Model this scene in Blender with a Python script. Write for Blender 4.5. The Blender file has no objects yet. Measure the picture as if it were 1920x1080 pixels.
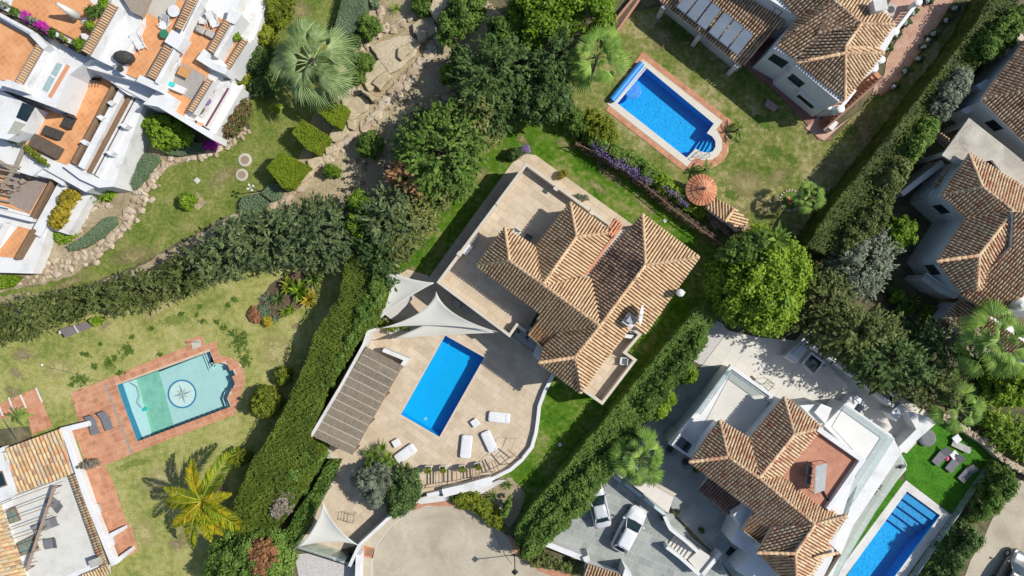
import bpy, math, random
import numpy as np
from mathutils import Vector, Matrix
R = random.Random(7)
NR = np.random.default_rng(11)
SC = bpy.context.scene
COL = SC.collection
H = 66.0      # flying height of the camera, metres
S = 20.0      # photo pixels per metre on the ground

# ------------------------------------------------------------ camera, sky, sun
cam = bpy.data.cameras.new('camera'); cam_o = bpy.data.objects.new('camera', cam); COL.objects.link(cam_o)
cam.angle = 2*math.atan(48.0/H); cam.clip_end = 1500; cam.clip_start = .5
cam_o.location = (0, 0, H); cam_o.rotation_euler = (0, 0, 0)
SC.camera = cam_o
SUN_EL, SUN_AZ = 47.0, 6.5          # elevation; direction from +X towards +Y
wd = bpy.data.worlds.new('World'); SC.world = wd; wd.use_nodes = True
nt = wd.node_tree; nt.nodes.clear()
sky = nt.nodes.new('ShaderNodeTexSky'); sky.sky_type = 'NISHITA'; sky.sun_disc = False
sky.sun_elevation = math.radians(SUN_EL); sky.sun_rotation = math.radians(90-SUN_AZ)
bg = nt.nodes.new('ShaderNodeBackground'); bg.inputs[1].default_value = .115
wo = nt.nodes.new('ShaderNodeOutputWorld')
nt.links.new(sky.outputs[0], bg.inputs[0]); nt.links.new(bg.outputs[0], wo.inputs[0])
sl = bpy.data.lights.new('sun', 'SUN'); sl.energy = 4.6; sl.angle = math.radians(.5); sl.color = (1, .945, .85)
so = bpy.data.objects.new('sun', sl); COL.objects.link(so)
e, a = math.radians(SUN_EL), math.radians(SUN_AZ)
so.rotation_euler = Vector((math.cos(e)*math.cos(a), math.cos(e)*math.sin(a), math.sin(e))).to_track_quat('Z', 'Y').to_euler()
so.location = (60, 8, 70)
SC.view_settings.view_transform = 'Standard'; SC.view_settings.look = 'None'
SC.view_settings.gamma = 1; SC.view_settings.use_curve_mapping = False
SC.view_settings.exposure = 0.1
SC.render.engine = 'CYCLES'
SC.cycles.max_bounces = 6; SC.cycles.transparent_max_bounces = 12
SC.cycles.caustics_reflective = False; SC.cycles.caustics_refractive = False

# ------------------------------------------------------------ coordinates
def W(px, py, z=0.0):
    k = (H-z)/H/S
    return Vector(((px-960)*k, (540-py)*k, z))
def WL(pts, z=0.0): return [W(p[0], p[1], p[2] if len(p) > 2 else z) for p in pts]
CAM = Vector((0, 0, H))

# ------------------------------------------------------------ materials
MATS = {}
def _ramp(n, cols):
    r = n.new('ShaderNodeValToRGB'); el = r.color_ramp.elements
    while len(el) < len(cols): el.new(.5)
    for i, c in enumerate(cols):
        el[i].position = i/(len(cols)-1); el[i].color = (*c, 1)
    return r
def mat(name, cols, scale=1.5, rough=.8, bump=.0, bscale=20, fine=.35, piece=.25, spec=.3, objrand=False, metal=0, detail=8, dist=0.0, two=0):
    """noise-blended colours in world space, varied per piece by the face attribute v (or per object)"""
    if name in MATS: return MATS[name]
    m = bpy.data.materials.new(name); m.use_nodes = True; MATS[name] = m
    n = m.node_tree.nodes; L = m.node_tree.links.new; n.clear()
    out = n.new('ShaderNodeOutputMaterial'); b = n.new('ShaderNodeBsdfPrincipled')
    b.inputs['Roughness'].default_value = rough; b.inputs['Specular IOR Level'].default_value = spec
    b.inputs['Metallic'].default_value = metal
    g = n.new('ShaderNodeNewGeometry')
    t = n.new('ShaderNodeTexNoise'); t.inputs['Scale'].default_value = scale; t.inputs['Detail'].default_value = detail
    t.inputs['Roughness'].default_value = .62; t.inputs['Distortion'].default_value = dist
    L(g.outputs['Position'], t.inputs['Vector'])
    mr = n.new('ShaderNodeMapRange'); mr.inputs[1].default_value = .3; mr.inputs[2].default_value = .7
    if two:
        ta = n.new('ShaderNodeTexNoise'); ta.inputs['Scale'].default_value = scale*two; ta.inputs['Detail'].default_value = 6; L(g.outputs['Position'], ta.inputs['Vector'])
        ma = n.new('ShaderNodeMix'); ma.data_type = 'FLOAT'; ma.inputs[0].default_value = .42; L(t.outputs[0], ma.inputs[2]); L(ta.outputs[0], ma.inputs[3]); L(ma.outputs[0], mr.inputs[0])
        mr.inputs[1].default_value = .38; mr.inputs[2].default_value = .62
    else: L(t.outputs[0], mr.inputs[0])
    r = _ramp(n, cols)
    # value = noise*(1-piece) + v*piece
    if objrand:
        oi = n.new('ShaderNodeObjectInfo'); vout = oi.outputs['Random']
    else:
        at = n.new('ShaderNodeAttribute'); at.attribute_name = 'v'; vout = at.outputs['Fac']
    mx = n.new('ShaderNodeMix'); mx.data_type = 'FLOAT'; mx.inputs[0].default_value = piece
    L(mr.outputs[0], mx.inputs[2]); L(vout, mx.inputs[3]); L(mx.outputs[0], r.inputs[0])
    # fine value grain
    t2 = n.new('ShaderNodeTexNoise'); t2.inputs['Scale'].default_value = bscale; t2.inputs['Detail'].default_value = 4
    L(g.outputs['Position'], t2.inputs['Vector'])
    m2 = n.new('ShaderNodeMapRange'); m2.inputs[1].default_value = .25; m2.inputs[2].default_value = .75
    m2.inputs[3].default_value = 1-fine; m2.inputs[4].default_value = 1+fine*.6
    L(t2.outputs[0], m2.inputs[0])
    vm = n.new('ShaderNodeVectorMath'); vm.operation = 'SCALE'
    L(r.outputs[0], vm.inputs[0]); L(m2.outputs[0], vm.inputs['Scale'])
    L(vm.outputs[0], b.inputs['Base Color'])
    if bump:
        bp = n.new('ShaderNodeBump'); bp.inputs['Strength'].default_value = bump; bp.inputs['Distance'].default_value = .05
        L(t2.outputs[0], bp.inputs['Height']); L(bp.outputs[0], b.inputs['Normal'])
    L(b.outputs[0], out.inputs[0])
    return m
def leafmat(name, cols, trans=.35, scale=.8, nz=.35):
    if name in MATS: return MATS[name]
    m = bpy.data.materials.new(name); m.use_nodes = True; MATS[name] = m
    n = m.node_tree.nodes; L = m.node_tree.links.new; n.clear()
    out = n.new('ShaderNodeOutputMaterial'); b = n.new('ShaderNodeBsdfPrincipled')
    b.inputs['Roughness'].default_value = .55; b.inputs['Specular IOR Level'].default_value = .25
    at = n.new('ShaderNodeAttribute'); at.attribute_name = 'v'
    g = n.new('ShaderNodeNewGeometry'); t = n.new('ShaderNodeTexNoise'); t.inputs['Scale'].default_value = scale
    t.inputs['Detail'].default_value = 5; L(g.outputs['Position'], t.inputs['Vector'])
    mr = n.new('ShaderNodeMapRange'); mr.inputs[1].default_value = .33; mr.inputs[2].default_value = .67; L(t.outputs[0], mr.inputs[0])
    mx = n.new('ShaderNodeMix'); mx.data_type = 'FLOAT'; mx.inputs[0].default_value = nz
    L(at.outputs['Fac'], mx.inputs[2]); L(mr.outputs[0], mx.inputs[3])
    oi = n.new('ShaderNodeObjectInfo'); ad_ = n.new('ShaderNodeMath'); ad_.operation = 'MULTIPLY_ADD'; ad_.inputs[1].default_value = .4; ad_.inputs[2].default_value = -.2; L(oi.outputs['Random'], ad_.inputs[0])
    sm = n.new('ShaderNodeMath'); sm.operation = 'ADD'; sm.use_clamp = True; L(mx.outputs[0], sm.inputs[0]); L(ad_.outputs[0], sm.inputs[1])
    r = _ramp(n, cols); L(sm.outputs[0], r.inputs[0]); L(r.outputs[0], b.inputs['Base Color'])
    tr = n.new('ShaderNodeBsdfTranslucent'); L(r.outputs[0], tr.inputs[0])
    ms = n.new('ShaderNodeMixShader'); ms.inputs[0].default_value = trans
    L(b.outputs[0], ms.inputs[1]); L(tr.outputs[0], ms.inputs[2]); L(ms.outputs[0], out.inputs[0])
    return m
def gridmat(name, cols, grout, ang, tw, th, mortar=.02, rough=.8, offset=0, bump=.3, nscale=1.2, squash=1.0):
    """flat paving too fine to pick apart: brick texture rotated in world space"""
    if name in MATS: return MATS[name]
    m = bpy.data.materials.new(name); m.use_nodes = True; MATS[name] = m
    n = m.node_tree.nodes; L = m.node_tree.links.new; n.clear()
    out = n.new('ShaderNodeOutputMaterial'); b = n.new('ShaderNodeBsdfPrincipled'); b.inputs['Roughness'].default_value = rough
    b.inputs['Specular IOR Level'].default_value = .25
    g = n.new('ShaderNodeNewGeometry'); mp = n.new('ShaderNodeMapping'); mp.inputs['Rotation'].default_value = (0, 0, -ang)
    L(g.outputs['Position'], mp.inputs['Vector'])
    t = n.new('ShaderNodeTexNoise'); t.inputs['Scale'].default_value = nscale; t.inputs['Detail'].default_value = 7; L(g.outputs['Position'], t.inputs['Vector'])
    mr = n.new('ShaderNodeMapRange'); mr.inputs[1].default_value = .3; mr.inputs[2].default_value = .7; L(t.outputs[0], mr.inputs[0])
    r = _ramp(n, cols); L(mr.outputs[0], r.inputs[0])
    bk = n.new('ShaderNodeTexBrick'); bk.inputs['Scale'].default_value = 1; bk.inputs['Brick Width'].default_value = tw
    bk.inputs['Row Height'].default_value = th; bk.inputs['Mortar Size'].default_value = mortar; bk.offset = offset
    bk.inputs['Color1'].default_value = (.90, .90, .90, 1); bk.inputs['Color2'].default_value = (1.08, 1.06, 1.04, 1)
    bk.inputs['Mortar'].default_value = (1, 1, 1, 1); L(mp.outputs[0], bk.inputs['Vector'])
    mul = n.new('ShaderNodeMix'); mul.data_type = 'RGBA'; mul.blend_type = 'MULTIPLY'; mul.inputs[0].default_value = .8
    L(r.outputs[0], mul.inputs[6]); L(bk.outputs['Color'], mul.inputs[7])
    mg = n.new('ShaderNodeMix'); mg.data_type = 'RGBA'; mg.inputs[7].default_value = (*grout, 1)
    L(bk.outputs['Fac'], mg.inputs[0]); L(mul.outputs[2], mg.inputs[6]); L(mg.outputs[2], b.inputs['Base Color'])
    bp = n.new('ShaderNodeBump'); bp.inputs['Strength'].default_value = bump; bp.inputs['Distance'].default_value = .01; bp.invert = True
    L(bk.outputs['Fac'], bp.inputs['Height']); L(bp.outputs[0], b.inputs['Normal'])
    L(b.outputs[0], out.inputs[0]); return m
def watermat(name, tint, bump=.12, scale=3.0, mixd=0.0, dcol=(.1, .4, .7)):
    m = bpy.data.materials.new(name); m.use_nodes = True
    n = m.node_tree.nodes; L = m.node_tree.links.new; n.clear()
    out = n.new('ShaderNodeOutputMaterial'); tp = n.new('ShaderNodeBsdfTransparent'); tp.inputs[0].default_value = (*tint, 1)
    gl = n.new('ShaderNodeBsdfGlossy'); gl.inputs['Roughness'].default_value = .06; gl.inputs[0].default_value = (1, 1, 1, 1)
    fr = n.new('ShaderNodeFresnel'); fr.inputs[0].default_value = 1.33
    g = n.new('ShaderNodeNewGeometry'); t = n.new('ShaderNodeTexNoise'); t.inputs['Scale'].default_value = scale; t.inputs['Detail'].default_value = 4
    L(g.outputs['Position'], t.inputs['Vector'])
    bp = n.new('ShaderNodeBump'); bp.inputs['Strength'].default_value = bump; bp.inputs['Distance'].default_value = .3
    L(t.outputs[0], bp.inputs['Height']); L(bp.outputs[0], gl.inputs['Normal']); L(bp.outputs[0], fr.inputs['Normal'])
    df = n.new('ShaderNodeBsdfDiffuse'); df.inputs[0].default_value = (*dcol, 1)
    m1 = n.new('ShaderNodeMixShader'); m1.inputs[0].default_value = mixd
    L(tp.outputs[0], m1.inputs[1]); L(df.outputs[0], m1.inputs[2])
    ms = n.new('ShaderNodeMixShader'); L(fr.outputs[0], ms.inputs[0]); L(m1.outputs[0], ms.inputs[1]); L(gl.outputs[0], ms.inputs[2])
    L(ms.outputs[0], out.inputs[0]); MATS[name] = m; return m
def glassmat(name, tint=(.90, .96, .95), fac=.16, dcol=(.62, .74, .73)):
    m = watermat(name, tint, 0, 1, fac, dcol); n = m.node_tree.nodes; l = [k for k in m.node_tree.links if k.from_node.type == 'FRESNEL']
    for k in l: m.node_tree.links.remove(k)
    [x for x in n if x.type == 'MIX_SHADER' and x.outputs[0].links[0].to_node.type == 'OUTPUT_MATERIAL'][0].inputs[0].default_value = .07
    return m

white = mat('white_render', [(.47, .475, .475), (.61, .62, .625), (.65, .66, .67), (.67, .68, .69)], .7, .75, .05, 7, .09, .1)
white2 = mat('old_white_render', [(.42, .415, .40), (.58, .57, .55), (.64, .63, .61)], .7, .8, .1, 8, .1, .1)
cream = mat('cream_render', [(.48, .43, .35), (.58, .53, .45)], .9, .8, .05, 8, .08, .1)
greyw = mat('grey_wall', [(.30, .29, .27), (.44, .43, .40)], 1, .8, .05, 8, .1, .1)
TILE_TAN = mat('clay_tile_tan', [(.34, .205, .12), (.54, .355, .205), (.60, .415, .245), (.64, .455, .275), (.68, .50, .32)], .7, .85, .1, 30, .25, .72)
TILE_STAIN = mat('clay_tile_stained', [(.07, .055, .045), (.17, .12, .09), (.36, .25, .17), (.56, .39, .25), (.64, .46, .31)], .55, .9, .1, 30, .4, .35, dist=1.2)
TILE_OLD = mat('clay_tile_weathered', [(.16, .11, .075), (.42, .27, .16), (.58, .39, .24), (.66, .49, .31), (.54, .44, .30)], .9, .9, .1, 30, .35, .55)
TILE_MIX = mat('clay_tile_mixed', [(.40, .11, .06), (.52, .30, .18), (.62, .42, .26), (.68, .52, .33), (.46, .31, .21), (.58, .17, .10)], .6, .88, .1, 30, .3, .7)
TILE_YEL = mat('clay_tile_yellow', [(.44, .18, .10), (.34, .25, .16), (.58, .42, .20), (.40, .36, .28), (.64, .50, .28), (.52, .30, .16), (.60, .17, .08)], .6, .9, .1, 30, .3, .75)
TILE_RED = mat('clay_tile_red', [(.38, .13, .07), (.56, .25, .14), (.62, .33, .20)], .8, .85, .1, 30, .25, .6)
chan = mat('clay_channel', [(.10, .06, .045), (.17, .105, .075)], 1.5, .9, .1, 20, .3, .2)
trav = mat('travertine', [(.42, .33, .23), (.53, .435, .32), (.60, .515, .40)], .55, .7, .05, 9, .12, .45, objrand=True)
travj = mat('travertine_joint', [(.36, .29, .21), (.45, .37, .27)], .6, .85, .05, 9, .15, 0)
travs = mat('travertine_stuff', [(.42, .33, .23), (.53, .435, .32), (.60, .515, .40)], .55, .7, .05, 9, .12, .45)
terra = mat('terracotta_tile', [(.36, .15, .08), (.50, .235, .135), (.60, .32, .20)], 1.2, .8, .1, 12, .25, .4, objrand=True)
terras = mat('terracotta_tile_joined', [(.36, .15, .08), (.50, .235, .135), (.60, .32, .20)], 1.2, .8, .1, 12, .25, .4)
grout = mat('grout', [(.50, .37, .26), (.60, .47, .35)], 2, .9, .1, 20, .2, 0)
concrete = mat('concrete_road', [(.33, .285, .21), (.42, .375, .29), (.49, .445, .355)], .35, .9, .15, 14, .22, .0, dist=.6)
concrete2 = mat('stained_concrete', [(.27, .245, .205), (.43, .40, .34), (.54, .51, .45)], .5, .9, .15, 10, .25, 0, dist=.8)
kerbm = mat('kerb_concrete', [(.44, .41, .35), (.53, .50, .43)], 1, .9, .1, 20, .15, .3)
greypave = mat('grey_stone', [(.20, .225, .215), (.29, .315, .30), (.37, .39, .365)], .9, .75, .08, 8, .15, .6, objrand=True)
greypaves = mat('grey_stone_joined', [(.20, .225, .215), (.29, .315, .30), (.37, .39, .365)], .9, .75, .08, 8, .15, .6)
greyj = mat('grey_joint', [(.42, .42, .40), (.5, .5, .47)], 1, .9, 0, 20, .1, 0)
pale = mat('pale_porcelain', [(.53, .51, .46), (.61, .59, .545)], .5, .6, .0, 8, .06, .3, objrand=True)
pales = mat('pale_porcelain_joined', [(.53, .51, .46), (.61, .59, .545)], .5, .6, .0, 8, .06, .3)
palej = mat('pale_joint', [(.45, .42, .37), (.5, .47, .42)], 1, .9, 0, 20, .1, 0)
wood = mat('weathered_wood', [(.16, .10, .06), (.28, .19, .12)], 4, .8, .1, 40, .3, .4)
woodg = mat('grey_wood', [(.22, .18, .14), (.36, .31, .25)], 4, .8, .1, 40, .3, .5)
reed = mat('reed_thatch', [(.17, .14, .10), (.29, .25, .19), (.38, .33, .26)], 5, .95, .5, 45, .5, .3)
sailm = mat('sail_canvas', [(.52, .52, .47), (.57, .57, .52)], .6, .8, 0, 10, .03, 0)
plast = mat('white_plastic', [(.60, .61, .62), (.66, .67, .68)], 2, .5, 0, 10, .03, 0)
dark = mat('dark_rattan', [(.035, .033, .032), (.07, .065, .06)], 5, .7, .1, 60, .3, .2)
greyf = mat('grey_fabric', [(.13, .135, .15), (.19, .195, .21)], 3, .9, 0, 40, .12, .2)
brownf = mat('brown_cover', [(.09, .065, .05), (.13, .10, .08)], 2, .8, .1, 30, .2, .2)
metal = mat('dark_metal', [(.03, .03, .03), (.06, .06, .06)], 3, .5, 0, 10, .1, 0, metal=.6)
steel = mat('steel', [(.55, .57, .6), (.65, .67, .7)], 3, .3, 0, 10, .05, 0, metal=.9)
panelm = mat('solar_panel', [(.05, .075, .12), (.07, .10, .15)], 2, .12, 0, 5, .1, .1, spec=.9)
panelg = mat('solar_panel_grey', [(.26, .27, .28), (.33, .34, .35)], 2, .3, 0, 5, .1, .1, spec=.6)
glassd = mat('dark_glass', [(.01, .022, .028), (.02, .04, .05)], 1, .08, 0, 5, .1, .1, spec=.8)
glassc = glassmat('clear_glass')
orange = None
teal = mat('teal_cloth', [(.02, .45, .42), (.04, .55, .5)], 3, .8, 0, 20, .05, 0)
blackm = mat('black_iron', [(.012, .012, .014), (.03, .03, .03)], 3, .6, 0, 20, .1, 0)
bark = mat('bark', [(.10, .075, .05), (.19, .15, .11)], 3, .95, .5, 18, .4, .3)
rockm = mat('rock', [(.27, .195, .13), (.40, .31, .215), (.49, .41, .31), (.54, .47, .38)], 1.1, .9, .5, 9, .35, .5, objrand=True)
rocks_ = mat('rock_joined', [(.27, .195, .13), (.40, .31, .215), (.49, .41, .31), (.54, .47, .38)], 1.1, .9, .5, 9, .35, .5)
slabm = mat('slab_rock', [(.34, .27, .17), (.46, .39, .27), (.56, .48, .35)], .8, .9, .5, 5, .3, .4, objrand=True)
gravw = mat('white_gravel', [(.36, .34, .33), (.52, .50, .49), (.60, .585, .57)], 6, .9, .5, 14, .4, .6)
soil = mat('soil', [(.07, .05, .035), (.16, .115, .08)], 3, .95, .4, 20, .4, 0)
pinkp = mat('pink_path', [(.42, .25, .19), (.55, .36, .28)], 1, .85, .1, 20, .2, 0)

# ------------------------------------------------------------ objects
def tag(o, label=None, cat=None, group=None, kind=None):
    if label: o['label'] = label
    if cat: o['category'] = cat
    if group: o['group'] = group
    if kind: o['kind'] = kind
    return o
def thing(name, label, cat, loc=(0, 0, 0), group=None, kind=None):
    o = bpy.data.objects.new(name, None); COL.objects.link(o); o.location = loc; o.empty_display_size = .3
    return tag(o, label, cat, group, kind)
def link(o, parent):
    COL.objects.link(o)
    if parent is not None:
        o.parent = parent
        p = parent; M_ = Matrix.Identity(4)
        chain = []
        while p: chain.append(p); p = p.parent
        for q in reversed(chain): M_ = M_ @ q.matrix_parent_inverse @ Matrix.LocRotScale(q.location, q.rotation_euler, q.scale)
        o.matrix_parent_inverse = M_.inverted()
    return o
def inst(me, name, parent, loc, rz=0, sc=(1, 1, 1), rx=0, ry=0):
    """another object on the same mesh, placed in world coordinates"""
    o = bpy.data.objects.new(name, me); link(o, parent)
    o.location = loc; o.rotation_euler = (rx, ry, rz); o.scale = sc; return o
def copy_tree(o, parent=None):
    c = o.copy(); COL.objects.link(c)
    if parent is not None: c.parent = parent
    for ch in o.children: copy_tree(ch, c)
    return c
class MB:
    def __init__(s): s.v = []; s.f = []; s.m = []; s.a = []
    def add(s, vs, fs, m=0, a=None):
        b = len(s.v); s.v += [tuple(x) for x in vs]; a = R.random() if a is None else a
        for f in fs: s.f.append([b+i for i in f]); s.m.append(m); s.a.append(a)
        return s
    def prism(s, top, z0, m=0, mtop=None, a=None, bottom=False):
        """top: list of Vectors; sides drop to z0"""
        ar = sum(p.x*q.y-q.x*p.y for p, q in zip(top, top[1:]+top[:1]))
        if ar < 0: top = top[::-1]
        n = len(top); vs = list(top)+[Vector((p.x, p.y, z0)) for p in top]
        s.add(vs, [list(range(n))], m if mtop is None else mtop, a)
        b = len(s.v)-2*n
        for i in range(n):
            j = (i+1) % n; s.f.append([b+i, b+n+i, b+n+j, b+j]); s.m.append(m); s.a.append(s.a[-1])
        if bottom: s.f.append([b+n+i for i in reversed(range(n))]); s.m.append(m); s.a.append(s.a[-1])
        return s
    def box(s, c, sx, sy, sz, rz=0, m=0, a=None, tilt=0, tdir=0):
        """c = centre of the bottom face"""
        co, si = math.cos(rz), math.sin(rz); vs = []
        for z in (0, sz):
            for x, y in ((-1, -1), (1, -1), (1, 1), (-1, 1)):
                X, Y = x*sx/2, y*sy/2
                vs.append((c[0]+X*co-Y*si, c[1]+X*si+Y*co, c[2]+z+Y*tilt+X*tdir))
        return s.add(vs, [(3, 2, 1, 0), (4, 5, 6, 7), (0, 1, 5, 4), (1, 2, 6, 5), (2, 3, 7, 6), (3, 0, 4, 7)], m, a)
    def beam(s, p, q, w, h, m=0, a=None):
        p, q = Vector(p), Vector(q); d = (q-p).normalized()
        u = d.cross(Vector((0, 0, 1)));
        if u.length < 1e-3: u = Vector((1, 0, 0))
        u.normalize(); v = u.cross(d)
        vs = [o+u*x*w/2+v*y*h/2 for o in (p, q) for x, y in ((-1, -1), (1, -1), (1, 1), (-1, 1))]
        return s.add(vs, [(3, 2, 1, 0), (4, 5, 6, 7), (0, 1, 5, 4), (1, 2, 6, 5), (2, 3, 7, 6), (3, 0, 4, 7)], m, a)
    def tube(s, p, q, r0, r1=None, n=8, m=0, a=None, cap=True):
        p, q = Vector(p), Vector(q); r1 = r0 if r1 is None else r1; d = (q-p).normalized()
        u = d.orthogonal().normalized(); v = d.cross(u)
        vs = [o+(u*math.cos(t)+v*math.sin(t))*r for o, r in ((p, r0), (q, r1)) for t in [2*math.pi*i/n for i in range(n)]]
        fs = [(i, (i+1) % n, n+(i+1) % n, n+i) for i in range(n)]
        if cap: fs += [tuple(reversed(range(n))), tuple(range(n, 2*n))]
        return s.add(vs, fs, m, a)
    def path(s, pts, r, n=6, m=0, a=None):
        for p, q in zip(pts, pts[1:]): s.tube(p, q, r, r, n, m, a, False)
        return s
    def lathe(s, c, prof, n=14, m=0, a=None, sx=1, sy=1):
        vs = [(c[0]+r*math.cos(t)*sx, c[1]+r*math.sin(t)*sy, c[2]+z) for r, z in prof for t in [2*math.pi*i/n for i in range(n)]]
        fs = [(k*n+i, k*n+(i+1) % n, (k+1)*n+(i+1) % n, (k+1)*n+i) for k in range(len(prof)-1) for i in range(n)]
        fs.append(tuple(range((len(prof)-1)*n, len(prof)*n)))
        return s.add(vs, fs, m, a)
    def build(s, name, mats, parent=None, smooth=False):
        me = bpy.data.meshes.new(name); me.from_pydata(s.v, [], s.f)
        mats = mats if isinstance(mats, (list, tuple)) else [mats]
        for x in mats: me.materials.append(x)
        me.polygons.foreach_set('material_index', s.m)
        me.attributes.new('v', 'FLOAT', 'FACE').data.foreach_set('value', s.a)
        if smooth: me.polygons.foreach_set('use_smooth', [True]*len(s.f))
        me.update(); o = bpy.data.objects.new(name, me); link(o, parent); return o
def bevel(o, w=.02, seg=2):
    b = o.modifiers.new('bevel', 'BEVEL'); b.width = w; b.segments = seg; b.limit_method = 'ANGLE'; return o
def wobble(pts, step=12, amp=3, closed=True, rr=None):
    """pixel polygon with an uneven natural edge"""
    out = []; n = len(pts); rr = rr or R
    for i in range(n if closed else n-1):
        p, q = pts[i], pts[(i+1) % n]; L = math.hypot(q[0]-p[0], q[1]-p[1]); k = max(1, int(L/step))
        for j in range(k):
            t = j/k; a_ = amp if j else amp*.4
            out.append((p[0]+(q[0]-p[0])*t+rr.uniform(-a_, a_), p[1]+(q[1]-p[1])*t+rr.uniform(-a_, a_)))
    return out
SHN = [0]
def sheet(name, pts, z, m, kind='structure', thick=0, parent=None):
    SHN[0] += 1
    if z < .02 and not thick: z += .0002*SHN[0]
    mb = MB(); mb.prism(WL(pts, z), z-thick) if thick else mb.add(ccw(WL(pts, z)), [list(range(len(pts)))])
    o = mb.build(name, m, parent)
    if parent is None: o['kind'] = kind
    return o
def ccw(ps):
    ar = sum(p[0]*q[1]-q[0]*p[1] for p, q in zip(ps, ps[1:]+ps[:1]))
    return ps if ar > 0 else ps[::-1]
def band(mb, pts, w, z1, z0, m=0, zfn=None, a=None):
    """wall along a pixel polyline seen at its top z1, w metres thick, down to z0; one mitred strip"""
    P = WL(pts, z1); n = len(P); lo, hi = [], []
    for i in range(n):
        d0 = (P[i]-P[i-1]).normalized() if i else (P[1]-P[0]).normalized()
        d1 = (P[i+1]-P[i]).normalized() if i < n-1 else d0
        nn = Vector((-(d0+d1).y, (d0+d1).x, 0)); nn.normalize()
        k = w/2/max(.35, nn.dot(Vector((-d1.y, d1.x, 0))))
        lo.append(P[i]-nn*k); hi.append(P[i]+nn*k)
    mb.prism(lo+hi[::-1], z0, m, a=a); return P
def inside(x, y, P):
    c = False; n = len(P)
    for i in range(n):
        a, b = P[i], P[i-1]
        if (a[1] > y) != (b[1] > y) and x < (b[0]-a[0])*(y-a[1])/(b[1]-a[1])+a[0]: c = not c
    return c
def clip(poly, rect):
    """polygon clipped to a convex ccw polygon"""
    out = list(poly)
    for i in range(len(rect)):
        a, b = rect[i], rect[(i+1) % len(rect)]; inp, out = out, []
        if not inp: return []
        f = lambda p: (b[0]-a[0])*(p[1]-a[1])-(b[1]-a[1])*(p[0]-a[0])
        for j in range(len(inp)):
            p, q = inp[j-1], inp[j]; fp, fq = f(p), f(q)
            if (fp >= 0) != (fq >= 0):
                t = fp/(fp-fq); out.append((p[0]+(q[0]-p[0])*t, p[1]+(q[1]-p[1])*t))
            if fq >= 0: out.append(q)
    return out
def area2(P): return abs(sum(p[0]*q[1]-q[0]*p[1] for p, q in zip(P, P[1:]+P[:1])))/2
def pave(parent, pts, z, ang, tw, th, m, mj, name='tile', gap=.02, thick=.03, cap=300, stag=0.0, jit=.0, cols=None):
    """paving of separate tiles, each an object of its own up to cap, the rest joined"""
    P = [(p.x, p.y) for p in WL(pts, z)]; co, si = math.cos(ang), math.sin(ang)
    Q = [(x*co+y*si, -x*si+y*co) for x, y in P]
    x0, x1 = min(q[0] for q in Q), max(q[0] for q in Q); y0, y1 = min(q[1] for q in Q), max(q[1] for q in Q)
    full = MB(); full.box((0, 0, -thick), tw-gap, th-gap, thick, 0, 0); fm = full.build(name, m, parent); me = fm.data
    bpy.data.objects.remove(fm)
    cells = []; j = 0; y = y0
    while y < y1:
        x = x0-(stag*tw if j % 2 else 0)
        while x < x1:
            r = [(x+gap/2, y+gap/2), (x+tw-gap/2, y+gap/2), (x+tw-gap/2, y+th-gap/2), (x+gap/2, y+th-gap/2)]
            c = clip(Q, r)
            if len(c) > 2:
                A = area2(c)
                if A > .12*tw*th: cells.append((A > .985*(tw-gap)*(th-gap), c, x+tw/2, y+th/2, A))
            x += tw
        y += th; j += 1
    cells.sort(key=lambda t: -t[4]); rest = MB()
    for i, (fl, c, cx, cy, A) in enumerate(cells):
        zz = z+R.uniform(0, jit)
        if i < cap:
            if fl: inst(me, name, parent, (cx*co-cy*si, cx*si+cy*co, zz), ang)
            else:
                mb = MB(); mb.prism([Vector((p[0]*co-p[1]*si, p[0]*si+p[1]*co, zz)) for p in c], z-thick); mb.build(name, m, parent)
        else: rest.prism([Vector((p[0]*co-p[1]*si, p[0]*si+p[1]*co, zz)) for p in c], z-thick)
    if rest.f:
        o = rest.build(name, mj[1], parent); o['kind'] = 'stuff'
    return sheet('joint_bed', pts, z-.008, mj[0], parent=parent)

# ------------------------------------------------------------ tiled roofs
def solve(pts):
    r3 = [W(*p) for p in pts if len(p) > 2][:3]; n = (r3[1]-r3[0]).cross(r3[2]-r3[0]).normalized()
    out = []
    for p in pts:
        if len(p) > 2: out.append(W(*p))
        else:
            d = W(p[0], p[1], 0)-CAM; t = (r3[0]-CAM).dot(n)/d.dot(n); out.append(CAM+d*t)
    return out
def tiles_on(mb, P, sp=.27, ln=.42, lift=.05):
    n = Vector((0, 0, 0))
    for p, q in zip(P, P[1:]+P[:1]): n += p.cross(q)
    n.normalize(); n = n if n.z > 0 else -n
    c = sum(P, Vector())/len(P)
    d = Vector((0, 0, -1)); d = (d-n*d.dot(n)).normalized(); u = d.cross(n).normalized()
    Q = [((p-c).dot(u), (p-c).dot(d)) for p in P]
    a0, a1 = min(q[0] for q in Q), max(q[0] for q in Q); x = a0+sp*.5; r0 = sp*.35
    while x < a1:
        ys = []
        for i in range(len(Q)):
            p, q = Q[i-1], Q[i]
            if (p[0] > x) != (q[0] > x): ys.append(p[1]+(q[1]-p[1])*(x-p[0])/(q[0]-p[0]))
        ys.sort()
        for y0, y1 in zip(ys[::2], ys[1::2]):
            y = y1+.07+R.uniform(-.02, .02)
            while y > y0+.05:
                yt = max(y0, y-ln-.05); vs = []; xo = R.uniform(-.012, .012)
                for yy, rr, zz in ((y, r0*1.08, lift+.035), (yt, r0*.9, lift)):
                    for k in range(5):
                        t = math.pi*k/4; vs.append(c+u*(x+xo+rr*math.cos(t))+d*yy+n*(zz-.03+rr*math.sin(t)))
                mb.add(vs, [(k, k+1, k+6, k+5) for k in range(4)]+[(4, 3, 2, 1, 0)])
                y -= ln
        x += sp
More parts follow.
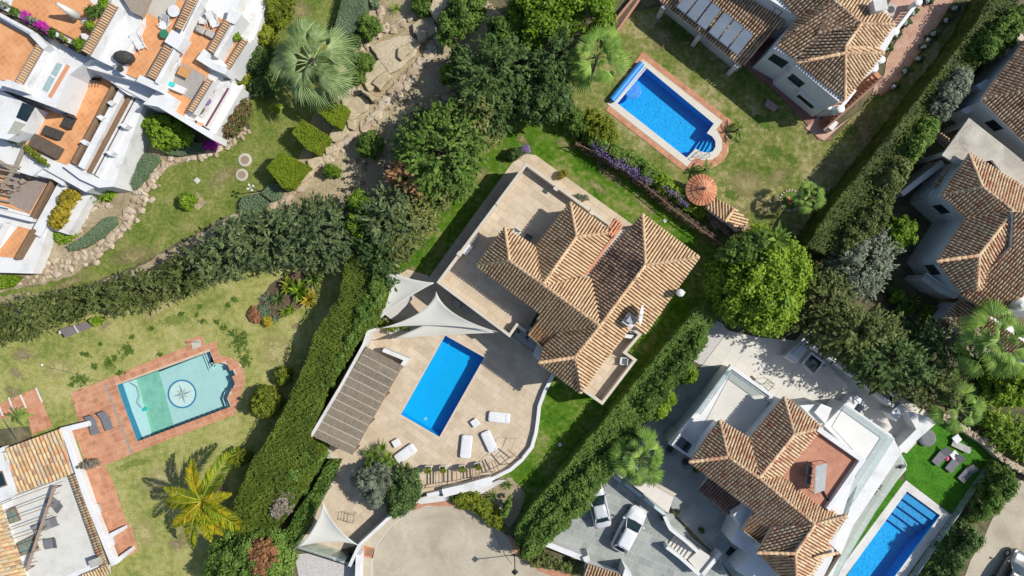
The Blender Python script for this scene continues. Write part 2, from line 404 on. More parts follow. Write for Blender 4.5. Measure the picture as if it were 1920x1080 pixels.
def barrel(mb, p, q, r=.14, ln=.42, lift=.1):
    d = q-p; L = d.length; d.normalize(); u = d.cross(Vector((0, 0, 1))).normalized(); n = u.cross(d); k_ = max(1, round(L/ln))
    for i in range(k_):
        s0, s1 = L*i/k_, L*(i+1)/k_+.05; vs = []
        for s_, rr, zz in ((s0, r*1.1, lift+.03), (s1, r*.92, lift)):
            for k in range(6):
                t = math.pi*k/5; vs.append(p+d*s_+u*rr*math.cos(t)+n*(rr*math.sin(t)*.9+zz-.08))
        mb.add(vs, [(k, k+1, k+7, k+6) for k in range(5)]+[(5, 4, 3, 2, 1, 0)])
def roof(parent, planes, ridges, zb, tm, dm=None, ch=None, sp=.27, ln=.42, name='roof'):
    """planes: pixel polygons (px,py[,z]); the deck closes each plane down to zb, barrel tiles lie on top"""
    dk, tl = MB(), MB(); ridge = MB()
    for pl in planes:
        P = solve(pl); dk.prism([p-Vector((0, 0, .03)) for p in P], zb, 0, 1); tiles_on(tl, P, sp, ln)
    for r_ in ridges:
        Pp = [W(*p) for p in r_]
        for p, q in zip(Pp, Pp[1:]): barrel(ridge, p, q)
    ro = dk.build(name, [dm or cream, ch or chan], parent)
    t = tl.build('roof_tile', tm, ro, True); t['kind'] = 'stuff'
    if ridge.f: g = ridge.build('ridge_tile', tm, ro, True); g['kind'] = 'stuff'
    return ro

# ------------------------------------------------------------ windows on walls
def window(parent, A, B, t, zc, w, h, bars=True, name='window', fm=None, gm=None, door=False, side=1):
    """A,B: wall foot (world). t: place along it, zc: centre height. Outward normal is to the right of A->B (side=1)"""
    d = (B-A); d.z = 0; d.normalize(); n = Vector((d.y, -d.x, 0))*side; c = A.lerp(B, t); c = Vector((c.x, c.y, zc))
    up = Vector((0, 0, 1)); fm = fm or blackm
    def slab(mb, ox, oz, sx, sz, y0, y1):
        vs = [c+d*(ox+i*sx/2)+up*(oz+k*sz/2)+n*y for y in (y0, y1) for i, k in ((-1, -1), (1, -1), (1, 1), (-1, 1))]
        mb.add(vs, [(3, 2, 1, 0), (4, 5, 6, 7), (0, 1, 5, 4), (1, 2, 6, 5), (2, 3, 7, 6), (3, 0, 4, 7)])
    f = MB()
    for ox, oz, sx, sz in ((0, h/2, w+.1, .08), (0, -h/2, w+.1, .08), (-w/2, 0, .08, h), (w/2, 0, .08, h), (0, 0, .06, h)): slab(f, ox, oz, sx, sz, -.02, .07)
    fo = f.build(name, fm, parent)
    p = MB(); slab(p, 0, 0, w-.02, h-.02, -.01, .02); p.build('pane', gm or glassd, fo)
    if bars:
        g = MB(); k = max(3, int(w/.16))
        for i in range(k+1): slab(g, -w/2+w*i/k, 0, .025, h+.1, .12, .15)
        for z_ in (-h/2, 0, h/2): slab(g, 0, z_, w+.1, .03, .12, .16)
        g.build('grille', blackm, fo)
        s = MB(); slab(s, 0, -h/2-.08, w+.3, .08, 0, .2); s.build('sill', white, fo)
    return fo
# ------------------------------------------------------------ foliage
G_DARK = leafmat('leaf_dark_green', [(.03, .062, .016), (.08, .145, .038), (.16, .25, .065)])
G_MID = leafmat('leaf_mid_green', [(.05, .10, .016), (.13, .23, .038), (.27, .39, .075)])
G_LIME = leafmat('leaf_bright_green', [(.07, .145, .01), (.19, .32, .02), (.36, .48, .05)])
G_YEL = leafmat('leaf_yellow_green', [(.08, .115, .012), (.22, .27, .022), (.38, .40, .04)])
G_CYP = leafmat('leaf_cypress', [(.043, .076, .031), (.120, .172, .067), (.241, .292, .120)])
G_CYPY = leafmat('leaf_cypress_olive', [(.056, .077, .019), (.146, .181, .050), (.292, .310, .103)])
G_OLV = leafmat('leaf_grey_olive', [(.10, .125, .085), (.22, .26, .18), (.38, .42, .31)])
G_BLUE = leafmat('leaf_blue_green', [(.10, .16, .085), (.19, .27, .155), (.28, .37, .23)])
G_HEDGE = leafmat('leaf_hedge_top', [(.06, .095, .012), (.125, .175, .02), (.20, .26, .035)], nz=.6, scale=.5)
G_HEDK = leafmat('leaf_hedge_dark', [(.045, .075, .012), (.10, .14, .02), (.17, .21, .035)], nz=.6, scale=.5)
G_HED2 = leafmat('leaf_hedge_trim', [(.121, .176, .011), (.220, .297, .017), (.319, .396, .033)], nz=.3)
G_RUST = leafmat('leaf_rust', [(.200, .090, .040), (.420, .210, .100), (.520, .300, .150)])
G_PINK = leafmat('petal_pink', [(.09, .13, .03), (.15, .18, .05), (.22, .17, .07), (.34, .10, .09), (.60, .04, .16)], nz=.1)
G_PURP = leafmat('petal_purple', [(.26, .17, .44), (.33, .23, .50), (.40, .30, .56)], nz=.3)
G_MAG = leafmat('petal_magenta', [(.500, .020, .350), (.650, .050, .500), (.400, .020, .300)], nz=.1)
G_GOLD = leafmat('leaf_gold', [(.16, .14, .015), (.40, .32, .03), (.58, .46, .05)])
G_PALM = leafmat('palm_grey_green', [(.155, .239, .091), (.309, .421, .182), (.464, .561, .281)], trans=.25)
G_PALMG = leafmat('palm_green', [(.090, .179, .030), (.209, .344, .060), (.389, .538, .135)], trans=.25)
G_PALMY = leafmat('palm_yellow', [(.09, .16, .012), (.22, .31, .02), (.42, .44, .025), (.60, .42, .02)], trans=.3)
G_DEAD = leafmat('palm_dead', [(.120, .102, .072), (.240, .204, .156), (.336, .288, .228)], trans=.1)

def quad_mesh(name, V, nper, a, m, parent, extra=None):
    """V: (n*nper,3) vertices of n faces; a: value per face"""
    n = len(V)//nper; me = bpy.data.meshes.new(name)
    me.vertices.add(len(V)); me.vertices.foreach_set('co', V.astype(np.float32).ravel())
    me.loops.add(len(V)); me.loops.foreach_set('vertex_index', np.arange(len(V), dtype=np.int32))
    me.polygons.add(n); me.polygons.foreach_set('loop_start', np.arange(0, len(V), nper, dtype=np.int32))
    me.materials.append(m); me.update(calc_edges=True)
    me.attributes.new('v', 'FLOAT', 'FACE').data.foreach_set('value', a.astype(np.float32))
    o = bpy.data.objects.new(name, me); link(o, parent); return o
def unit(v): return v/np.maximum(1e-6, np.linalg.norm(v, axis=1, keepdims=True))
def leafquads(P, N, D, size, aspect=1.8, jit=.5):
    """rhombic leaves at P, facing N, pointing along D"""
    n = len(P); N = unit(N+NR.normal(0, jit, (n, 3))); D = D+NR.normal(0, .45, (n, 3)); U = unit(D-N*(D*N).sum(1, keepdims=True)); Vv = np.cross(N, U)
    s = (size*NR.uniform(.65, 1.35, (n, 1)))
    a = P-U*s*.5*aspect; b = P+Vv*s*.5+N*s*.08; c = P+U*s*.5*aspect; d = P-Vv*s*.5+N*s*.08
    return np.stack([a, b, c, d], 1).reshape(-1, 3)
def pip(X, Y, P):
    c = np.zeros(len(X), bool); n = len(P)
    for i in range(n):
        a, b = P[i], P[i-1]
        if a[1] == b[1]: continue
        k = ((a[1] > Y) != (b[1] > Y)) & (X < (b[0]-a[0])*(Y-a[1])/(b[1]-a[1])+a[0]); c ^= k
    return c
def edist(X, Y, P):
    d = np.full(len(X), 1e9)
    for i in range(len(P)):
        ax, ay = P[i-1][:2]; bx, by = P[i][:2]; L2 = (bx-ax)**2+(by-ay)**2+1e-9
        t = np.clip(((X-ax)*(bx-ax)+(Y-ay)*(by-ay))/L2, 0, 1)
        d = np.minimum(d, np.hypot(X-ax-t*(bx-ax), Y-ay-t*(by-ay)))
    return d
def ell(cx, cy, rx, ry=None, rot=0, n=18, wob=.08):
    ry = ry or rx; c, s = math.cos(math.radians(rot)), math.sin(math.radians(rot)); out = []
    for i in range(n):
        t = 2*math.pi*i/n; k = 1+R.uniform(-wob, wob); x, y = rx*k*math.cos(t), ry*k*math.sin(t)
        out.append((cx+x*c-y*s, cy+x*s+y*c))
    return out
ICO = None
def ico(sub=1):
    import bmesh
    bm = bmesh.new(); bmesh.ops.create_icosphere(bm, subdivisions=sub, radius=1)
    v = np.array([x.co[:] for x in bm.verts]); f = np.array([[q.index for q in p.verts] for p in bm.faces]); bm.free(); return v, f
IV, IF = ico(1)
def softpatch(name, px, py, rx, ry, rot, cols, z=.012, lo=.35):
    """ground stain or worn spot whose rim breaks up into the surface around it"""
    SHN[0] += 1; z += .0002*(SHN[0] % 40); key = 'patch_'+name; m = MATS.get(key)
    if not m:
        m = mat(key, cols, 1.2, .95, .3, 12, .35, 0, .1); n = m.node_tree.nodes; L = m.node_tree.links.new
        at = n.new('ShaderNodeAttribute'); at.attribute_name = 'rim'; t = n.new('ShaderNodeTexNoise'); t.inputs['Scale'].default_value = 3.2; t.inputs['Detail'].default_value = 8; t.inputs['Roughness'].default_value = .7
        g = n.new('ShaderNodeNewGeometry'); L(g.outputs['Position'], t.inputs['Vector']); ad = n.new('ShaderNodeMath'); ad.operation = 'MULTIPLY_ADD'; ad.inputs[1].default_value = 2.2; L(t.outputs[0], ad.inputs[0]); L(at.outputs['Fac'], ad.inputs[2])
        r = n.new('ShaderNodeMapRange'); r.inputs[1].default_value = 1.2+lo; r.inputs[2].default_value = 1.75+lo; L(ad.outputs[0], r.inputs[0])
        tr = n.new('ShaderNodeBsdfTransparent'); ms = n.new('ShaderNodeMixShader'); L(r.outputs[0], ms.inputs[0]); L(tr.outputs[0], ms.inputs[1]); L(n['Principled BSDF'].outputs[0], ms.inputs[2]); L(ms.outputs[0], n['Material Output'].inputs[0])
    c, s_ = math.cos(math.radians(rot)), math.sin(math.radians(rot)); vs = [W(px, py, z)]; rim = [1.]; fs = []
    for k in (1, 2, 3):
        for i in range(20): t = 6.2832*i/20; x, y = rx*k/3*math.cos(t), ry*k/3*math.sin(t); vs.append(W(px+x*c-y*s_, py+x*s_+y*c, z)); rim.append(1-k/3)
    fs = [(0, 1+(i+1) % 20, 1+i) for i in range(20)]+[(1+k*20+i, 1+k*20+(i+1) % 20, 21+k*20+(i+1) % 20, 21+k*20+i) for k in (0, 1) for i in range(20)]
    me = bpy.data.meshes.new(name); me.from_pydata(vs, [], fs); me.materials.append(m); me.attributes.new('rim', 'FLOAT', 'POINT').data.foreach_set('value', rim); o = bpy.data.objects.new(name, me); link(o, None); o['kind'] = 'structure'; return o
def clover(px, py, rx, ry, m, n=90):
    X = NR.normal(px, rx*.5, n); Y = NR.normal(py, ry*.5, n); P = np.array([W(x, y, 0) for x, y in zip(X, Y)]); k = 9; P = np.repeat(P, k, 0)+NR.normal(0, .07, (n*k, 3)); P[:, 2] = NR.uniform(.02, .1, n*k)
    return P
def ground_cover(name, spots, m, leaf=.085):
    P = np.concatenate([clover(*s_[:4], m, int(8+s_[2]*s_[3]*.25)) for s_ in spots]); V = leafquads(P, np.tile([0, 0, 1.], (len(P), 1)), NR.normal(0, 1, (len(P), 3)), leaf, 1.4, .4); o = quad_mesh(name, V, 4, NR.random(len(P)), m, None); o['kind'] = 'stuff'
def canopy(name, pts, zt, zl, m, parent, cr=.5, leaf=.17, dens=1.0, prof='dome', aspect=1.8, form='round', edge=.9, core=None, mix=None, lean=(0, 0)):
    """foliage over a pixel outline: leaf clumps at many heights round a closed shape"""
    leaf = leaf*.86; zm = zl+(zt-zl)*.55; P = [(p.x, p.y) for p in WL(pts, zm)]
    xs = [p[0] for p in P]; ys = [p[1] for p in P]; A = area2(P)
    want = int(A/(cr*cr)*1.15)+3; tries = int(want*14*(max(xs)-min(xs))*(max(ys)-min(ys))/max(A, .1))
    tries = min(tries, 60000)
    X = NR.uniform(min(xs), max(xs), tries); Y = NR.uniform(min(ys), max(ys), tries); k = pip(X, Y, P); X, Y = X[k], Y[k]
    D = edist(X, Y, P); ok = D > cr*.45; X, Y, D = X[ok], Y[ok], D[ok]
    # dart throwing on a grid
    g = {}; keep = []; rr = cr*.78
    for i in range(len(X)):
        c = (int(X[i]//rr), int(Y[i]//rr)); bad = False
        for dx in (-1, 0, 1):
            for dy in (-1, 0, 1):
                j = g.get((c[0]+dx, c[1]+dy))
                if j is not None and (X[i]-X[j])**2+(Y[i]-Y[j])**2 < rr*rr: bad = True; break
            if bad: break
        if not bad: g[c] = i; keep.append(i)
        if len(keep) > want*1.6: break
    X, Y, D = X[keep], Y[keep], D[keep]
    if len(X) == 0: X, Y, D = np.array([sum(xs)/len(xs)]), np.array([sum(ys)/len(ys)]), np.array([cr])
    dm = max(D.max(), .01); u = np.clip(D/dm, 0, 1)
    if prof == 'dome': f = np.sqrt(1-(1-u)**2)
    elif prof == 'cone': f = u**.8
    elif prof == 'flat': f = np.clip(D/.7, .35, 1)
    elif prof == 'ridge': f = np.clip(.35+.75*u, 0, 1)
    Z = zl+(zt-zl)*(f*NR.uniform(.68, 1.06, len(X)))-cr*.4; Z = np.maximum(Z, zl+cr*.35)
    C = np.stack([X, Y, Z], 1); rad = cr*NR.uniform(.7, 1.4, len(X))
    # lower clumps so the flank and the gaps have depth
    low = NR.random(len(X)) < .55; C2 = C[low].copy(); C2[:, 2] = zl+(C2[:, 2]-zl)*NR.uniform(.25, .7, low.sum()); C2[:, :2] += NR.normal(0, cr*.35, (low.sum(), 2))
    C = np.concatenate([C, C2]); rad = np.concatenate([rad, rad[low]*.95]); tone = NR.uniform(-.16, .16, len(C))
    npc = np.maximum(10, (dens*7.5*(rad/leaf)**2/aspect)).astype(int); idx = np.repeat(np.arange(len(C)), npc); n = len(idx)
    dr = unit(NR.normal(0, 1, (n, 3))+np.array([0, 0, .45])); q = NR.uniform(.35, 1, (n, 1))**.5
    if form == 'feather':   # sprays: sharp shoots that leave the clump and point outwards
        sh = 6; rc = np.repeat(C-C.mean(0), sh, 0); rc[:, 2] *= .2; base = unit(unit(rc)*1.0+NR.normal(0, .62, (len(C)*sh, 3))+np.array([0, 0, .25])); s_ = NR.integers(0, sh, n)
        ax = base[idx*sh+s_]; q = NR.uniform(.1, 2.0, (n, 1)); w = (2.1-q)*.115
        pos = C[idx]+(ax*q+NR.normal(0, 1, (n, 3))*w)*rad[idx, None]; V = leafquads(pos, ax*.3+np.array([0, 0, .8]), ax, leaf, aspect, .35)
    else:
        pos = C[idx]+dr*rad[idx, None]*q*np.array([1, 1, .85]); V = leafquads(pos, dr+np.array([0, 0, .5]), np.cross(dr, NR.normal(0, 1, (n, 3))), leaf, aspect, .45)
    a = np.clip(tone[idx]+NR.beta(2, 2, n), 0, 1)
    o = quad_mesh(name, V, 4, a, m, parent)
    # inner mass of each clump, coloured dark for the shade between the leaves
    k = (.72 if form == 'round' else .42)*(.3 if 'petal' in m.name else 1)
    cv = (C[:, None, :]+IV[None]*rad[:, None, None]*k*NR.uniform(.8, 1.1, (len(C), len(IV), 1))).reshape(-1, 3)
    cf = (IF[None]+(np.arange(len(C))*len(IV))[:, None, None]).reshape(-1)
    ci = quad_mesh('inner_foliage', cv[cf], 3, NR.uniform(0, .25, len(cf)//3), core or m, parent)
    if parent is None: pass
    return o
def trunk(parent, c, z0, z1, r, limbs=5, spread=1.2, m=None):
    mb = MB(); p = Vector((c[0], c[1], z0)); lean = Vector((R.uniform(-.2, .2), R.uniform(-.2, .2), 0)); prev = p; rr = r*1.15
    for i in range(1, 6):
        q = p+Vector((0, 0, (z1-z0)*i/5))+lean*(i/5)**1.5+Vector((R.uniform(-.04, .04), R.uniform(-.04, .04), 0)); r2 = r*(1-.13*i)
        mb.tube(prev, q, rr, r2, 8, cap=False); prev = q; rr = r2
    for k in range(limbs):
        t = 2*math.pi*k/limbs+R.random(); s = p+Vector((0, 0, (z1-z0)*R.uniform(.5, .85)))
        q = s+Vector((math.cos(t)*spread*.5, math.sin(t)*spread*.5, (z1-z0)*.2)); q2 = q+Vector((math.cos(t+.4)*spread*.5, math.sin(t+.4)*spread*.5, (z1-z0)*.18))
        mb.tube(s, q, r*.45, r*.3, 6, cap=False); mb.tube(q, q2, r*.3, r*.12, 6, cap=False)
    return mb.build('trunk', m or bark, parent, True)
def cen(pts, z=0):
    P = WL(pts, z); return sum(P, Vector())/len(P)
def plant(name, label, cat, pts, zt, zl, m, cr=.5, leaf=.17, dens=1.0, prof='dome', form='round', tr=True, group=None, aspect=1.8, z0=0, crown=None):
    if isinstance(pts, tuple): pts = ell(*pts)
    c = cen(pts, zl+(zt-zl)*.5); c.z = z0; t = thing(name, label, cat, c, group)
    canopy(crown or ('crown' if tr else 'foliage'), pts, zt, zl, m, t, cr, leaf, dens, prof, aspect, form)
    if tr: trunk(t, c, z0, max(zl+.3, (zl+zt)*.5), max(.05, (zt)*.028), 5, max(.2, (zt-zl)*.45))
    return t
def hedge(name, label, pts, zt, m, leaf=.11, dens=1.0, amp=.12, z0=0, cat='hedge', bumps=1.2, group=None, inset=.1, parent=None, aspect=1.5):
    """clipped hedge: a solid leafy body whose top and flanks carry small leaves"""
    P3 = WL(pts, zt); P = [(p.x, p.y) for p in P3]; t = parent or thing(name, label, cat, (P3[0].x, P3[0].y, z0), group)
    xs = [p[0] for p in P]; ys = [p[1] for p in P]; A = area2(P); n = int(A*dens*1.7/(leaf*leaf*aspect))
    k = max(xs)-min(xs); h = max(ys)-min(ys); tot = int(n*k*h/A)
    X = NR.uniform(min(xs), max(xs), tot); Y = NR.uniform(min(ys), max(ys), tot); q = pip(X, Y, P); X, Y = X[q], Y[q]
    ph = NR.uniform(0, 6.28, 8); fr = NR.uniform(.5, 1, 8)*bumps
    def hz(X, Y):
        z = 0
        for i in range(8):
            an = i*.785+ph[i]; z = z+np.sin((X*math.cos(an)+Y*math.sin(an))*fr[i]*(1+i*.4)+ph[i])/(1+i*.4)
        return z*amp*.4
    Z = zt+hz(X, Y)+NR.normal(0, leaf*.25, len(X)); pos = np.stack([X, Y, Z], 1); N = np.tile([0, 0, 1.], (len(X), 1))
    Dv = NR.normal(0, 1, (len(X), 3)); parts = [leafquads(pos, N, Dv, leaf, aspect, .34)]
    ar = sum(p[0]*q_[1]-q_[0]*p[1] for p, q_ in zip(P, P[1:]+P[:1])); sg = 1 if ar > 0 else -1
    for a, b in zip(P, P[1:]+P[:1]):
        L = math.hypot(b[0]-a[0], b[1]-a[1])
        if L < .02: continue
        ns = int(L*(zt-z0)*dens*1.2/(leaf*leaf*aspect))+1; nx, ny = (b[1]-a[1])/L*sg, -(b[0]-a[0])/L*sg; u = NR.random(ns)
        x = a[0]+(b[0]-a[0])*u; y = a[1]+(b[1]-a[1])*u; o_ = NR.normal(0, leaf*.3, ns); zs = NR.uniform(z0, zt, ns)
        pos = np.stack([x+nx*o_, y+ny*o_, zs+hz(x, y)*(zs-z0)/(zt-z0)], 1); parts.append(leafquads(pos, np.tile([nx, ny, .25], (ns, 1)), NR.normal(0, 1, (ns, 3)), leaf, aspect, .5))
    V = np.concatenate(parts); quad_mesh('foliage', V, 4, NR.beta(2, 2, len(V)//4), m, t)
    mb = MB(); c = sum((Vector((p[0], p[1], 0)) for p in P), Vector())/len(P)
    mb.prism([Vector((p[0], p[1], zt-.16-amp*.95)) for p in P], z0, a=.15); mb.build('inner_foliage', m, t)  # body kept at the dark end of the leaf colours, standing for inner shade
    return t
# ------------------------------------------------------------ palms
def fan_leaf(L, m, nseg=18, drop=.35, fanr=.55, split=.45, spread=130):
    """petiole along +X then a pleated fan; one mesh"""
    mb = MB(); pl = L*(1-fanr); mb.tube((0, 0, 0), (pl, 0, pl*.12), .035*L/2, .02*L/2, 5, a=.9, cap=False)
    c = Vector((pl, 0, pl*.12)); r = L*fanr
    def pt(a, q): return c+Vector((math.cos(a)*r*q, math.sin(a)*r*q, -drop*r*q*q*(.6+.4*math.cos(a))-abs(math.sin(a))*r*q*.12))
    n = nseg; sp = math.radians(spread)
    for i in range(n):
        a0 = -sp/2+sp*i/n; a1 = a0+sp/n; am = (a0+a1)/2; l = .8+.2*math.cos(am*.6)+R.uniform(-.12, .12)
        w0 = c; p0, p1 = pt(a0, split), pt(a1, split); pm = pt(am, split)+Vector((0, 0, .03*r)); tip = pt(am, l)-Vector((0, 0, .1*r*R.random()))
        vv = R.random()
        mb.add([w0, p0, pm, p1], [(0, 1, 2), (0, 2, 3)], 0, vv)
        q0, q1 = pt(a0+sp/n*.15, (split+l)*.5), pt(a1-sp/n*.15, (split+l)*.5)
        mb.add([p0, q0, tip, q1, p1, pm], [(0, 1, 2, 5), (5, 2, 3, 4)], 0, vv*.8+.1)
    return mb.build('frond', m)
def feather_leaf(L, m, n=34, lw=.5, droop=.5, wid=.05, twist=.6):
    mb = MB(); P = [Vector((L*t, 0, .32*L*t-(.32+droop)*L*t*t)) for t in [i/12 for i in range(13)]]
    for i in range(12): mb.tube(P[i], P[i+1], .03*(1-i/13), .03*(1-(i+1)/13), 4, a=.8, cap=False)
    for i in range(n):
        t = .12+.87*i/n; k = t*12; j = min(11, int(k)); c = P[j].lerp(P[j+1], k-j); l = lw*L*.5*math.sin(math.pi*(t*.82+.14))*R.uniform(.85, 1.1)
        for s in (-1, 1):
            d = Vector((.95, s, -.3-.5*R.random())).normalized(); tip = c+d*l; w = Vector((wid, 0, .03*R.uniform(-1, 1)))
            mid = c+d*l*.5+Vector((0, 0, .06*l)); mb.add([c, mid-w, tip, mid+w], [(0, 1, 2, 3)], 0, R.random())
    return mb.build('frond', m)
def palm(label, px, py, L, h, kinds, n, tilt=(5, 70), trunk_r=.22, azs=None, zoff=0, dead=0, skirt=None, pz=None, rot0=0, tiltp=1.0):
    """crown centre seen at px,py at height h"""
    c = W(px, py, h); b = Vector((c.x, c.y, 0)); t = thing('palm_tree', label, 'palm tree', b)
    mb = MB(); segs = max(4, int(h/.35))
    for i in range(segs): mb.tube((b.x, b.y, h*i/segs), (b.x, b.y, h*(i+1)/segs+.02), trunk_r*1.12, trunk_r*.92, 9, cap=False)
    mb.lathe((b.x, b.y, h-.1), [(trunk_r, 0), (trunk_r*1.3, .2), (trunk_r*.5, .45)], 9)
    mb.build('trunk', bark, t)
    for az, Lf, el in azs or ():
        inst(kinds[R.randrange(len(kinds))], 'frond', t, (c.x, c.y, h+.2), math.radians(az), (Lf, Lf, Lf), rx=R.uniform(-.3, .3), ry=-math.radians(el))
    for i in range(n):
        f = i/max(1, n-1); tl = math.radians(tilt[0]+(tilt[1]-tilt[0])*f**tiltp+R.uniform(-6, 6)); az = rot0+i*2.39996+R.uniform(-.35, .35)
        k = kinds[R.randrange(len(kinds))]; s = L*R.uniform(.72, 1.1)*(.6+.4*min(1, f*1.7))
        inst(k, 'frond', t, (c.x+math.cos(az)*trunk_r*.5, c.y+math.sin(az)*trunk_r*.5, h+.25-.3*f), az, (s, s, s), rx=R.uniform(-.5, .5), ry=math.radians(-62)+tl if False else -math.radians(75)+tl)
    return t
def protos(fn, k, *a, **kw):
    out = []
    for _ in range(k):
        o = fn(*a, **kw); out.append(o.data); bpy.data.objects.remove(o)
    return out
FAN_G = protos(fan_leaf, 6, 1.0, G_PALM, nseg=17, drop=.5, fanr=.54, split=.36, spread=115)
FAN_B = protos(fan_leaf, 6, 1.0, G_PALMG, nseg=16, drop=.45, fanr=.46, split=.55, spread=140)
FEA_Y = protos(feather_leaf, 4, 1.0, G_PALMY, n=85, lw=.62, droop=.45, wid=.010)
FEA_G = protos(feather_leaf, 4, 1.0, G_PALMG, n=40, lw=.5, droop=.55, wid=.016)
def leaf_blade(L, w, m, bend=.5, n=5, name='leaf'):
    mb = MB(); vs = []
    for i in range(n+1):
        t = i/n; ww = w*math.sin(math.pi*(.12+.83*t))*.5; x = L*t; z = .45*L*t-bend*L*t*t
        vs += [(x, -ww, z+ww*.3), (x, 0, z), (x, ww, z+ww*.3)]
    fs = []
    for i in range(n):
        b = i*3; fs += [(b, b+1, b+4, b+3), (b+1, b+2, b+5, b+4)]
    mb.add(vs, fs); return mb.build(name, m)
BLADE = {}
def rosette(label, px, py, L, n, m, z=0, w=.14, bend=.35, tilt=(15, 75), cat='plant', name='rosette_plant', group=None, stuffy=True):
    """agave, yucca, strelitzia: stiff leaves round one point"""
    key = (m.name, w)
    if key not in BLADE: BLADE[key] = protos(leaf_blade, 2, 1.0, w, m, bend)
    c = W(px, py, z); t = thing(name, label, cat, c, group); mb = MB()
    mb.tube(c, c+Vector((0, 0, .12*L)), .08*L, .06*L, 6); mb.build('stem', bark, t)
    for i in range(n):
        f = i/max(1, n-1); az = i*2.39996+R.uniform(-.2, .2); s = L*R.uniform(.8, 1.1); el = math.radians(80-(tilt[0]+(tilt[1]-tilt[0])*f))
        inst(BLADE[key][i % 2], 'leaf', t, (c.x, c.y, z+.05), az, (s, s, s), ry=-el)
    return t
def rock_mesh(sub=1, flat=.55):
    v, f = (IV, IF) if sub == 1 else ico(2); mb = MB(); k = NR.uniform(.75, 1.2, len(v))
    mb.add([(a[0]*b*.5, a[1]*b*.5, a[2]*b*flat*.5) for a, b in zip(v, k)], [tuple(int(i) for i in q) for q in f]); o = mb.build('stone', rockm); me = o.data; bpy.data.objects.remove(o); return me
STONES = [rock_mesh() for _ in range(7)]
def stones(parent, line, n, smin, smax, spread, z=0, name='stone', mats=None, meshes=None):
    """stones strewn along a pixel polyline"""
    L = [math.hypot(q[0]-p[0], q[1]-p[1]) for p, q in zip(line, line[1:])]; T = sum(L)
    for i in range(n):
        u = T*(i+R.random())/n; k = 0
        while k < len(L)-1 and u > L[k]: u -= L[k]; k += 1
        p, q = line[k], line[k+1]; f = min(1, u/L[k]); s = R.uniform(smin, smax)
        x = p[0]+(q[0]-p[0])*f+R.uniform(-spread, spread); y = p[1]+(q[1]-p[1])*f+R.uniform(-spread, spread)
        c = W(x, y, z); inst(R.choice(meshes or STONES), name, parent, (c.x, c.y, z+s*.12), R.uniform(0, 6.3), (s*R.uniform(.8, 1.4), s*R.uniform(.7, 1), s*R.uniform(.7, 1.2)))
# ============================================================ THE GROUND
def lawnmat(name, a, b, c, scale=.45, fine=.4, bscale=9):
    return mat(name, [a, b, c], scale, .95, .6, bscale, fine, 0, .1, dist=.5, two=7)
L_APT = lawnmat('lawn_communal', (.09, .14, .022), (.165, .20, .045), (.27, .26, .10))
L_LEFT = lawnmat('lawn_dry', (.17, .21, .05), (.30, .305, .095), (.40, .375, .16), .28)
L_MAIN = lawnmat('lawn_lush', (.035, .11, .006), (.085, .17, .014), (.24, .235, .085), .3)
L_TR = lawnmat('lawn_patchy', (.075, .13, .018), (.18, .20, .055), (.36, .31, .16), .3)
L_TURF = lawnmat('artificial_turf', (.035, .13, .01), (.055, .18, .015), (.08, .22, .02), .8)
L_MOSS = lawnmat('dark_green_patch', (.06, .13, .02), (.10, .17, .035), (.20, .23, .07), 1.5)
dirt = mat('dry_dirt', [(.20, .15, .09), (.34, .28, .18), (.44, .38, .27)], .5, .95, .5, 7, .4, 0, dist=.8)
dirt2 = mat('dry_sand', [(.25, .195, .11), (.37, .305, .19), (.47, .405, .275)], .4, .95, .5, 6, .4, 0, dist=.9)
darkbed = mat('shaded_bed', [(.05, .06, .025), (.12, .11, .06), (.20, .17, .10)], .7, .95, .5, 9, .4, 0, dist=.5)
mbg = MB(); mbg.add([(-260, -260, 0), (260, -260, 0), (260, 260, 0), (-260, 260, 0)], [(0, 1, 2, 3)]); g = mbg.build('ground', darkbed); g['kind'] = 'structure'
Z = .004
R.seed(3)
sheet('lawn', wobble([(545, -30), (660, -30), (640, 30), (622, 70), (632, 110), (640, 160), (600, 180), (575, 260), (545, 330), (505, 355), (470, 362), (447, 385), (448, 398), (400, 420), (330, 455), (250, 500), (150, 540), (60, 565), (-40, 590), (-40, 548), (60, 538), (130, 520), (185, 485), (225, 447), (258, 408), (285, 345), (316, 312), (392, 288), (440, 268), (470, 240), (455, 190), (470, 100), (500, 60)], 14, 3), Z, L_APT)
sheet('dry_riverbed', wobble([(655, -30), (870, -30), (960, 40), (930, 120), (870, 180), (800, 230), (790, 330), (730, 385), (600, 420), (440, 420), (448, 398), (470, 362), (505, 355), (545, 330), (575, 260), (600, 180), (640, 160), (632, 110), (622, 70), (640, 30)], 14, 3), Z*2, dirt2)
sheet('rockery_ground', wobble([(-40, 500), (40, 500), (65, 480), (100, 430), (150, 400), (190, 350), (260, 240), (330, 250), (392, 288), (316, 312), (285, 345), (258, 408), (225, 447), (185, 485), (130, 520), (60, 538), (-40, 552)], 12, 3), Z*2, dirt)
sheet('lawn', wobble([(-40, 640), (100, 590), (260, 550), (400, 510), (520, 480), (640, 470), (740, 500), (640, 760), (520, 1000), (440, 1120), (-40, 1120)], 18, 3), Z, L_LEFT)
sheet('bare_strip', wobble([(-30, 560), (60, 548), (150, 545), (250, 505), (330, 462), (440, 400), (470, 402), (420, 440), (330, 490), (250, 525), (150, 560), (60, 590), (-30, 610)], 12, 3), Z*3, dirt)
sheet('lawn', wobble([(720, 530), (790, 400), (870, 290), (920, 230), (1050, 215), (1110, 285), (1230, 365), (1360, 480), (1350, 560), (1180, 760), (990, 990), (930, 960), (900, 800), (760, 560)], 16, 3), Z, L_MAIN)
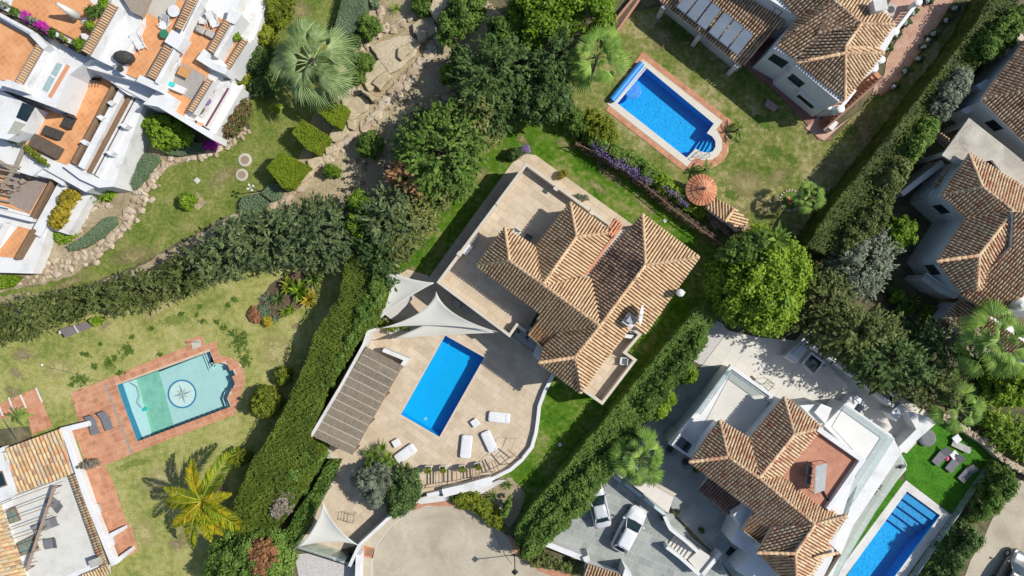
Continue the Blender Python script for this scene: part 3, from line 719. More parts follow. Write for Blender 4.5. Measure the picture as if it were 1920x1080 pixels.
sheet('lawn', wobble([(1030, 170), (1080, 100), (1150, 60), (1190, 20), (1260, 10), (1380, 90), (1520, 210), (1560, 260), (1640, 180), (1720, 110), (1860, -30), (1890, -30), (1880, 30), (1500, 440), (1420, 440), (1340, 460), (1230, 360), (1110, 280)], 16, 3), Z, L_TR)
DP = [(.22, .17, .10), (.34, .28, .18)]; DG = [(.20, .18, .075), (.32, .28, .14)]; GG = [(.06, .13, .015), (.11, .18, .03)]
for c in [(42, 665, 42, 26), (25, 735, 34, 22), (195, 607, 22, 28), (30, 700, 36, 16), (555, 612, 18, 10), (410, 925, 36, 60), (355, 1000, 40, 60), (520, 470, 60, 14), (330, 1020, 30, 26)]: softpatch('bare_soil', *c, R.randrange(0, 40), DP)
for c in [(1400, 345, 60, 45), (1430, 390, 55, 24), (1500, 425, 44, 18), (1380, 405, 30, 34), (1620, 250, 30, 70), (1560, 310, 60, 30), (1240, 70, 40, 40), (1180, 110, 30, 40), (1460, 330, 40, 24), (1530, 250, 50, 20), (1180, 240, 26, 40)]: softpatch('dry_grass', *c, R.randrange(-30, 30), DG, lo=.2)
for c in [(980, 262, 20, 12), (1145, 330, 50, 14), (1210, 385, 46, 12), (1060, 270, 30, 10), (1160, 405, 16, 8), (900, 330, 16, 30), (1120, 350, 34, 12), (775, 505, 16, 10)]: softpatch('dry_grass', *c, R.randrange(20, 45), DG, lo=.3)
for c in [(1450, 285, 34, 22), (1485, 300, 26, 16), (1370, 365, 24, 18), (1600, 245, 16, 14), (1270, 60, 60, 30), (1330, 130, 60, 26), (1430, 230, 50, 20)]: softpatch('rich_grass', *c, R.randrange(0, 50), GG, lo=.25)
for c in [(250, 480, 70, 26), (420, 330, 60, 20), (560, 20, 40, 30), (130, 530, 60, 14)]: softpatch('dry_grass', *c, R.randrange(-40, 0), DG, lo=.35)
for c in [(60, 620, 60, 18), (300, 900, 70, 40), (520, 660, 50, 60), (300, 580, 80, 20), (110, 690, 50, 30), (270, 1000, 40, 50)]: softpatch('straw_grass', *c, R.randrange(-40, 0), [(.36, .33, .13), (.44, .40, .19)], lo=.25)
for c in [(215, 940, 16, 90), (250, 870, 60, 14), (330, 600, 60, 20)]: softpatch('green_grass', *c, -15 if c[0] == 215 else R.randrange(-30, 0), [(.15, .21, .04), (.2, .26, .06)], lo=.3)
for c in [(800, 1010, 60, 26), (870, 1000, 40, 18), (760, 1050, 30, 40), (900, 1060, 50, 16), (1880, 960, 26, 30), (1860, 1060, 26, 16)]: softpatch('oil_stain', *c, R.randrange(0, 180), [(.24, .205, .15), (.31, .27, .2)], lo=.4, z=.016)
ground_cover('clover', [(150, 712, 16, 12), (240, 655, 13, 11), (450, 640, 14, 22), (460, 676, 10, 14), (205, 680, 9, 9), (178, 688, 7, 7), (165, 665, 6, 5), (340, 590, 4, 4), (380, 602, 5, 4), (440, 562, 5, 4), (428, 572, 3, 3), (155, 662, 3, 4), (215, 672, 4, 4), (248, 632, 3, 3), (407, 604, 3, 3), (300, 665, 6, 3), (226, 700, 8, 5), (375, 575, 3, 3), (370, 590, 2, 3), (285, 615, 5, 3), (480, 600, 5, 4), (435, 625, 7, 5), (190, 645, 3, 3), (135, 722, 6, 4), (420, 615, 6, 4)], leafmat('clover_leaf', [(.08, .15, .02), (.13, .22, .035), (.19, .28, .05)]))
# right boundary lane and streets
sheet('road', [(699, 1130), (699, 1053), (704, 1033), (713, 1018), (730, 994), (750, 975), (770, 962), (793, 953), (819, 949), (850, 949), (905, 962), (950, 1005), (1000, 1050), (1040, 1070), (1130, 1130)], Z*3, concrete)
sheet('pavement', [(655, 1130), (672, 1020), (722, 972), (760, 946), (800, 938), (845, 940), (850, 947), (819, 947), (793, 951), (770, 960), (750, 973), (729, 992), (711, 1017), (702, 1033), (697, 1053), (697, 1130)], .12, concrete, thick=.12)
kb = MB(); band(kb, [(697, 1130), (697, 1053), (702, 1033), (711, 1017), (729, 992), (750, 973), (770, 960), (793, 951), (819, 947), (850, 947), (900, 960)], .16, .135, 0); kb = kb.build('kerb', kerbm); kb['kind'] = 'structure'
sheet('road', wobble([(1960, 880), (1905, 905), (1870, 950), (1845, 1010), (1820, 1050), (1790, 1130), (1960, 1130)], 20, 1), Z*3, concrete)
sheet('gravel_yard', [(570, 1130), (552, 1040), (600, 1035), (668, 1060), (660, 1130)], Z*4, gravw)
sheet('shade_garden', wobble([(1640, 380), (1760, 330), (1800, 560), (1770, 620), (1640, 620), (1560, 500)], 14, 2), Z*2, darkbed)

# ============================================================ POOLS
def pool(label, water, floor_parts, depth, wm, wallm, coping, copm, deckz=.06, wl=-.12):
    P = WL(water, 0); c = sum(P, Vector())/len(P); t = thing('swimming_pool', label, 'swimming pool', c)
    P = ccw(P); n = len(P)
    # basin: walls then floor
    mb = MB()
    for i in range(n):
        a, b = P[i], P[(i+1) % n]; mb.add([(a.x, a.y, -depth), (b.x, b.y, -depth), (b.x, b.y, deckz-.02), (a.x, a.y, deckz-.02)], [(3, 2, 1, 0)])
    mb.build('basin_wall', wallm, t)
    k = (H+0)/H
    for pts, z, m in floor_parts:
        q = MB(); Q = ccw(WL(pts, 0))
        Q = [Vector((v.x, v.y, z)) for v in Q]
        if z > -depth+.01: q.prism(Q, -depth)
        else: q.add(Q, [list(range(len(Q)))])
        q.build('basin_floor' if z <= -depth+.01 else 'step', m, t)
    w = MB(); w.add([(v.x, v.y, wl) for v in P], [list(range(n))]); w.build('water', wm, t)
    return t
def ring(mb, outer, inner, z1, z0, m=0):
    """deck with a hole: strips between two closed pixel outlines of the same length"""
    O, I = [[Vector((p.x, p.y, z1)) for p in WL(q)] for q in (outer, inner)]; n = len(O)
    for i in range(n):
        j = (i+1) % n; mb.prism([O[i], O[j], I[j], I[i]], z0, m, a=.5)
# holes in the ground sheets: cut the pools out of every sheet they cross
def cut_holes(polys):
    import bmesh
    cutters = []
    for pts in polys:
        mb = MB(); P = ccw(WL(pts)); mb.prism([v+Vector((0, 0, .5)) for v in P], -4, bottom=True); c = mb.build('cutter', white); cutters.append((c, P))
    for o in list(COL.objects):
        if o.type == 'MESH' and o.get('kind') == 'structure':
            ws = [o.matrix_world @ v.co for v in o.data.vertices]
            x0, x1, y0, y1 = min(w.x for w in ws), max(w.x for w in ws), min(w.y for w in ws), max(w.y for w in ws)
            for c, P in cutters:
                if max(p.x for p in P) < x0 or min(p.x for p in P) > x1 or max(p.y for p in P) < y0 or min(p.y for p in P) > y1: continue
                carve(o, [(p.x, p.y) for p in P])
    for c, _ in cutters: bpy.data.objects.remove(c)
def carve(o, hole):
    """flat sheet minus a polygon, by constrained triangulation"""
    from mathutils.geometry import delaunay_2d_cdt
    me = o.data; z = max(v.co.z for v in me.vertices); top = [p for p in me.polygons if abs(sum(me.vertices[i].co.z for i in p.vertices)/len(p.vertices)-z) < 1e-4]
    outs = [[(me.vertices[i].co.x, me.vertices[i].co.y) for i in p.vertices] for p in top]; thick = z-min(v.co.z for v in me.vertices)
    vs, fs = [], []
    for po in outs:
        pts = [Vector(p) for p in po]+[Vector(p) for p in hole]; n, h = len(po), len(hole)
        ed = [(i, (i+1) % n) for i in range(n)]+[(n+i, n+(i+1) % h) for i in range(h)]
        r = delaunay_2d_cdt(pts, ed, [], 0, 1e-5); V, F = r[0], r[2]
        for f in F:
            cx = sum(V[i][0] for i in f)/len(f); cy = sum(V[i][1] for i in f)/len(f)
            if inside(cx, cy, po) and not inside(cx, cy, hole):
                b = len(vs); vs += [(V[i][0], V[i][1], z) for i in f]; fs.append(list(range(b, b+len(f))))
    m = me.materials[0]; nm = me.name; new = bpy.data.meshes.new(nm); new.from_pydata(vs, [], fs); new.materials.append(m)
    new.attributes.new('v', 'FLOAT', 'FACE').data.foreach_set('value', [.5]*len(fs)); o.data = new
POOL_M = [(835, 629), (908, 670), (824, 819), (752, 777)]
POOL_TR = [(1210, 126), (1338, 232), (1325, 250), (1335, 256), (1341, 265), (1341, 276), (1336, 284), (1327, 287), (1316, 285), (1304, 279), (1287, 296), (1156, 193)]
POOL_L = [(220, 722), (380, 664), (394, 659), (402, 680), (412, 680), (424, 683), (435, 691), (441, 702), (442, 713), (439, 724), (431, 735), (426, 747), (434, 766), (330, 803), (260, 832), (238, 776)]
POOL_BR = [(1700, 921), (1762, 966), (1640, 1130), (1548, 1130)]
cut_holes([POOL_M, POOL_TR, POOL_L, POOL_BR])
blue_t = mat('pool_tile_azure', [(.01, .40, .76), (.015, .45, .82)], 2, .4, 0, 12, .05, .2)
blue_m = mat('pool_mosaic_blue', [(.01, .33, .76), (.02, .42, .86), (.08, .56, .92)], 5, .4, 0, 22, .25, .2)
blue_p = mat('pool_floor_pale', [(.40, .62, .62), (.50, .70, .69)], .8, .5, 0, 12, .05, .2)
blue_p2 = mat('pool_ledge_pale', [(.50, .70, .70), (.56, .75, .75)], .8, .5, 0, 12, .05, .2)
green_p = mat('pool_floor_algae', [(.16, .42, .33), (.24, .54, .42), (.30, .60, .48)], 1.5, .7, 0, 14, .25, .2)
navy = mat('pool_wall_navy', [(.02, .19, .33), (.03, .24, .38)], 2, .4, 0, 12, .1, .2)
WA = watermat('water_azure', (.55, .93, .985), .1, 2.5)
WB = watermat('water_rippled', (.62, .94, .99), .14, 5)
WC = watermat('water_clear', (.90, .975, .975), .1, 2.5)
def sub(pts, a, b, c, d): pass
pool('plain rectangular azure pool with crisp edges on the cream stone terrace', POOL_M, [(POOL_M, -1.35, blue_t)], 1.35, WA, blue_t, None, None)
pl_tr = pool('rippled mosaic blue pool with a rounded stair bay beside the round tiled barbecue', POOL_TR,
     [(POOL_TR, -1.35, blue_m), ([(1325, 250), (1335, 256), (1341, 265), (1341, 276), (1336, 284), (1327, 287), (1316, 285), (1304, 279), (1310, 270)], -1.0, blue_m),
      ([(1329, 252), (1335, 256), (1341, 265), (1341, 276), (1336, 284), (1327, 287), (1316, 285), (1311, 281)], -.7, blue_m),
      ([(1333, 255), (1341, 265), (1341, 276), (1336, 284), (1327, 287), (1317, 285)], -.45, blue_m), ([(1338, 260), (1341, 265), (1341, 276), (1336, 284), (1327, 287), (1323, 286)], -.25, blue_m)], 1.35, WB, blue_m, None, None)
pl_l = pool('pale turquoise pool with a compass star on its floor and curved steps', POOL_L,
     [([(245, 716), (380, 664), (394, 659), (402, 680), (424, 683), (441, 702), (439, 724), (426, 747), (434, 766), (330, 803), (262, 832), (270, 790)], -1.15, blue_p),
      ([(220, 722), (243, 714), (252, 745), (268, 800), (275, 826), (260, 832), (238, 776)], -.95, blue_p2),
      ([(243, 713.6), (286, 698), (297, 735), (316, 808), (275, 826), (268, 800), (252, 745)], -1.13, green_p)]
     + [([(372+6*i, 666-2*i), (394, 659), (401, 678), (392, 693-4*i), (384+5*i, 697-4*i)], -.95+.2*i, blue_p2) for i in range(4)]
     + [([(402, 681), (412, 682), (422, 686), (431, 693), (437, 703), (437, 714), (433, 724), (424, 735), (419, 747), (426, 768), (434, 766), (426, 747), (431, 735), (439, 724), (442, 713), (441, 702), (435, 691), (424, 683), (412, 680), (402, 678)], -.35, blue_p2),
        ([(396, 690), (412, 687), (420, 691), (428, 698), (432, 708), (430, 718), (424, 728), (415, 738), (411, 750), (419, 771), (434, 766), (426, 747), (431, 735), (439, 724), (442, 713), (441, 702), (435, 691), (424, 683), (412, 680), (402, 680)], -.7, blue_p)], 1.15, WC, navy, None, None)
pl_br = pool('bright blue pool with broad underwater steps running off the lower edge', POOL_BR,
     [(POOL_BR, -1.35, blue_m)]+[([(1700-9*i, 921+13*i), (1700, 921), (1762, 966), (1762-9*i, 966+13*i)], -.2-.28*(i-1), mat('pool_step_blue', [(.05, .30, .66), (.12, .42, .78)], 4, .4, 0, 20, .3, .2)) for i in (1, 2, 3, 4)], 1.35, WB, blue_m, None, None)
# compass star medallion
c0 = W(331, 742, 0)
def disc(r0, r1, z, m, nm, par, n=32, c=None):
    c = c or c0; mb = MB(); vs = [(c.x+r*math.cos(2*math.pi*i/n), c.y+r*math.sin(2*math.pi*i/n), z) for r in (r0, r1) for i in range(n)]
    if r0 < .01: mb.add(vs[n:], [list(range(n))])
    else: mb.add(vs, [(i, n+i, n+(i+1) % n, (i+1) % n) for i in range(n)])
    return mb.build(nm, m, par)
med = disc(0, 1.33, -1.116, mat('star_ground', [(.62, .74, .72), (.68, .80, .78)], 2, .5, 0, 20, .05, .1), 'compass_medallion', pl_l)
disc(1.22, 1.38, -1.112, mat('star_ring', [(.05, .22, .45), (.08, .28, .5)], 6, .5, 0, 20, .2, .3), 'medallion_ring', med)
mb = MB()
for k in range(8):
    t = math.radians(17+45*k); l = 1.0 if k % 2 == 0 else .72
    tip = Vector((c0.x+l*math.cos(t), c0.y+l*math.sin(t), -1.108))
    for s, mi in ((-1, 0), (1, 1)):
        u = t+s*math.radians(22.5); mb.add([(c0.x, c0.y, -1.108), (c0.x+.3*math.cos(u), c0.y+.3*math.sin(u), -1.108), tip], [(0, 1, 2) if s < 0 else (0, 2, 1)], mi if k % 2 == 0 else mi+2)
mb.build('compass_star', [mat('star_blue', [(.08, .25, .45), (.1, .3, .5)], 3), mat('star_grey', [(.45, .55, .6), (.5, .6, .65)], 3), mat('star_ochre', [(.5, .42, .25), (.55, .47, .3)], 3), mat('star_sand', [(.6, .6, .5), (.65, .65, .55)], 3)], med)

# pool surrounds
def deck(name, outer, inner, z, m, parent=None, kind='structure'):
    mb = MB(); ring(mb, outer, inner, z, 0); o = mb.build(name, m, parent)
    if parent is None: o['kind'] = kind
    return o
cop_in = POOL_TR
cop_out = [(1207, 115), (1354, 229), (1341, 245), (1347, 250), (1353, 262), (1353, 281), (1345, 293), (1331, 300), (1316, 300), (1304, 294), (1288, 313), (1138, 195)]
cream_c = mat('cream_coping', [(.54, .51, .44), (.60, .57, .51)], 1.5, .7, .05, 10, .06, .3)
deck('pool_coping', cop_out, cop_in, .07, cream_c)
tr_deck = [(1204, 96), (1373, 228), (1356, 245), (1362, 252), (1366, 262), (1366, 286), (1355, 303), (1334, 316), (1314, 318), (1298, 312), (1280, 320), (1136, 207)]
td = sheet('pool_deck', tr_deck, .03, grout); carve(td, [(p.x, p.y) for p in WL(cop_out)][::-1])
ad = math.atan2(-132, 169)
def pave_ring(name, outer, hole, z, ang, tw, th, m, mj, cap=300, gap=.045, stag=0, thick=.025):
    """separate tiles over an outline with a hole"""
    par = thing(name, None, None, W(*outer[0]), kind='structure')
    Hh = [(p.x, p.y) for p in WL(hole)] if hole else None; P = [(p.x, p.y) for p in WL(outer)]; co, si = math.cos(ang), math.sin(ang)
    Q = [(x*co+y*si, -x*si+y*co) for x, y in P]; x0, x1 = min(q[0] for q in Q), max(q[0] for q in Q); y0, y1 = min(q[1] for q in Q), max(q[1] for q in Q)
    b = MB(); b.box((0, 0, -thick), tw-gap, th-gap, thick); o = b.build('tile', m, None); me = o.data; bpy.data.objects.remove(o); cells = []; j = 0; y = y0
    while y < y1:
        x = x0-(stag*tw if j % 2 else 0)
        while x < x1:
            cx, cy = (x+tw/2), (y+th/2); wx, wy = cx*co-cy*si, cx*si+cy*co
            if not (Hh and inside(wx, wy, Hh)):
                c = clip(Q, [(x+gap/2, y+gap/2), (x+tw-gap/2, y+gap/2), (x+tw-gap/2, y+th-gap/2), (x+gap/2, y+th-gap/2)])
                if len(c) > 2 and area2(c) > .12*tw*th: cells.append((area2(c), c, wx, wy))
            x += tw
        y += th; j += 1
    cells.sort(key=lambda t: -t[0]); rest = MB()
    for i, (A, c, wx, wy) in enumerate(cells):
        if i < cap and A > .985*(tw-gap)*(th-gap): inst(me, 'tile', par, (wx, wy, z+R.uniform(0, .004)), ang)
        else: rest.prism([Vector((p[0]*co-p[1]*si, p[0]*si+p[1]*co, z)) for p in c], z-thick)
    if rest.f: o = rest.build('cut_tile', mj, par); o['kind'] = 'stuff'
    return par
pave_ring('terracotta_surround', tr_deck, cop_out, .06, ad, .5, .5, terra, terras)
# left pool
lo_in = POOL_L
lo_out = [(207, 711), (352, 648), (407, 640), (413, 666), (422, 667), (435, 670), (447, 680), (457, 695), (459, 712), (456, 728), (450, 740), (445, 750), (442, 777), (338, 815), (248, 851), (222, 780)]
al = math.radians(20.5)
lo_big = [(132, 737), (205, 708), (352, 649), (347, 637), (378, 629), (384, 646), (404, 640), (413, 667), (426, 668), (440, 673), (452, 684), (458, 698), (459, 714), (456, 730), (450, 744), (442, 777), (338, 815), (200, 871), (165, 882), (145, 825), (128, 805), (150, 795)]
lb = sheet('pool_deck', lo_big, .02, grout); carve(lb, [(p.x, p.y) for p in WL(POOL_L)][::-1])
pave_ring('terracotta_surround', lo_big, POOL_L, .05, al, .52, .52, terra, terras)
mb = MB(); mb.beam(W(197, 719, .06), W(247, 852, .06), .12, .012); mb.build('drain_grate', mat('drain_grey', [(.2, .25, .24), (.3, .34, .33)], 4), lb)
# bottom right pool coping
br_out = [(1698, 900), (1783, 965), (1663, 1130), (1527, 1130)]
deck('pool_coping', br_out, POOL_BR, .07, white2)
# ============================================================ CENTRAL VILLA
def house(label, loc_px, name='villa', cat='villa', group=None):
    return thing(name, label, cat, W(loc_px[0], loc_px[1], 0), group)
def body(parent, pts, z1, m=cream, z0=0, name='wall', mtop=None):
    mb = MB(); mb.prism(WL(pts, z1), z0, 0, 0 if mtop is None else 1); return mb.build(name, [m]+([mtop] if mtop else []), parent)
def parapet(parent, pts, z1, z0, w=.22, m=cream, name='parapet'):
    mb = MB(); band(mb, pts, w, z1, z0); return bevel(mb.build(name, m, parent), .02, 1)
ang_m = math.atan2(-122, 170)      # the plot's main direction
V1 = house('large central villa with tan tiled hip roofs and two cream stone terraces', (1100, 560))
# terrace block north-west
tpoly = [(987, 311), (1141, 423), (1090, 500), (1020, 585), (990, 620), (971, 607), (956, 627), (824, 530)]
body(V1, tpoly, 2.9, cream, 0, 'terrace_block')
tz = 3.0
tf = thing('terrace_floor', None, None, W(950, 480, tz)); link_p = tf.parent
tf.parent = V1; tf.matrix_parent_inverse = Matrix.Translation(-V1.location)
pave(tf, [(987, 313), (1139, 424), (1090, 500), (1020, 585), (988, 618), (970, 605), (955, 626), (826, 530)], tz, ang_m, 1.0, .62, trav, (travj, travs), 'flagstone', .025, .09, 260, .5, .004)
parapet(V1, [(987.5, 622), (969, 609), (955, 629), (822, 529), (986.5, 308), (1143, 421)], 3.95, 2.9, .26)
for p in [(935, 381), (862, 476), (1043, 353), (1110, 398)]: cps = MB(); cps.box(W(p[0], p[1], 3.95), .42, .42, .1, ang_m); cps.build('parapet_cap', cream, V1)
# terrace block south-east
body(V1, [(1199, 627), (1172, 660), (1190, 676), (1129, 754), (1094, 732), (1150, 640)], 2.9, cream, 0, 'terrace_block')
tf2 = thing('terrace_floor', None, None, W(1140, 690, tz)); tf2.parent = V1; tf2.matrix_parent_inverse = Matrix.Translation(-V1.location)
pave(tf2, [(1198, 629), (1170, 661), (1188, 677), (1129, 752), (1096, 731), (1150, 650), (1180, 615)], tz, ang_m, 1.0, .62, trav, (travj, travs), 'flagstone', .025, .09, 100, .5, .004)
parapet(V1, [(1186, 617), (1200, 627), (1171, 661), (1191, 675), (1129, 756), (1093, 731)], 3.95, 2.9, .26)
# walls under the roofs
E, T = 5.6, 6.85
body(V1, [(1014, 578), (992, 622), (1022, 648), (1050, 620)], 4.4, cream, 0)
body(V1, [(948, 437), (901, 497), (1012, 580), (1062, 618), (1015, 675), (1084, 727), (1110, 695), (1165, 622), (1205, 618), (1300, 483), (1207, 412), (1180, 430), (1150, 432), (1072, 388), (1004, 470)], E-.15, cream, 0)
J = (1125, 611, T)
roof(V1, [
    [(955, 489, T), (893, 498, E), (947, 427, E)],
    [(955, 489, T), (893, 498, E), (1015, 588, E), (990, 626), (1019, 652), (1055, 619), J[:2]],
    [(955, 489, T), (947, 427, E), (1004, 464, E), (1018, 534)],
    [(1081, 444, T), (1069, 380, E), (1004, 464, E), (1018, 534)],
    [(1081, 444, T), (1069, 380, E), (1149, 436, E)],
    [(1081, 444, T), (1149, 436, E), (1088, 521, 5.75), (1018, 534)],
    [(1018, 534, T), J, (1107, 520, 5.8), (1088, 521)],
    [(1210, 497, T), (1205, 402, E), (1310, 482, E)],
    [(1210, 497, T), (1310, 482, E), (1207, 628, E), (1184, 611), (1165, 634), (1089, 736), (1078, 670)],
    [(1078, 670, T), (1088, 736, E), (1011, 680, E)],
    [J, (1078, 670, T), (1011, 680, E), (1019, 652), (1055, 619)]],
    [[(893, 498, E), (955, 489, T), (947, 427, E)], [(955, 489, T), (1018, 534, T), J], [(1069, 380, E), (1081, 444, T), (1018, 534, T)], [(1081, 444, T), (1149, 436, E)],
     [(1205, 402, E), (1210, 497, T), J, (1078, 670, T), (1088, 736, E)], [(1210, 497, T), (1310, 482, E)], [(1078, 670, T), (1011, 680, E)]],
    E-.14, TILE_TAN, cream)
roof(V1, [[(1210, 497, T), J, (1109, 513, E), (1205, 402)]], [], E-.14, TILE_STAIN, cream)
# small tiled lean-to between the wings with a red flashing
roof(V1, [[(1151, 410, 5.5), (1166, 421, 5.5), (1150, 447, 5.9), (1137, 438)]], [], 5.3, TILE_RED, cream)
mb = MB(); mb.beam(W(1166, 424, 5.75), W(1098, 516, 5.75), .22, .08); mb.build('flashing', TILE_RED, V1)
# chimney and dish
mb = MB(); mb.box(W(1181, 601, 6.4)-Vector((0, 0, .8)), .8, .8, 1.6, ang_m); mb.box(W(1181, 601, 7.2), 1.0, 1.0, .12, ang_m); ch = mb.build('chimney', white2, V1); bevel(ch, .02, 1)
mb = MB(); mb.box(W(1181, 600, 7.35), .5, .5, .25, ang_m); mb.build('chimney_pot', greyw, ch)
mb = MB(); mb.box(W(1275, 549, 6.0)-Vector((0, 0, .7)), .45, .45, 1.4, ang_m, 1); mb.lathe(W(1275, 549, 6.7), [(.26, 0), (.34, .1), (.3, .3), (.12, .42)], 14); mb.build('flue', [white, cream], V1)
ds = thing('satellite_dish', 'white satellite dish seen edge on beside the central villa chimney', 'satellite dish', W(1198, 590, 5.6))
mb = MB(); c = W(1199, 590, 7.4); n = Vector((.93, -.12, .34)).normalized(); u = n.orthogonal().normalized(); v = n.cross(u)
rg = [(0, 0), (.35, .03), (.65, .10), (.85, .18)]; vs = []
for r_, d_ in rg[1:]:
    for k in range(20): t = 6.2832*k/20; vs.append(c+(u*math.cos(t)+v*math.sin(t))*r_+n*d_)
b0 = [c]; mb.add(b0+vs, [(0, 1+k, 1+(k+1) % 20) for k in range(20)]+[(1+r_*20+k, 1+(r_+1)*20+k, 1+(r_+1)*20+(k+1) % 20, 1+r_*20+(k+1) % 20) for r_ in range(2) for k in range(20)])
dd = mb.build('reflector', plast, ds, True); so_ = dd.modifiers.new('t', 'SOLIDIFY'); so_.thickness = .03
mb = MB(); mb.tube(W(1197, 590, 6.2), c, .04); mb.tube(c, c+n*.7-Vector((0, 0, .15)), .02); mb.box(c+n*.7-Vector((0, 0, .2)), .12, .12, .12); mb.build('mast', metal, ds)
# air conditioning units on the small terrace
def ac_unit(px, py, z, rz, label, s=1):
    t = thing('air_conditioner', label, 'air conditioner', W(px, py, z)); c = W(px, py, z); mb = MB(); mb.box((c.x, c.y, z+.05), .85*s, .34*s, .6, rz); bevel(mb.build('casing', plast, t), .02, 1)
    mb = MB(); d = Vector((math.sin(rz), -math.cos(rz), 0)); mb.tube(Vector((c.x, c.y, z+.36))+d*.17*s, Vector((c.x, c.y, z+.36))+d*.2*s, .22, n=14); mb.build('fan_grille', greyf, t)
    mb = MB()
    for s_ in (-1, 1): mb.box((c.x+s_*.3*math.cos(rz), c.y+s_*.3*math.sin(rz), z), .06, .36, .05, rz)
    mb.build('foot', metal, t); return t
ac_unit(1178, 630, tz, ang_m+.5, 'white air conditioner under the chimney on the small terrace')
ac_unit(1186, 622, tz, ang_m+.3, 'air conditioner standing at the back corner of the small terrace', .8)
# windows of the villa seen under the eaves
Fp = lambda px, py: W(px, py, E-.15)*1
for (a, b, t_, z_, w_, h_) in [((1012, 580), (990, 620), .5, 4.2, 1.3, 1.5)]:
    A, B = Fp(*a), Fp(*b); A.z = B.z = 0; window(V1, A, B, t_, z_, w_, h_, True, side=-1)

# ---- patio
patio_pts = [(722, 600), (735, 512), (765, 505), (800, 516), (826, 530), (956, 627), (1040, 690), (1036, 704), (1021, 735), (1010, 760), (1007, 795), (1004, 815), (997, 840), (977, 865), (956, 882), (921, 899), (867, 914), (800, 926), (775, 928), (745, 950), (700, 990), (672, 1022), (640, 1030), (612, 1048), (555, 1028), (585, 985), (603, 935), (635, 868), (583, 820), (694, 615)]
pat = thing('patio', None, None, W(850, 700), kind='structure')
jb = pave(pat, patio_pts, .045, ang_m, .98, .6, trav, (travj, travs), 'flagstone', .022, .03, 300, .5, .004)
# open the pool in the paving
bpy.context.view_layer.update()
Hm = [(p.x, p.y) for p in WL(POOL_M)]
carve(jb, Hm[::-1])
def drop_in_hole(par, hole, grow=.0):
    for o in list(par.children):
        if o.type != 'MESH' or o == jb: continue
        if o.name.startswith('flagstone'):
            if len(o.data.polygons) > 8 and not o.name.startswith('flagstone_'): pass
ad_cells = [o for o in pat.children if o.name.startswith(('flagstone', 'travertine'))]
def poly_minus(o, hole):
    me = o.data; mw = o.matrix_basis; multi = len(me.polygons) > 14; z = None; mb = MB(); hit = False
    for p in me.polygons:
        if p.normal.z < .5: continue
        Q = [mw @ me.vertices[i].co for i in p.vertices]; c = sum(Q, Vector())/len(Q)
        touches = any(inside(q.x, q.y, hole) for q in Q) or inside(c.x, c.y, hole) or any(inside(h[0], h[1], [(q.x, q.y) for q in Q]) for h in hole)
        if not touches: 
            if multi: mb.prism(Q, Q[0].z-.03)
            continue
        hit = True
        # keep the pieces on the outer side of each edge of the convex hole
        n = len(hole); rem = [(q.x, q.y) for q in Q]
        for i in range(n):
            a, b = hole[i], hole[(i+1) % n]; f = lambda q: (b[0]-a[0])*(q[1]-a[1])-(b[1]-a[1])*(q[0]-a[0])
            out, keep = [], []
            for j in range(len(rem)):
                p_, q_ = rem[j-1], rem[j]; fp, fq = f(p_), f(q_)
                if (fp >= 0) != (fq >= 0):
                    t = fp/(fp-fq); x = (p_[0]+(q_[0]-p_[0])*t, p_[1]+(q_[1]-p_[1])*t); out.append(x); keep.append(x)
                (keep if fq >= 0 else out).append(q_)
            if len(out) > 2 and area2(out) > .004: mb.prism([Vector((q[0], q[1], Q[0].z)) for q in out], Q[0].z-.03)
            rem = keep
            if len(rem) < 3: break
    if not hit: return
    if mb.f:
        nm = o.name.split('.')[0]; n_ = mb.build(nm, me.materials[0], None); n_.parent = o.parent; n_.matrix_parent_inverse = o.matrix_parent_inverse.copy()
        if multi: n_['kind'] = 'stuff'
    bpy.data.objects.remove(o)
hccw = Hm if sum(p[0]*q[1]-q[0]*p[1] for p, q in zip(Hm, Hm[1:]+Hm[:1])) > 0 else Hm[::-1]
def carve_tiles(par, hole):
    for o in [o for o in par.children if o.type == 'MESH' and 'joint' not in o.name]: poly_minus(o, hole)
carve_tiles(pat, hccw)
# side paving north-east and the shaded strip on the west
np_ = thing('side_path', None, None, W(1080, 350), kind='structure')
pave(np_, [(962, 303), (985, 288), (1005, 291), (1186, 421), (1160, 448), (990, 326), (826, 537), (800, 526), (880, 415)], .09, ang_m, 1.0, .62, trav, (travj, travs), 'flagstone', .025, .06, 140, .5, .003)
body(V1, [(1018, 652), (1010, 676), (1000, 668), (1010, 646)], 2.6, white, 0, 'porch_pier')
pb = sheet('planting_bed', [(972, 612), (1020, 655), (1012, 668), (962, 630)], .10, gravw, thick=.1)
# curved garden wall round the patio
cw = thing('garden_wall', 'low white curved wall edging the cream pool patio', 'garden wall', W(1000, 800))
mb = MB(); band(mb, [(1040, 697), (1036, 706), (1021, 735), (1011, 762), (1008, 790), (1005, 811), (997, 839), (978, 863), (957, 881), (921, 899), (868, 914), (800, 929)], .34, .55, 0); bevel(mb.build('wall', white, cw), .03, 1)
mb = MB(); band(mb, [(921, 901), (868, 916), (830, 925)], .75, .95, 0); mb.build('pier_wall', white, cw)
body(cw, [(770, 940), (810, 927), (832, 930), (900, 915), (935, 900), (950, 900), (905, 925), (845, 938), (790, 945)], .5, white2, 0, 'planter_wall')
# low wall along the lower patio edge towards the street
lw = thing('garden_wall', 'slanting white garden wall between the lower patio and the pavement', 'garden wall', W(700, 990))
mb = MB(); band(mb, [(762, 935), (728, 972), (698, 1000), (673, 1023), (655, 1062)], .28, 1.7, 0); mb.build('wall', white, lw)
mb = MB(); band(mb, [(672, 1040), (668, 1130)], .45, 1.5, 0); mb.build('gate_pier', white, lw)
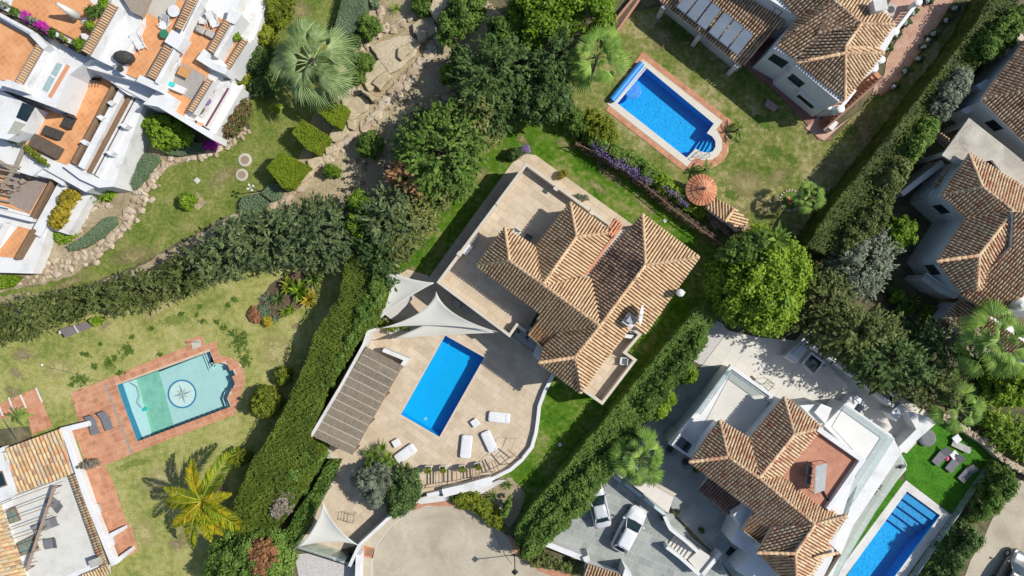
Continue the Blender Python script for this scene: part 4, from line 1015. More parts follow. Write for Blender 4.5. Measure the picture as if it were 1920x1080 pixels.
# steel entrance gate panels
gt = thing('sliding_gate', 'grey translucent gate panels at the foot of the lower patio', 'gate', W(600, 1040))
for i in range(3):
    p, q = (557+30*i, 1029+9*i), (585+30*i, 1037+9*i); mb = MB(); mb.prism([W(p[0], p[1], 1.9), W(q[0], q[1], 1.9), W(q[0]+1, q[1]-5, 1.9), W(p[0]+1, p[1]-5, 1.9)], .1); mb.build('gate_panel', glassc, gt)
mb = MB(); band(mb, [(556, 1030), (650, 1060)], .08, 1.95, 1.85); mb.build('rail', metal, gt)
# reed-roofed shelter
rs = thing('reed_shelter', 'long shelter roofed with brown reed panels beside the big hedge', 'shelter', W(668, 750))
q0, q1, q2, q3 = [W(x, y, 2.7) for x, y in ((687, 650), (754, 685), (659, 853), (585, 818))]
for z in (0,):
    N_ = 12
    for i in range(N_):
        a, b = q0.lerp(q3, i/N_), q0.lerp(q3, (i+1)/N_); c, d = q1.lerp(q2, (i+1)/N_), q1.lerp(q2, i/N_)
        dz = Vector((0, 0, R.uniform(-.02, .02))); g = .04
        mb = MB(); mb.prism([a.lerp(b, g)+dz, a.lerp(b, 1-g)+dz, d.lerp(c, 1-g)+dz, d.lerp(c, g)+dz], 2.62)
        # loose reeds lying along the panel
        for k in range(26):
            f = (k+.5)/26; s = a.lerp(d, f)+(b-a)*R.uniform(0, .06)+Vector((0, 0, .03)); e_ = s+(b-a)*R.uniform(.85, .98)+(d-a)*R.uniform(-.008, .008)
            mb.beam(s, e_, .05, .03, 0)
        mb.build('reed_panel', reed, rs)
mb = MB()
for i in range(1, N_):
    a, d = q0.lerp(q3, i/N_), q1.lerp(q2, i/N_); mb.beam(a+Vector((0, 0, .05)), d+Vector((0, 0, .05)), .07, .05)
mb.build('batten', mat('pale_batten', [(.42, .37, .30), (.52, .47, .39)], 3), rs)
mb = MB()
for a, b in ((q0, q3), (q1, q2)): mb.beam(a-Vector((0, 0, .12)), b-Vector((0, 0, .12)), .14, .16)
mb.build('beam', wood, rs)
for f in (0.04, .35, .66, .97):
    mb = MB(); p = q1.lerp(q2, f); mb.tube((p.x, p.y, 0), (p.x, p.y, 2.6), .08); mb.build('post', wood, rs)
mb = MB(); band(mb, [(703, 618), (690, 622), (681, 648), (640, 722), (583, 818)], .25, 2.9, 0); bw = tag(mb.build('boundary_wall', white2), 'long thin white wall between the reed shelter and the hedge', 'wall')
l_ = thing('low_wall', 'white L-shaped counter wall at the top of the reed shelter', 'wall', W(740, 668)); mb = MB(); band(mb, [(718, 656), (762, 674), (752, 688)], .35, 1.3, 0); mb.build('wall', white, l_)
l_ = sheet('ledge', [(598, 826), (635, 860), (622, 866), (590, 838)], .35, cream, thick=.35)
# shade sails
def sail(label, A, B, C, pull=.5, posts=(0, 1, 2)):
    P = [W(*p) for p in (A, B, C)]; cen_ = sum(P, Vector())/3; t = thing('shade_sail', label, 'shade sail', Vector((cen_.x, cen_.y, 0))); N_ = 14; vs = []; ix = {}
    for i in range(N_+1):
        for j in range(N_+1-i):
            k = N_-i-j; a, b, c = i/N_, j/N_, k/N_; p = P[0]*a+P[1]*b+P[2]*c
            for (u, v, m_) in ((a, b, 2), (b, c, 0), (c, a, 1)):
                o_ = [0, 1, 2]; o_.remove(m_); mid = (P[o_[0]]+P[o_[1]])/2; p = p+(cen_-mid)*(4*u*v*pull*(u+v)**2)
            ix[i, j] = len(vs); vs.append(p-Vector((0, 0, .25*27*a*b*c)))
    fs = []
    for i in range(N_):
        for j in range(N_-i):
            fs.append((ix[i, j], ix[i+1, j], ix[i, j+1]))
            if i+j < N_-1: fs.append((ix[i+1, j], ix[i+1, j+1], ix[i, j+1]))
    mb = MB(); mb.add(vs, fs); o = mb.build('canvas', sailm, t, True); s = o.modifiers.new('t', 'SOLIDIFY'); s.thickness = .012
    mb = MB()
    for i in posts:
        d = (P[i]-cen_); d.z = 0; d.normalize(); f = P[i]+d*.35; mb.tube((f.x, f.y, 0), (f.x, f.y, P[i].z+.15), .045); mb.tube(P[i], f+Vector((0, 0, .1)), .012, n=5)
    if mb.f: mb.build('post', steel, t)
sail('topmost pale shade sail hanging beside the villa corner', (722, 503, 3.2), (816, 530, 3.6), (710, 600, 2.6), .17, (2,))
sail('middle pale shade sail stretched from the hedge to the villa wall', (818, 546, 3.4), (706, 617, 2.5), (936, 623, 3.9), .4, (1,))
sail('lowest pale shade sail of the three beside the villa', (842, 585, 2.6), (736, 635, 2.1), (932, 624, 3.1), .1, (1,))
sail('single white shade sail over the lower patio near the gate', (605, 938, 3.4), (672, 1022, 2.8), (556, 1027, 2.6), .3, (0, 2))
# entrance passage walls under the sails
l_ = thing('planter', 'white gravel planter under the shade sails', 'planter', W(745, 600)); body(l_, [(722, 590), (770, 552), (776, 558), (735, 600)], .5, white2, 0, 'side', gravw)
l_ = thing('planter', 'lower white gravel planter at the foot of the shade sails', 'planter', W(740, 622)); body(l_, [(716, 622), (770, 600), (772, 616), (735, 628)], .45, white2, 0, 'side', gravw)

# loungers with white covers
def cover(label, px, py, L, Wd, deg, h=.42):
    c = W(px, py, h); t = thing('sun_lounger', label, 'sun lounger', Vector((c.x, c.y, .05)), 'covered loungers round the main pool'); a_ = math.radians(deg); mb = MB()
    d_ = Vector((math.cos(a_), math.sin(a_), 0)); n_ = Vector((-d_.y, d_.x, 0)); mb.prism([Vector((c.x, c.y, h))+d_*(sx*(L/2-.22)+.22*math.cos(q))+n_*(sy*(Wd/2-.22)+.22*math.sin(q)) for sx, sy, q0 in ((1, 1, 0), (-1, 1, 1.571), (-1, -1, 3.142), (1, -1, 4.712)) for q in [q0+k*.314 for k in range(6)]], .16, a=.5); o = mb.build('mattress', plast, t, True); bevel(o, .1, 4)
    mb = MB()
    d = Vector((math.cos(a_), math.sin(a_), 0)); n = Vector((-d.y, d.x, 0))
    for i in (-1, 1):
        for j in (-1, 1): p = c+d*i*L*.42+n*j*Wd*.38; mb.box((p.x, p.y, .045), .06, .06, .12, a_)
    mb.build('leg', greyf, t); mb = MB(); hd = c+d*L*.36; mb.box((hd.x, hd.y, h-.06), Wd*.72, L*.16, .09, a_-math.pi/2); bevel(mb.build('headrest', plast, t), .045, 4); return t
cover('white covered lounger lying crosswise near the top of the pool end group', 936, 783, 2.05, 1.0, -6)
cover('slanted white covered lounger nearest the curved patio wall', 917, 828, 2.05, .95, 115)
cover('upright white covered lounger straight below the pool corner', 874, 838, 2.2, 1.05, 84)
cover('white covered lounger beside the agaves and olive tree', 760, 851, 2.15, 1.0, 36)
def low_table(label, px, py, deg):
    c = W(px, py, .35); t = thing('side_table', label, 'side table', Vector((c.x, c.y, .05))); mb = MB(); mb.box((c.x, c.y, .28), .72, .72, .12, math.radians(deg)); bevel(mb.build('table_top', plast, t), .05, 3)
    mb = MB(); mb.box((c.x, c.y, .045), .5, .5, .24, math.radians(deg)); mb.build('base', plast, t)
low_table('small white covered table below the tip of the main pool', 891, 793, 35)
low_table('small white covered table beside the lounger near the agaves', 743, 831, 30)
# rectangular flower stands along the arc
for i, (px, py, dg) in enumerate([(803, 877, 0), (830, 877, 5), (866, 876, 8), (896, 871, 12)]):
    lb_ = ['leftmost white flower stand of the row at the patio railing', 'second white flower stand from the left at the patio railing', 'third white flower stand from the left at the patio railing', 'rightmost white flower stand of the row at the patio railing'][i]
    c = W(px, py, .7); t = thing('flower_stand', lb_, 'planter', Vector((c.x, c.y, .05)), 'white flower stands along the patio railing'); a_ = math.radians(dg); mb = MB()
    mb.box((c.x, c.y, .6), .6, .34, .16, a_, 1); mb.box((c.x, c.y, .6), .52, .26, .165, a_); mb.build('trough', [soil, plast], t)
    mb = MB()
    for sx in (-1, 1):
        for sy in (-1, 1): mb.tube((c.x+sx*.27, c.y+sy*.14, .05), (c.x+sx*.25, c.y+sy*.12, .6), .02, n=5)
    mb.build('leg', plast, t)
    canopy('foliage', ell(px, py+5, 7, 4, dg, 10), 1.15, .7, G_YEL, t, .16, .09, 1)
# curved railing with radial wooden beams
ar = thing('arbour', 'curved dark wooden arbour with radial beams along the patio wall', 'arbour', W(880, 890))
arc_o = [(796, 915), (817, 912), (838, 908), (864, 905), (886, 900), (905, 896), (924, 889), (941, 881), (955, 874), (965, 866), (980, 858)]
arc_i = [(790, 884), (817, 882), (838, 882), (864, 881), (886, 878), (903, 874), (918, 868), (930, 862), (938, 853), (946, 846), (955, 841)]
mb = MB(); mb.path(WL(arc_o, 1.0), .03); mb.path(WL([(p[0]*.5+q[0]*.5, p[1]*.5+q[1]*.5) for p, q in zip(arc_o, arc_i)][3:], 1.0), .016); mb.path(WL([(800, 888), (830, 886), (860, 884), (890, 878), (915, 868), (935, 850), (943, 838), (949, 823), (967, 822)], 1.02), .016); mb.path(WL([(930, 855), (945, 858), (958, 845), (967, 822)], 1.02), .016)
mb.build('rail', wood, ar)
for i, t_ in enumerate([1.0, 1.28, 1.55, 2.4, 2.7, 3.0, 4.0, 4.35, 4.7, 5.9, 6.3, 6.7, 8, 9.6]):
    k = min(9, int(t_)); f = t_-k; o_ = W(*(Vector(arc_o[k]).lerp(Vector(arc_o[k+1]), f)), 1.03); n_ = W(*(Vector(arc_i[k]).lerp(Vector(arc_i[k+1]), f)), 1.03); mb = MB(); mb.beam(o_, n_, .07, .09); mb.build('beam', wood, ar)
for k in range(0, 10, 2):
    o_ = W(*arc_o[k], 1.0); mb = MB(); mb.box((o_.x, o_.y, .045), .07, .07, 1.0); mb.build('post', wood, ar)
# black wire trolley on the lower patio
tr = thing('clothes_airer', 'black folding frame standing on the lower patio', 'drying rack', W(653, 970)); mb = MB(); A = [W(x, y, .8) for x, y in ((645, 963), (664, 965), (661, 981), (643, 977))]
for i in range(4): mb.beam(A[i], A[(i+1) % 4], .03, .03); mb.tube(A[i], (A[i].x, A[i].y, .05), .015, n=5)
for f in (.33, .66): mb.beam(A[0].lerp(A[1], f), A[3].lerp(A[2], f), .02, .02)
mb.build('frame', blackm, tr)
# white louvred chairs on the upper terrace
def box_chair(label, px, py, z, rz, m=plast, w=.6, name='garden_chair', back=True, group=None):
    c = W(px, py, z+.45); t = thing(name, label, 'chair', Vector((c.x, c.y, z)), group); mb = MB(); mb.box((c.x, c.y, z+.4), w, w, .06, rz); mb.build('seat', m, t); co, si = math.cos(rz), math.sin(rz)
    if back: mb = MB(); mb.box((c.x-si*w*.5, c.y+co*w*.5, z+.42), w, .05, .5, rz, tilt=0); mb.build('backrest', m, t)
    for s in (-1, 1): mb = MB(); mb.box((c.x+co*s*w*.5, c.y+si*s*w*.5, z+.62), .06, w, .04, rz); mb.build('armrest', m, t)
    for s in (-1, 1):
        for q in (-1, 1): mb = MB(); mb.box((c.x+co*s*w*.45-si*q*w*.45, c.y+si*s*w*.45+co*q*w*.45, z), .05, .05, .62 if q < 0 else .42, rz); mb.build('leg', m, t)
    return t
box_chair('white armchair on the small south terrace of the central villa', 1169, 677, tz, math.radians(-96))
box_chair('grey slatted chair by the roof edge on the upper terrace', 990, 446, tz, math.radians(-35), greyf)
box_chair('white chair tucked under the roof edge on the upper terrace', 968, 436, tz, math.radians(-35), plast)
for i, (px, py) in enumerate([(889, 449), (877, 468)]):
    c = W(px, py, tz+.4); t = thing('bench', ['small grey bench leaning along the terrace parapet', 'white bench along the terrace parapet below the grey bench'][i], 'bench', Vector((c.x, c.y, tz))); mb = MB(); mb.box((c.x, c.y, tz+.35), .45, 1.0, .07, math.radians(-37)); mb.build('seat', [greyf, plast][i], t); mb = MB(); mb.box((c.x, c.y, tz), .35, .1, .35, math.radians(-37)); mb.build('leg', metal, t)
for i, (px, py) in enumerate([(855, 568), (873, 580)]):
    c = W(px, py, .5); t = thing('wall_bench', ['upper of two grey seats under the sail against the villa wall', 'lower of two grey seats under the sail against the villa wall'][i], 'bench', Vector((c.x, c.y, .05))); mb = MB(); mb.box((c.x, c.y, .3), .95, .55, .2, math.radians(-37)); bevel(mb.build('seat', greyw, t), .06, 2); mb = MB(); mb.box((c.x, c.y, .045), .8, .4, .26, math.radians(-37)); mb.build('base', woodg, t)

mb = MB(); mb.box(W(798, 785, -1.35), .28, .28, .03, ang_m); mb.box(W(842, 645, -1.35), .2, .2, .03, ang_m); mb.build('drain_cover', plast, bpy.data.objects['swimming_pool'])
cf = deck('pool_edge', [(834, 625), (913, 669), (825, 824), (747, 778)], POOL_M, .052, mat('edge_stone', [(.50, .42, .31), (.60, .52, .40)], 1.5, .6, 0, 9, .1, .2))
# ============================================================ UPPER RIGHT HOUSE
V2 = house('white house at the top with solar collectors on its veranda roof', (1530, 100), 'house', 'house')
e2, t2 = 5.6, 6.9
roof(V2, [[(1238, 1, 2.7), (1391, 125, 2.7), (1490, 20, 4.2), (1385, -60), (1300, -80)]], [], 2.55, TILE_OLD, white)
body(V2, [(1397, -30), (1497, 33), (1477, 55), (1450, 90), (1492, 114), (1492, 124), (1573, 191), (1640, 130), (1680, 60), (1640, -40), (1500, -60)], 5.45, white, 0)
body(V2, [(1340, -30), (1440, 50), (1400, 110), (1395, 120), (1300, 40), (1250, 0), (1262, -25)], 2.3, white2, 0)
M2 = (1585, 100, t2); K2 = (1615, 44, t2)
roof(V2, [
    [(1445, -24, e2), (1497, 33, e2), (1562, 0, t2), (1540, -40)],
    [(1497, 33, e2), (1457, 85, e2), (1562, 0, t2)],
    [(1457, 85, e2), (1493, 114, e2), (1532, 62, 6.5), K2, (1562, 0, t2)],
    [(1532, 62, 6.3), (1494, 117, e2), M2, (1585, 86), K2],
    [(1494, 117, e2), (1584, 187, e2), M2],
    [M2, (1584, 187, e2), (1657, 99, e2)],
    [M2, (1657, 99, e2), (1645, 88), (1588, 88, 6.9)],
    [K2, (1587, 88, t2), (1645, 90, e2), (1676, 46)],
    [(1562, 0, t2), K2, (1676, 46, e2), (1640, -10), (1600, -40)]],
    [[(1562, 0, t2), K2, (1585, 88, t2), M2, (1494, 117, e2)], [M2, (1584, 187, e2)], [M2, (1657, 99, e2)], [K2, (1676, 46, e2)], [(1587, 89, t2), (1645, 90, e2)], [(1532, 62, 6.4), K2]],
    e2-.14, TILE_OLD, white)
F2 = lambda a, z=5.45: Vector((W(*a, z).x, W(*a, z).y, 0))
A, B = F2((1492, 124)), F2((1573, 191))
window(V2, A, B, .22, 3.5, 1.3, 1.2, side=-1); window(V2, A, B, .66, 2.0, 1.7, 1.3, side=-1)
window(V2, F2((1450, 90)), F2((1492, 117)), .5, 3.9, 1.4, 1.3, side=-1); window(V2, F2((1430, -10)), F2((1497, 33)), .45, 4.3, 1.3, 1.2, side=-1)
mb = MB(); c_ = A.lerp(B, .66); n_ = Vector((-(B-A).y, (B-A).x, 0)).normalized()*-1; n_ = n_ if n_.x < 0 else -n_
d_ = (B-A).normalized(); q_ = [c_-d_*1.2+Vector((0, 0, 2.95)), c_+d_*1.2+Vector((0, 0, 2.95)), c_+d_*1.2+n_*.28+Vector((0, 0, 2.65)), c_-d_*1.2+n_*.28+Vector((0, 0, 2.65))]
mb.prism(q_, 2.5); mb.build('window_hood', white2, V2)
window(V2, F2((1262, -10), 2.3), F2((1395, 120), 2.3), .25, 1.2, 2.2, 1.7, False, side=-1); window(V2, F2((1262, -10), 2.3), F2((1395, 120), 2.3), .7, 1.2, 2.2, 1.7, False, side=-1)
for p in [(1245, 12), (1313, 66), (1382, 122)]:
    c = W(*p, 2.5); mb = MB(); mb.box((c.x, c.y, 0), .4, .4, 2.55, ad); mb.build('pillar', white2, V2)
# solar collectors
for i in range(6):
    a = (1267+.0, 12.0); lo = Vector((1267, 12)).lerp(Vector((1385, 105)), (i+(0.06 if i < 3 else .22))/6.2); hi = Vector((1267, 12)).lerp(Vector((1385, 105)), (i+(.95 if i < 3 else 1.12))/6.2); up = Vector((30, -39))
    P = [W(lo.x, lo.y, 3.35), W(hi.x, hi.y, 3.35), W(hi.x+up.x, hi.y+up.y, 4.6), W(lo.x+up.x, lo.y+up.y, 4.6)]
    n = (P[1]-P[0]).cross(P[3]-P[0]).normalized(); n = n if n.z > 0 else -n
    t = thing('solar_collector', ['leftmost of the six grey solar collectors on the veranda roof', 'second solar collector from the left on the veranda roof', 'third solar collector from the left, before the gap in the row', 'fourth solar collector from the left, after the gap in the row', 'fifth solar collector from the left on the veranda roof', 'rightmost solar collector on the veranda roof'][i], 'solar panel', P[0]-Vector((0, 0, .4)), 'solar collectors on the veranda roof')
    mb = MB(); mb.add([p+n*.08 for p in P]+[p for p in P], [(0, 1, 2, 3), (4, 7, 6, 5), (0, 4, 5, 1), (1, 5, 6, 2), (2, 6, 7, 3), (3, 7, 4, 0)]); mb.build('frame', steel, t)
    c = sum(P, Vector())/4; mb = MB(); mb.add([c+(p-c)*.93+n*.085 for p in P], [(0, 1, 2, 3)]); mb.build('panel', mat('collector_glass', [(.24, .29, .35), (.33, .38, .44)], .5, .15, 0, 5, .05, .1, spec=.8), t)  # pale blue-grey base colour stands for sky reflected in the glass
    mb = MB(); mb.tube(P[3], P[3]-Vector((0, 0, 1.1)), .03); mb.tube(P[2], P[2]-Vector((0, 0, 1.1)), .03); mb.build('support', metal, t)
# veranda floor and foundation path
sheet('veranda_floor', [(1236, 8), (1262, -20), (1500, 90), (1545, 240), (1562, 262), (1535, 262), (1515, 235), (1447, 163), (1430, 150)], .1, mat('dark_red_paving', [(.22, .10, .08), (.32, .16, .13)], 1, .85, .1, 10, .2, 0), thick=.1)
sheet('path', [(1510, 240), (1535, 218), (1560, 245), (1600, 215), (1545, 264)], .12, pinkp, thick=.12)
# stairway
stp = thing('staircase', 'terracotta stairway descending beside the white upper right house', 'staircase', W(1600, 200))
a0, a1 = Vector((1654, 144)), Vector((1543, 242)); n_ = 17; w_ = Vector((-9.5, -11))
for i in range(n_):
    p, q = a0.lerp(a1, i/n_), a0.lerp(a1, (i+1)/n_); z = 2.6*(1-i/n_)+.1
    mb = MB(); mb.prism([W(p.x, p.y, z), W(q.x, q.y, z), W(q.x+w_.x, q.y+w_.y, z), W(p.x+w_.x, p.y+w_.y, z)], 0); mb.build('step', terra, stp)
mb = MB()
for i in range(8):
    p, q = a0.lerp(a1, i/8), a0.lerp(a1, (i+1)/8); z = 2.6*(1-i/8)+.75; z2 = 2.6*(1-(i+1)/8)+.75
    mb.beam(W(p.x+1, p.y+1, z), W(q.x+1, q.y+1, z2), .16, .9)
mb.build('side_wall', mat('clay_coping', [(.42, .24, .17), (.5, .3, .22)], 2), stp)
pr = MB(); c = W(1560, 236, 1.0); pr.box((c.x, c.y, 0), .5, .9, 1.3, ad); pr.build('newel', white, stp)
# herringbone path
sheet('brick_path', [(1745, -25), (1800, -25), (1770, 25), (1735, 78), (1692, 138), (1672, 160), (1650, 175), (1635, 178), (1640, 160), (1658, 140), (1663, 110), (1690, 60), (1722, 10)], .06, gridmat('herringbone', [(.40, .23, .17), (.50, .31, .23), (.56, .37, .29)], (.26, .17, .12), math.radians(10), .34, .16, .018, offset=.5), thick=.06)
eg = MB(); band(eg, [(1800, -25), (1770, 26), (1736, 79), (1693, 140), (1672, 163), (1650, 178)], .2, .09, 0); eg = eg.build('path_edging', mat('clay_edge', [(.42, .2, .1), (.5, .26, .14)], 2)); eg['kind'] = 'structure'
# balustrade
def balustrade(label, pts, z, base, urn=()):
    t = thing('balustrade', label, 'balustrade', W(pts[0][0], pts[0][1], base)); mb = MB(); band(mb, pts, .26, z, z-.12); mb.build('rail', plast, t)
    mb = MB(); band(mb, pts, .3, base+.12, 0); mb.build('plinth', white, t)
    bl = MB(); P = WL(pts, z)
    for p, q in zip(P, P[1:]):
        k = max(2, int((q-p).length/.32))
        for i in range(k): c = p.lerp(q, (i+.5)/k); bl.lathe((c.x, c.y, base+.1), [(.05, 0), (.09, .2), (.04, .45), (.05, z-base-.2)], 7)
    bl.build('baluster', white, t)['kind'] = 'stuff'
    for u in urn:
        c = W(*u, z+.2); m_ = MB(); m_.box((c.x, c.y, base), .42, .42, z-base+.08, ad); m_.lathe((c.x, c.y, z+.08), [(.12, 0), (.3, .2), (.34, .35), (.2, .4)], 12); m_.build('urn_post', plast, t)
    return t
balustrade('white balustrade with urns along the edge of the brick path', [(1722, 3), (1678, 60), (1652, 88)], 3.6, 2.6, [(1720, 5), (1677, 60)])
balustrade('short white balustrade pair by the roof corner above the stairs', [(1652, 112), (1638, 129)], 3.6, 2.6, [(1651, 113), (1638, 129)])
balustrade('white balustrade on the small balcony at the top of the stairs', [(1604, 168), (1575, 204), (1553, 202)], 3.6, 2.6, [(1575, 205)])
body(V2, [(1604, 168), (1577, 206), (1552, 204), (1570, 180)], 2.65, pinkp, 0, 'balcony')
body(V2, [(1725, -5), (1680, 58), (1655, 88), (1640, 60), (1680, -20)], 2.6, pinkp, 0, 'balcony')
# chimney with cowl, folded chairs
mb = MB(); c = W(1650, 8, 7.2); mb.box((c.x, c.y, 5), .9, .9, 2.2, .2); mb.box((c.x, c.y, 7.2), 1.1, 1.1, .1, .2); mb.build('chimney', white2, V2)
t = thing('air_conditioner', 'grey outdoor unit beside the chimney of the upper right house', 'air conditioner', W(1668, 20, 2.7)); c = W(1668, 20, 3.2); mb = MB(); mb.box((c.x, c.y, 2.65), 1.1, .8, .8, 1.2); bevel(mb.build('casing', greyw, t), .02, 1); mb = MB(); mb.tube((c.x, c.y, 3.45), (c.x, c.y, 3.5), .3, n=16); mb.build('fan_grille', metal, t)

# small details in that garden
bt = thing('garden_bench', 'small pink paved bench block beside the house wall shadow', 'bench', W(1448, 197)); mb = MB(); mb.prism(WL([(1440, 186), (1461, 200), (1452, 209), (1434, 197)], .35), 0); mb.build('seat', mat('stone_block', [(.3, .2, .18), (.42, .3, .27)], 3), bt)
# low brick wall top left of that garden
bw_ = thing('brick_wall', 'low brick wall with planted top at the corner of the patchy lawn', 'wall', W(1175, 50))
mb = MB(); band(mb, [(1205, -10), (1170, 40), (1139, 84)], .22, .7, 0); band(mb, [(1193, -10), (1158, 33), (1133, 66)], .22, .7, 0); mb.build('wall', mat('brick_red', [(.35, .16, .10), (.48, .27, .18)], 5), bw_); mb = MB(); band(mb, [(1199, -10), (1165, 36), (1136, 75)], .5, .62, 0); mb.build('soil', soil, bw_)

# pool roller cover and pump bits
rc = thing('pool_cover_roller', 'rolled blue pool cover at the end of the mosaic pool', 'pool cover', W(1174, 150))
mb = MB(); p, q = W(1203, 119, .35), W(1147, 188, .35); mb.tube(p, q, .32, n=14); mb.build('roll', mat('cover_blue', [(.02, .20, .62), (.04, .28, .72)], 2, .35, 0, 10, .1, .2), rc)
mb = MB()
for e_ in (p, q): mb.tube((e_.x, e_.y, .05), (e_.x, e_.y, .4), .05); 
mb.tube(p, q, .06); mb.build('axle', steel, rc)
mb = MB(); mb.beam(W(1213, 126, .02), W(1156, 194, .02), .1, .06); mb.build('cover_edge', plast, rc)
pr_ = thing('pool_robot', 'round blue float lying in the corner of the mosaic pool', 'pool float', W(1186, 172)); disc_ = MB(); c = W(1187, 170, -.1); disc_.lathe((c.x, c.y, -.16), [(.75, 0), (.8, .05), (.7, .1), (.3, .13)], 22); disc_.build('disc', mat('float_blue', [(.03, .2, .65), (.1, .35, .8)], 3, .3), pr_)
hr = thing('handrail', 'looped steel handrail at the rounded stair bay', 'handrail', W(1320, 290)); mb = MB(); mb.path(WL([(1306, 285), (1310, 294, .9), (1320, 297, .95), (1331, 293, .9), (1330, 287)], .1), .025); mb.path(WL([(1312, 282), (1316, 291, .9), (1324, 289, .5)], .1), .025); mb.build('rail', steel, hr)

# ---- round tiled barbecue hut
bb = thing('barbecue_hut', 'round barbecue hut with a conical red tiled roof', 'barbecue', W(1315, 358)); c = W(1317, 355, 2.6)
mb = MB(); mb.lathe((c.x, c.y, 0), [(1.0, 0), (1.0, 2.3)], 24); mb.build('wall', white2, bb)
mb = MB(); mb.lathe((c.x, c.y, 2.15), [(1.32, 0), (1.35, .05), (.15, .95), (.05, .98)], 28); rf_ = mb.build('roof', chan, bb)
tl = MB()
for k in range(26):
    a_ = 6.2832*k/26
    for s0, s1 in ((.12, .58), (.5, .97), (.9, 1.42)):
        if s0 < .2 and k % 2: continue
        vs = []
        for s_, zz in ((s1, .03), (s0, 0)):
            rr = (.055+.085*s_)*(1.08 if zz else .85)*(1.25 if s0 < .2 else 1)
            for j in range(5):
                th = math.pi*j/4; o_ = rr*math.cos(th); h_ = rr*math.sin(th)*.9
                vs.append((c.x+s_*math.cos(a_)-o_*math.sin(a_), c.y+s_*math.sin(a_)+o_*math.cos(a_), 3.16-s_*.74+h_+zz-.02))
        tl.add(vs, [(j, j+1, j+6, j+5) for j in range(4)]+[(4, 3, 2, 1, 0)])
tl.build('roof_tile', TILE_RED, rf_)['kind'] = 'stuff'
mb = MB(); mb.box((c.x, c.y, 3.0), .25, .12, .5, .3); mb.build('chimney', metal, bb)
sh_ = thing('garden_shed', 'small ridged tiled roof beside the round barbecue', 'shed', W(1360, 400))
body(sh_, [(1340, 376), (1398, 425), (1385, 433), (1330, 388)], 2.0, white2, 0)
roof(sh_, [[(1341, 372, 2.1), (1325, 391, 2.3), (1359, 416, 2.5), (1377, 392, 2.3)], [(1377, 391, 2.4), (1360, 414, 2.5), (1390, 431, 2.2), (1403, 414)]], [[(1377, 391, 2.5), (1360, 415, 2.6)]], 1.9, TILE_TAN, white2)
mb = MB(); mb.prism(WL([(1398, 418), (1412, 429), (1402, 436), (1389, 430)], 1.0), 0); mb.build('side_block', pinkp, sh_)
# fence between the plots: lattice seen from above
fn = thing('lattice_fence', 'dark wooden lattice fence behind the purple flowering hedge', 'fence', W(1230, 370))
fp = [(1080, 268), (1125, 290), (1170, 318), (1215, 352), (1255, 385), (1300, 420), (1340, 448), (1365, 465)]
P = WL(fp, 1.5); mb = MB()
for p, q in zip(P, P[1:]):
    mb.beam(p, q, .06, .06); mb.beam(p-Vector((0, 0, .6)), q-Vector((0, 0, .6)), .05, .05)
mb.build('rail', wood, fn)
for p, q in zip(P, P[1:]):
    k = int((q-p).length/.7)
    for i in range(k):
        c = p.lerp(q, i/k); mb = MB(); mb.box((c.x, c.y, 0), .09, .09, 1.65); mb.build('post', wood, fn)
P0 = WL(fp, .4); mb = MB(); 
for p, q in zip(P0, P0[1:]): mb.beam((p.x, p.y, .15), (q.x, q.y, .15), .3, .3)
mb.build('plinth', soil, fn)
canopy('creeper', [(1084, 258), (1130, 282), (1175, 310), (1220, 344), (1262, 378), (1305, 412), (1345, 440), (1340, 452), (1298, 426), (1253, 391), (1212, 358), (1166, 324), (1120, 296), (1078, 272)], 2.0, .2, leafmat('creeper_brown', [(.06, .05, .03), (.13, .10, .07), (.20, .16, .12)]), fn, .28, .11, .7, 'flat')
# round stone bed with a pot
rb = thing('flower_bed', 'small round stone-edged flower bed with terracotta pot on the patchy lawn', 'flower bed', W(1484, 376))
c = W(1482, 376); mb = MB(); mb.lathe((c.x, c.y, 0), [(.95, 0), (.9, .12), (.3, .16)], 20); mb.build('soil', L_MOSS, rb)
for k in range(22): a_ = 6.2832*k/22; s = R.uniform(.2, .38); inst(R.choice(STONES), 'stone', rb, (c.x+.98*math.cos(a_), c.y+.98*math.sin(a_), .08), a_, (s, s, s))
pt = thing('clay_pot', 'terracotta amphora lying in the round flower bed', 'pot', W(1478, 376, .15)); mb = MB(); p = W(1478, 371, .4); q = W(1481, 380, .35); mb.tube(p, q, .09, .22, 12); mb.tube(q, W(1481, 383, .32), .22, .16, 12); mb.lathe((p.x, p.y, .35), [(.14, 0), (.16, .05), (.1, .08)], 10); mb.build('body', TILE_RED, pt, True)

# ============================================================ HOUSES ON THE RIGHT EDGE
V3 = house('white house cut by the right edge, upper of two with arched porch', (1890, 180), 'house', 'house')
roof(V3, [[(1839, 186, 5.5), (1932, 62, 5.5), (2010, 40, 6.8), (1975, 150, 6.9)], [(1839, 186, 5.5), (1975, 158, 6.9), (1985, 330, 5.5)]], [[(1839, 186, 5.5), (1978, 157, 6.9)]], 5.35, TILE_OLD, white)
body(V3, [(1846, 187), (1990, 320), (2060, 200), (1990, 60), (1935, 70)], 5.3, white, 0)
body(V3, [(1802, 206), (1842, 186), (1850, 195), (1812, 214)], 3.2, white, 0, 'buttress'); body(V3, [(1830, 160), (1850, 148), (1860, 156), (1840, 170)], 3.2, white, 0, 'buttress')
body(V3, [(1880, 100), (1915, 60), (1930, 75), (1895, 112)], 3.0, cream, 0, 'porch')
A, B = Vector(W(1846, 187, 5.3)), Vector(W(1990, 320, 5.3)); A.z = B.z = 0; window(V3, A, B, .3, 3.6, 1.1, 1.1, side=-1); 
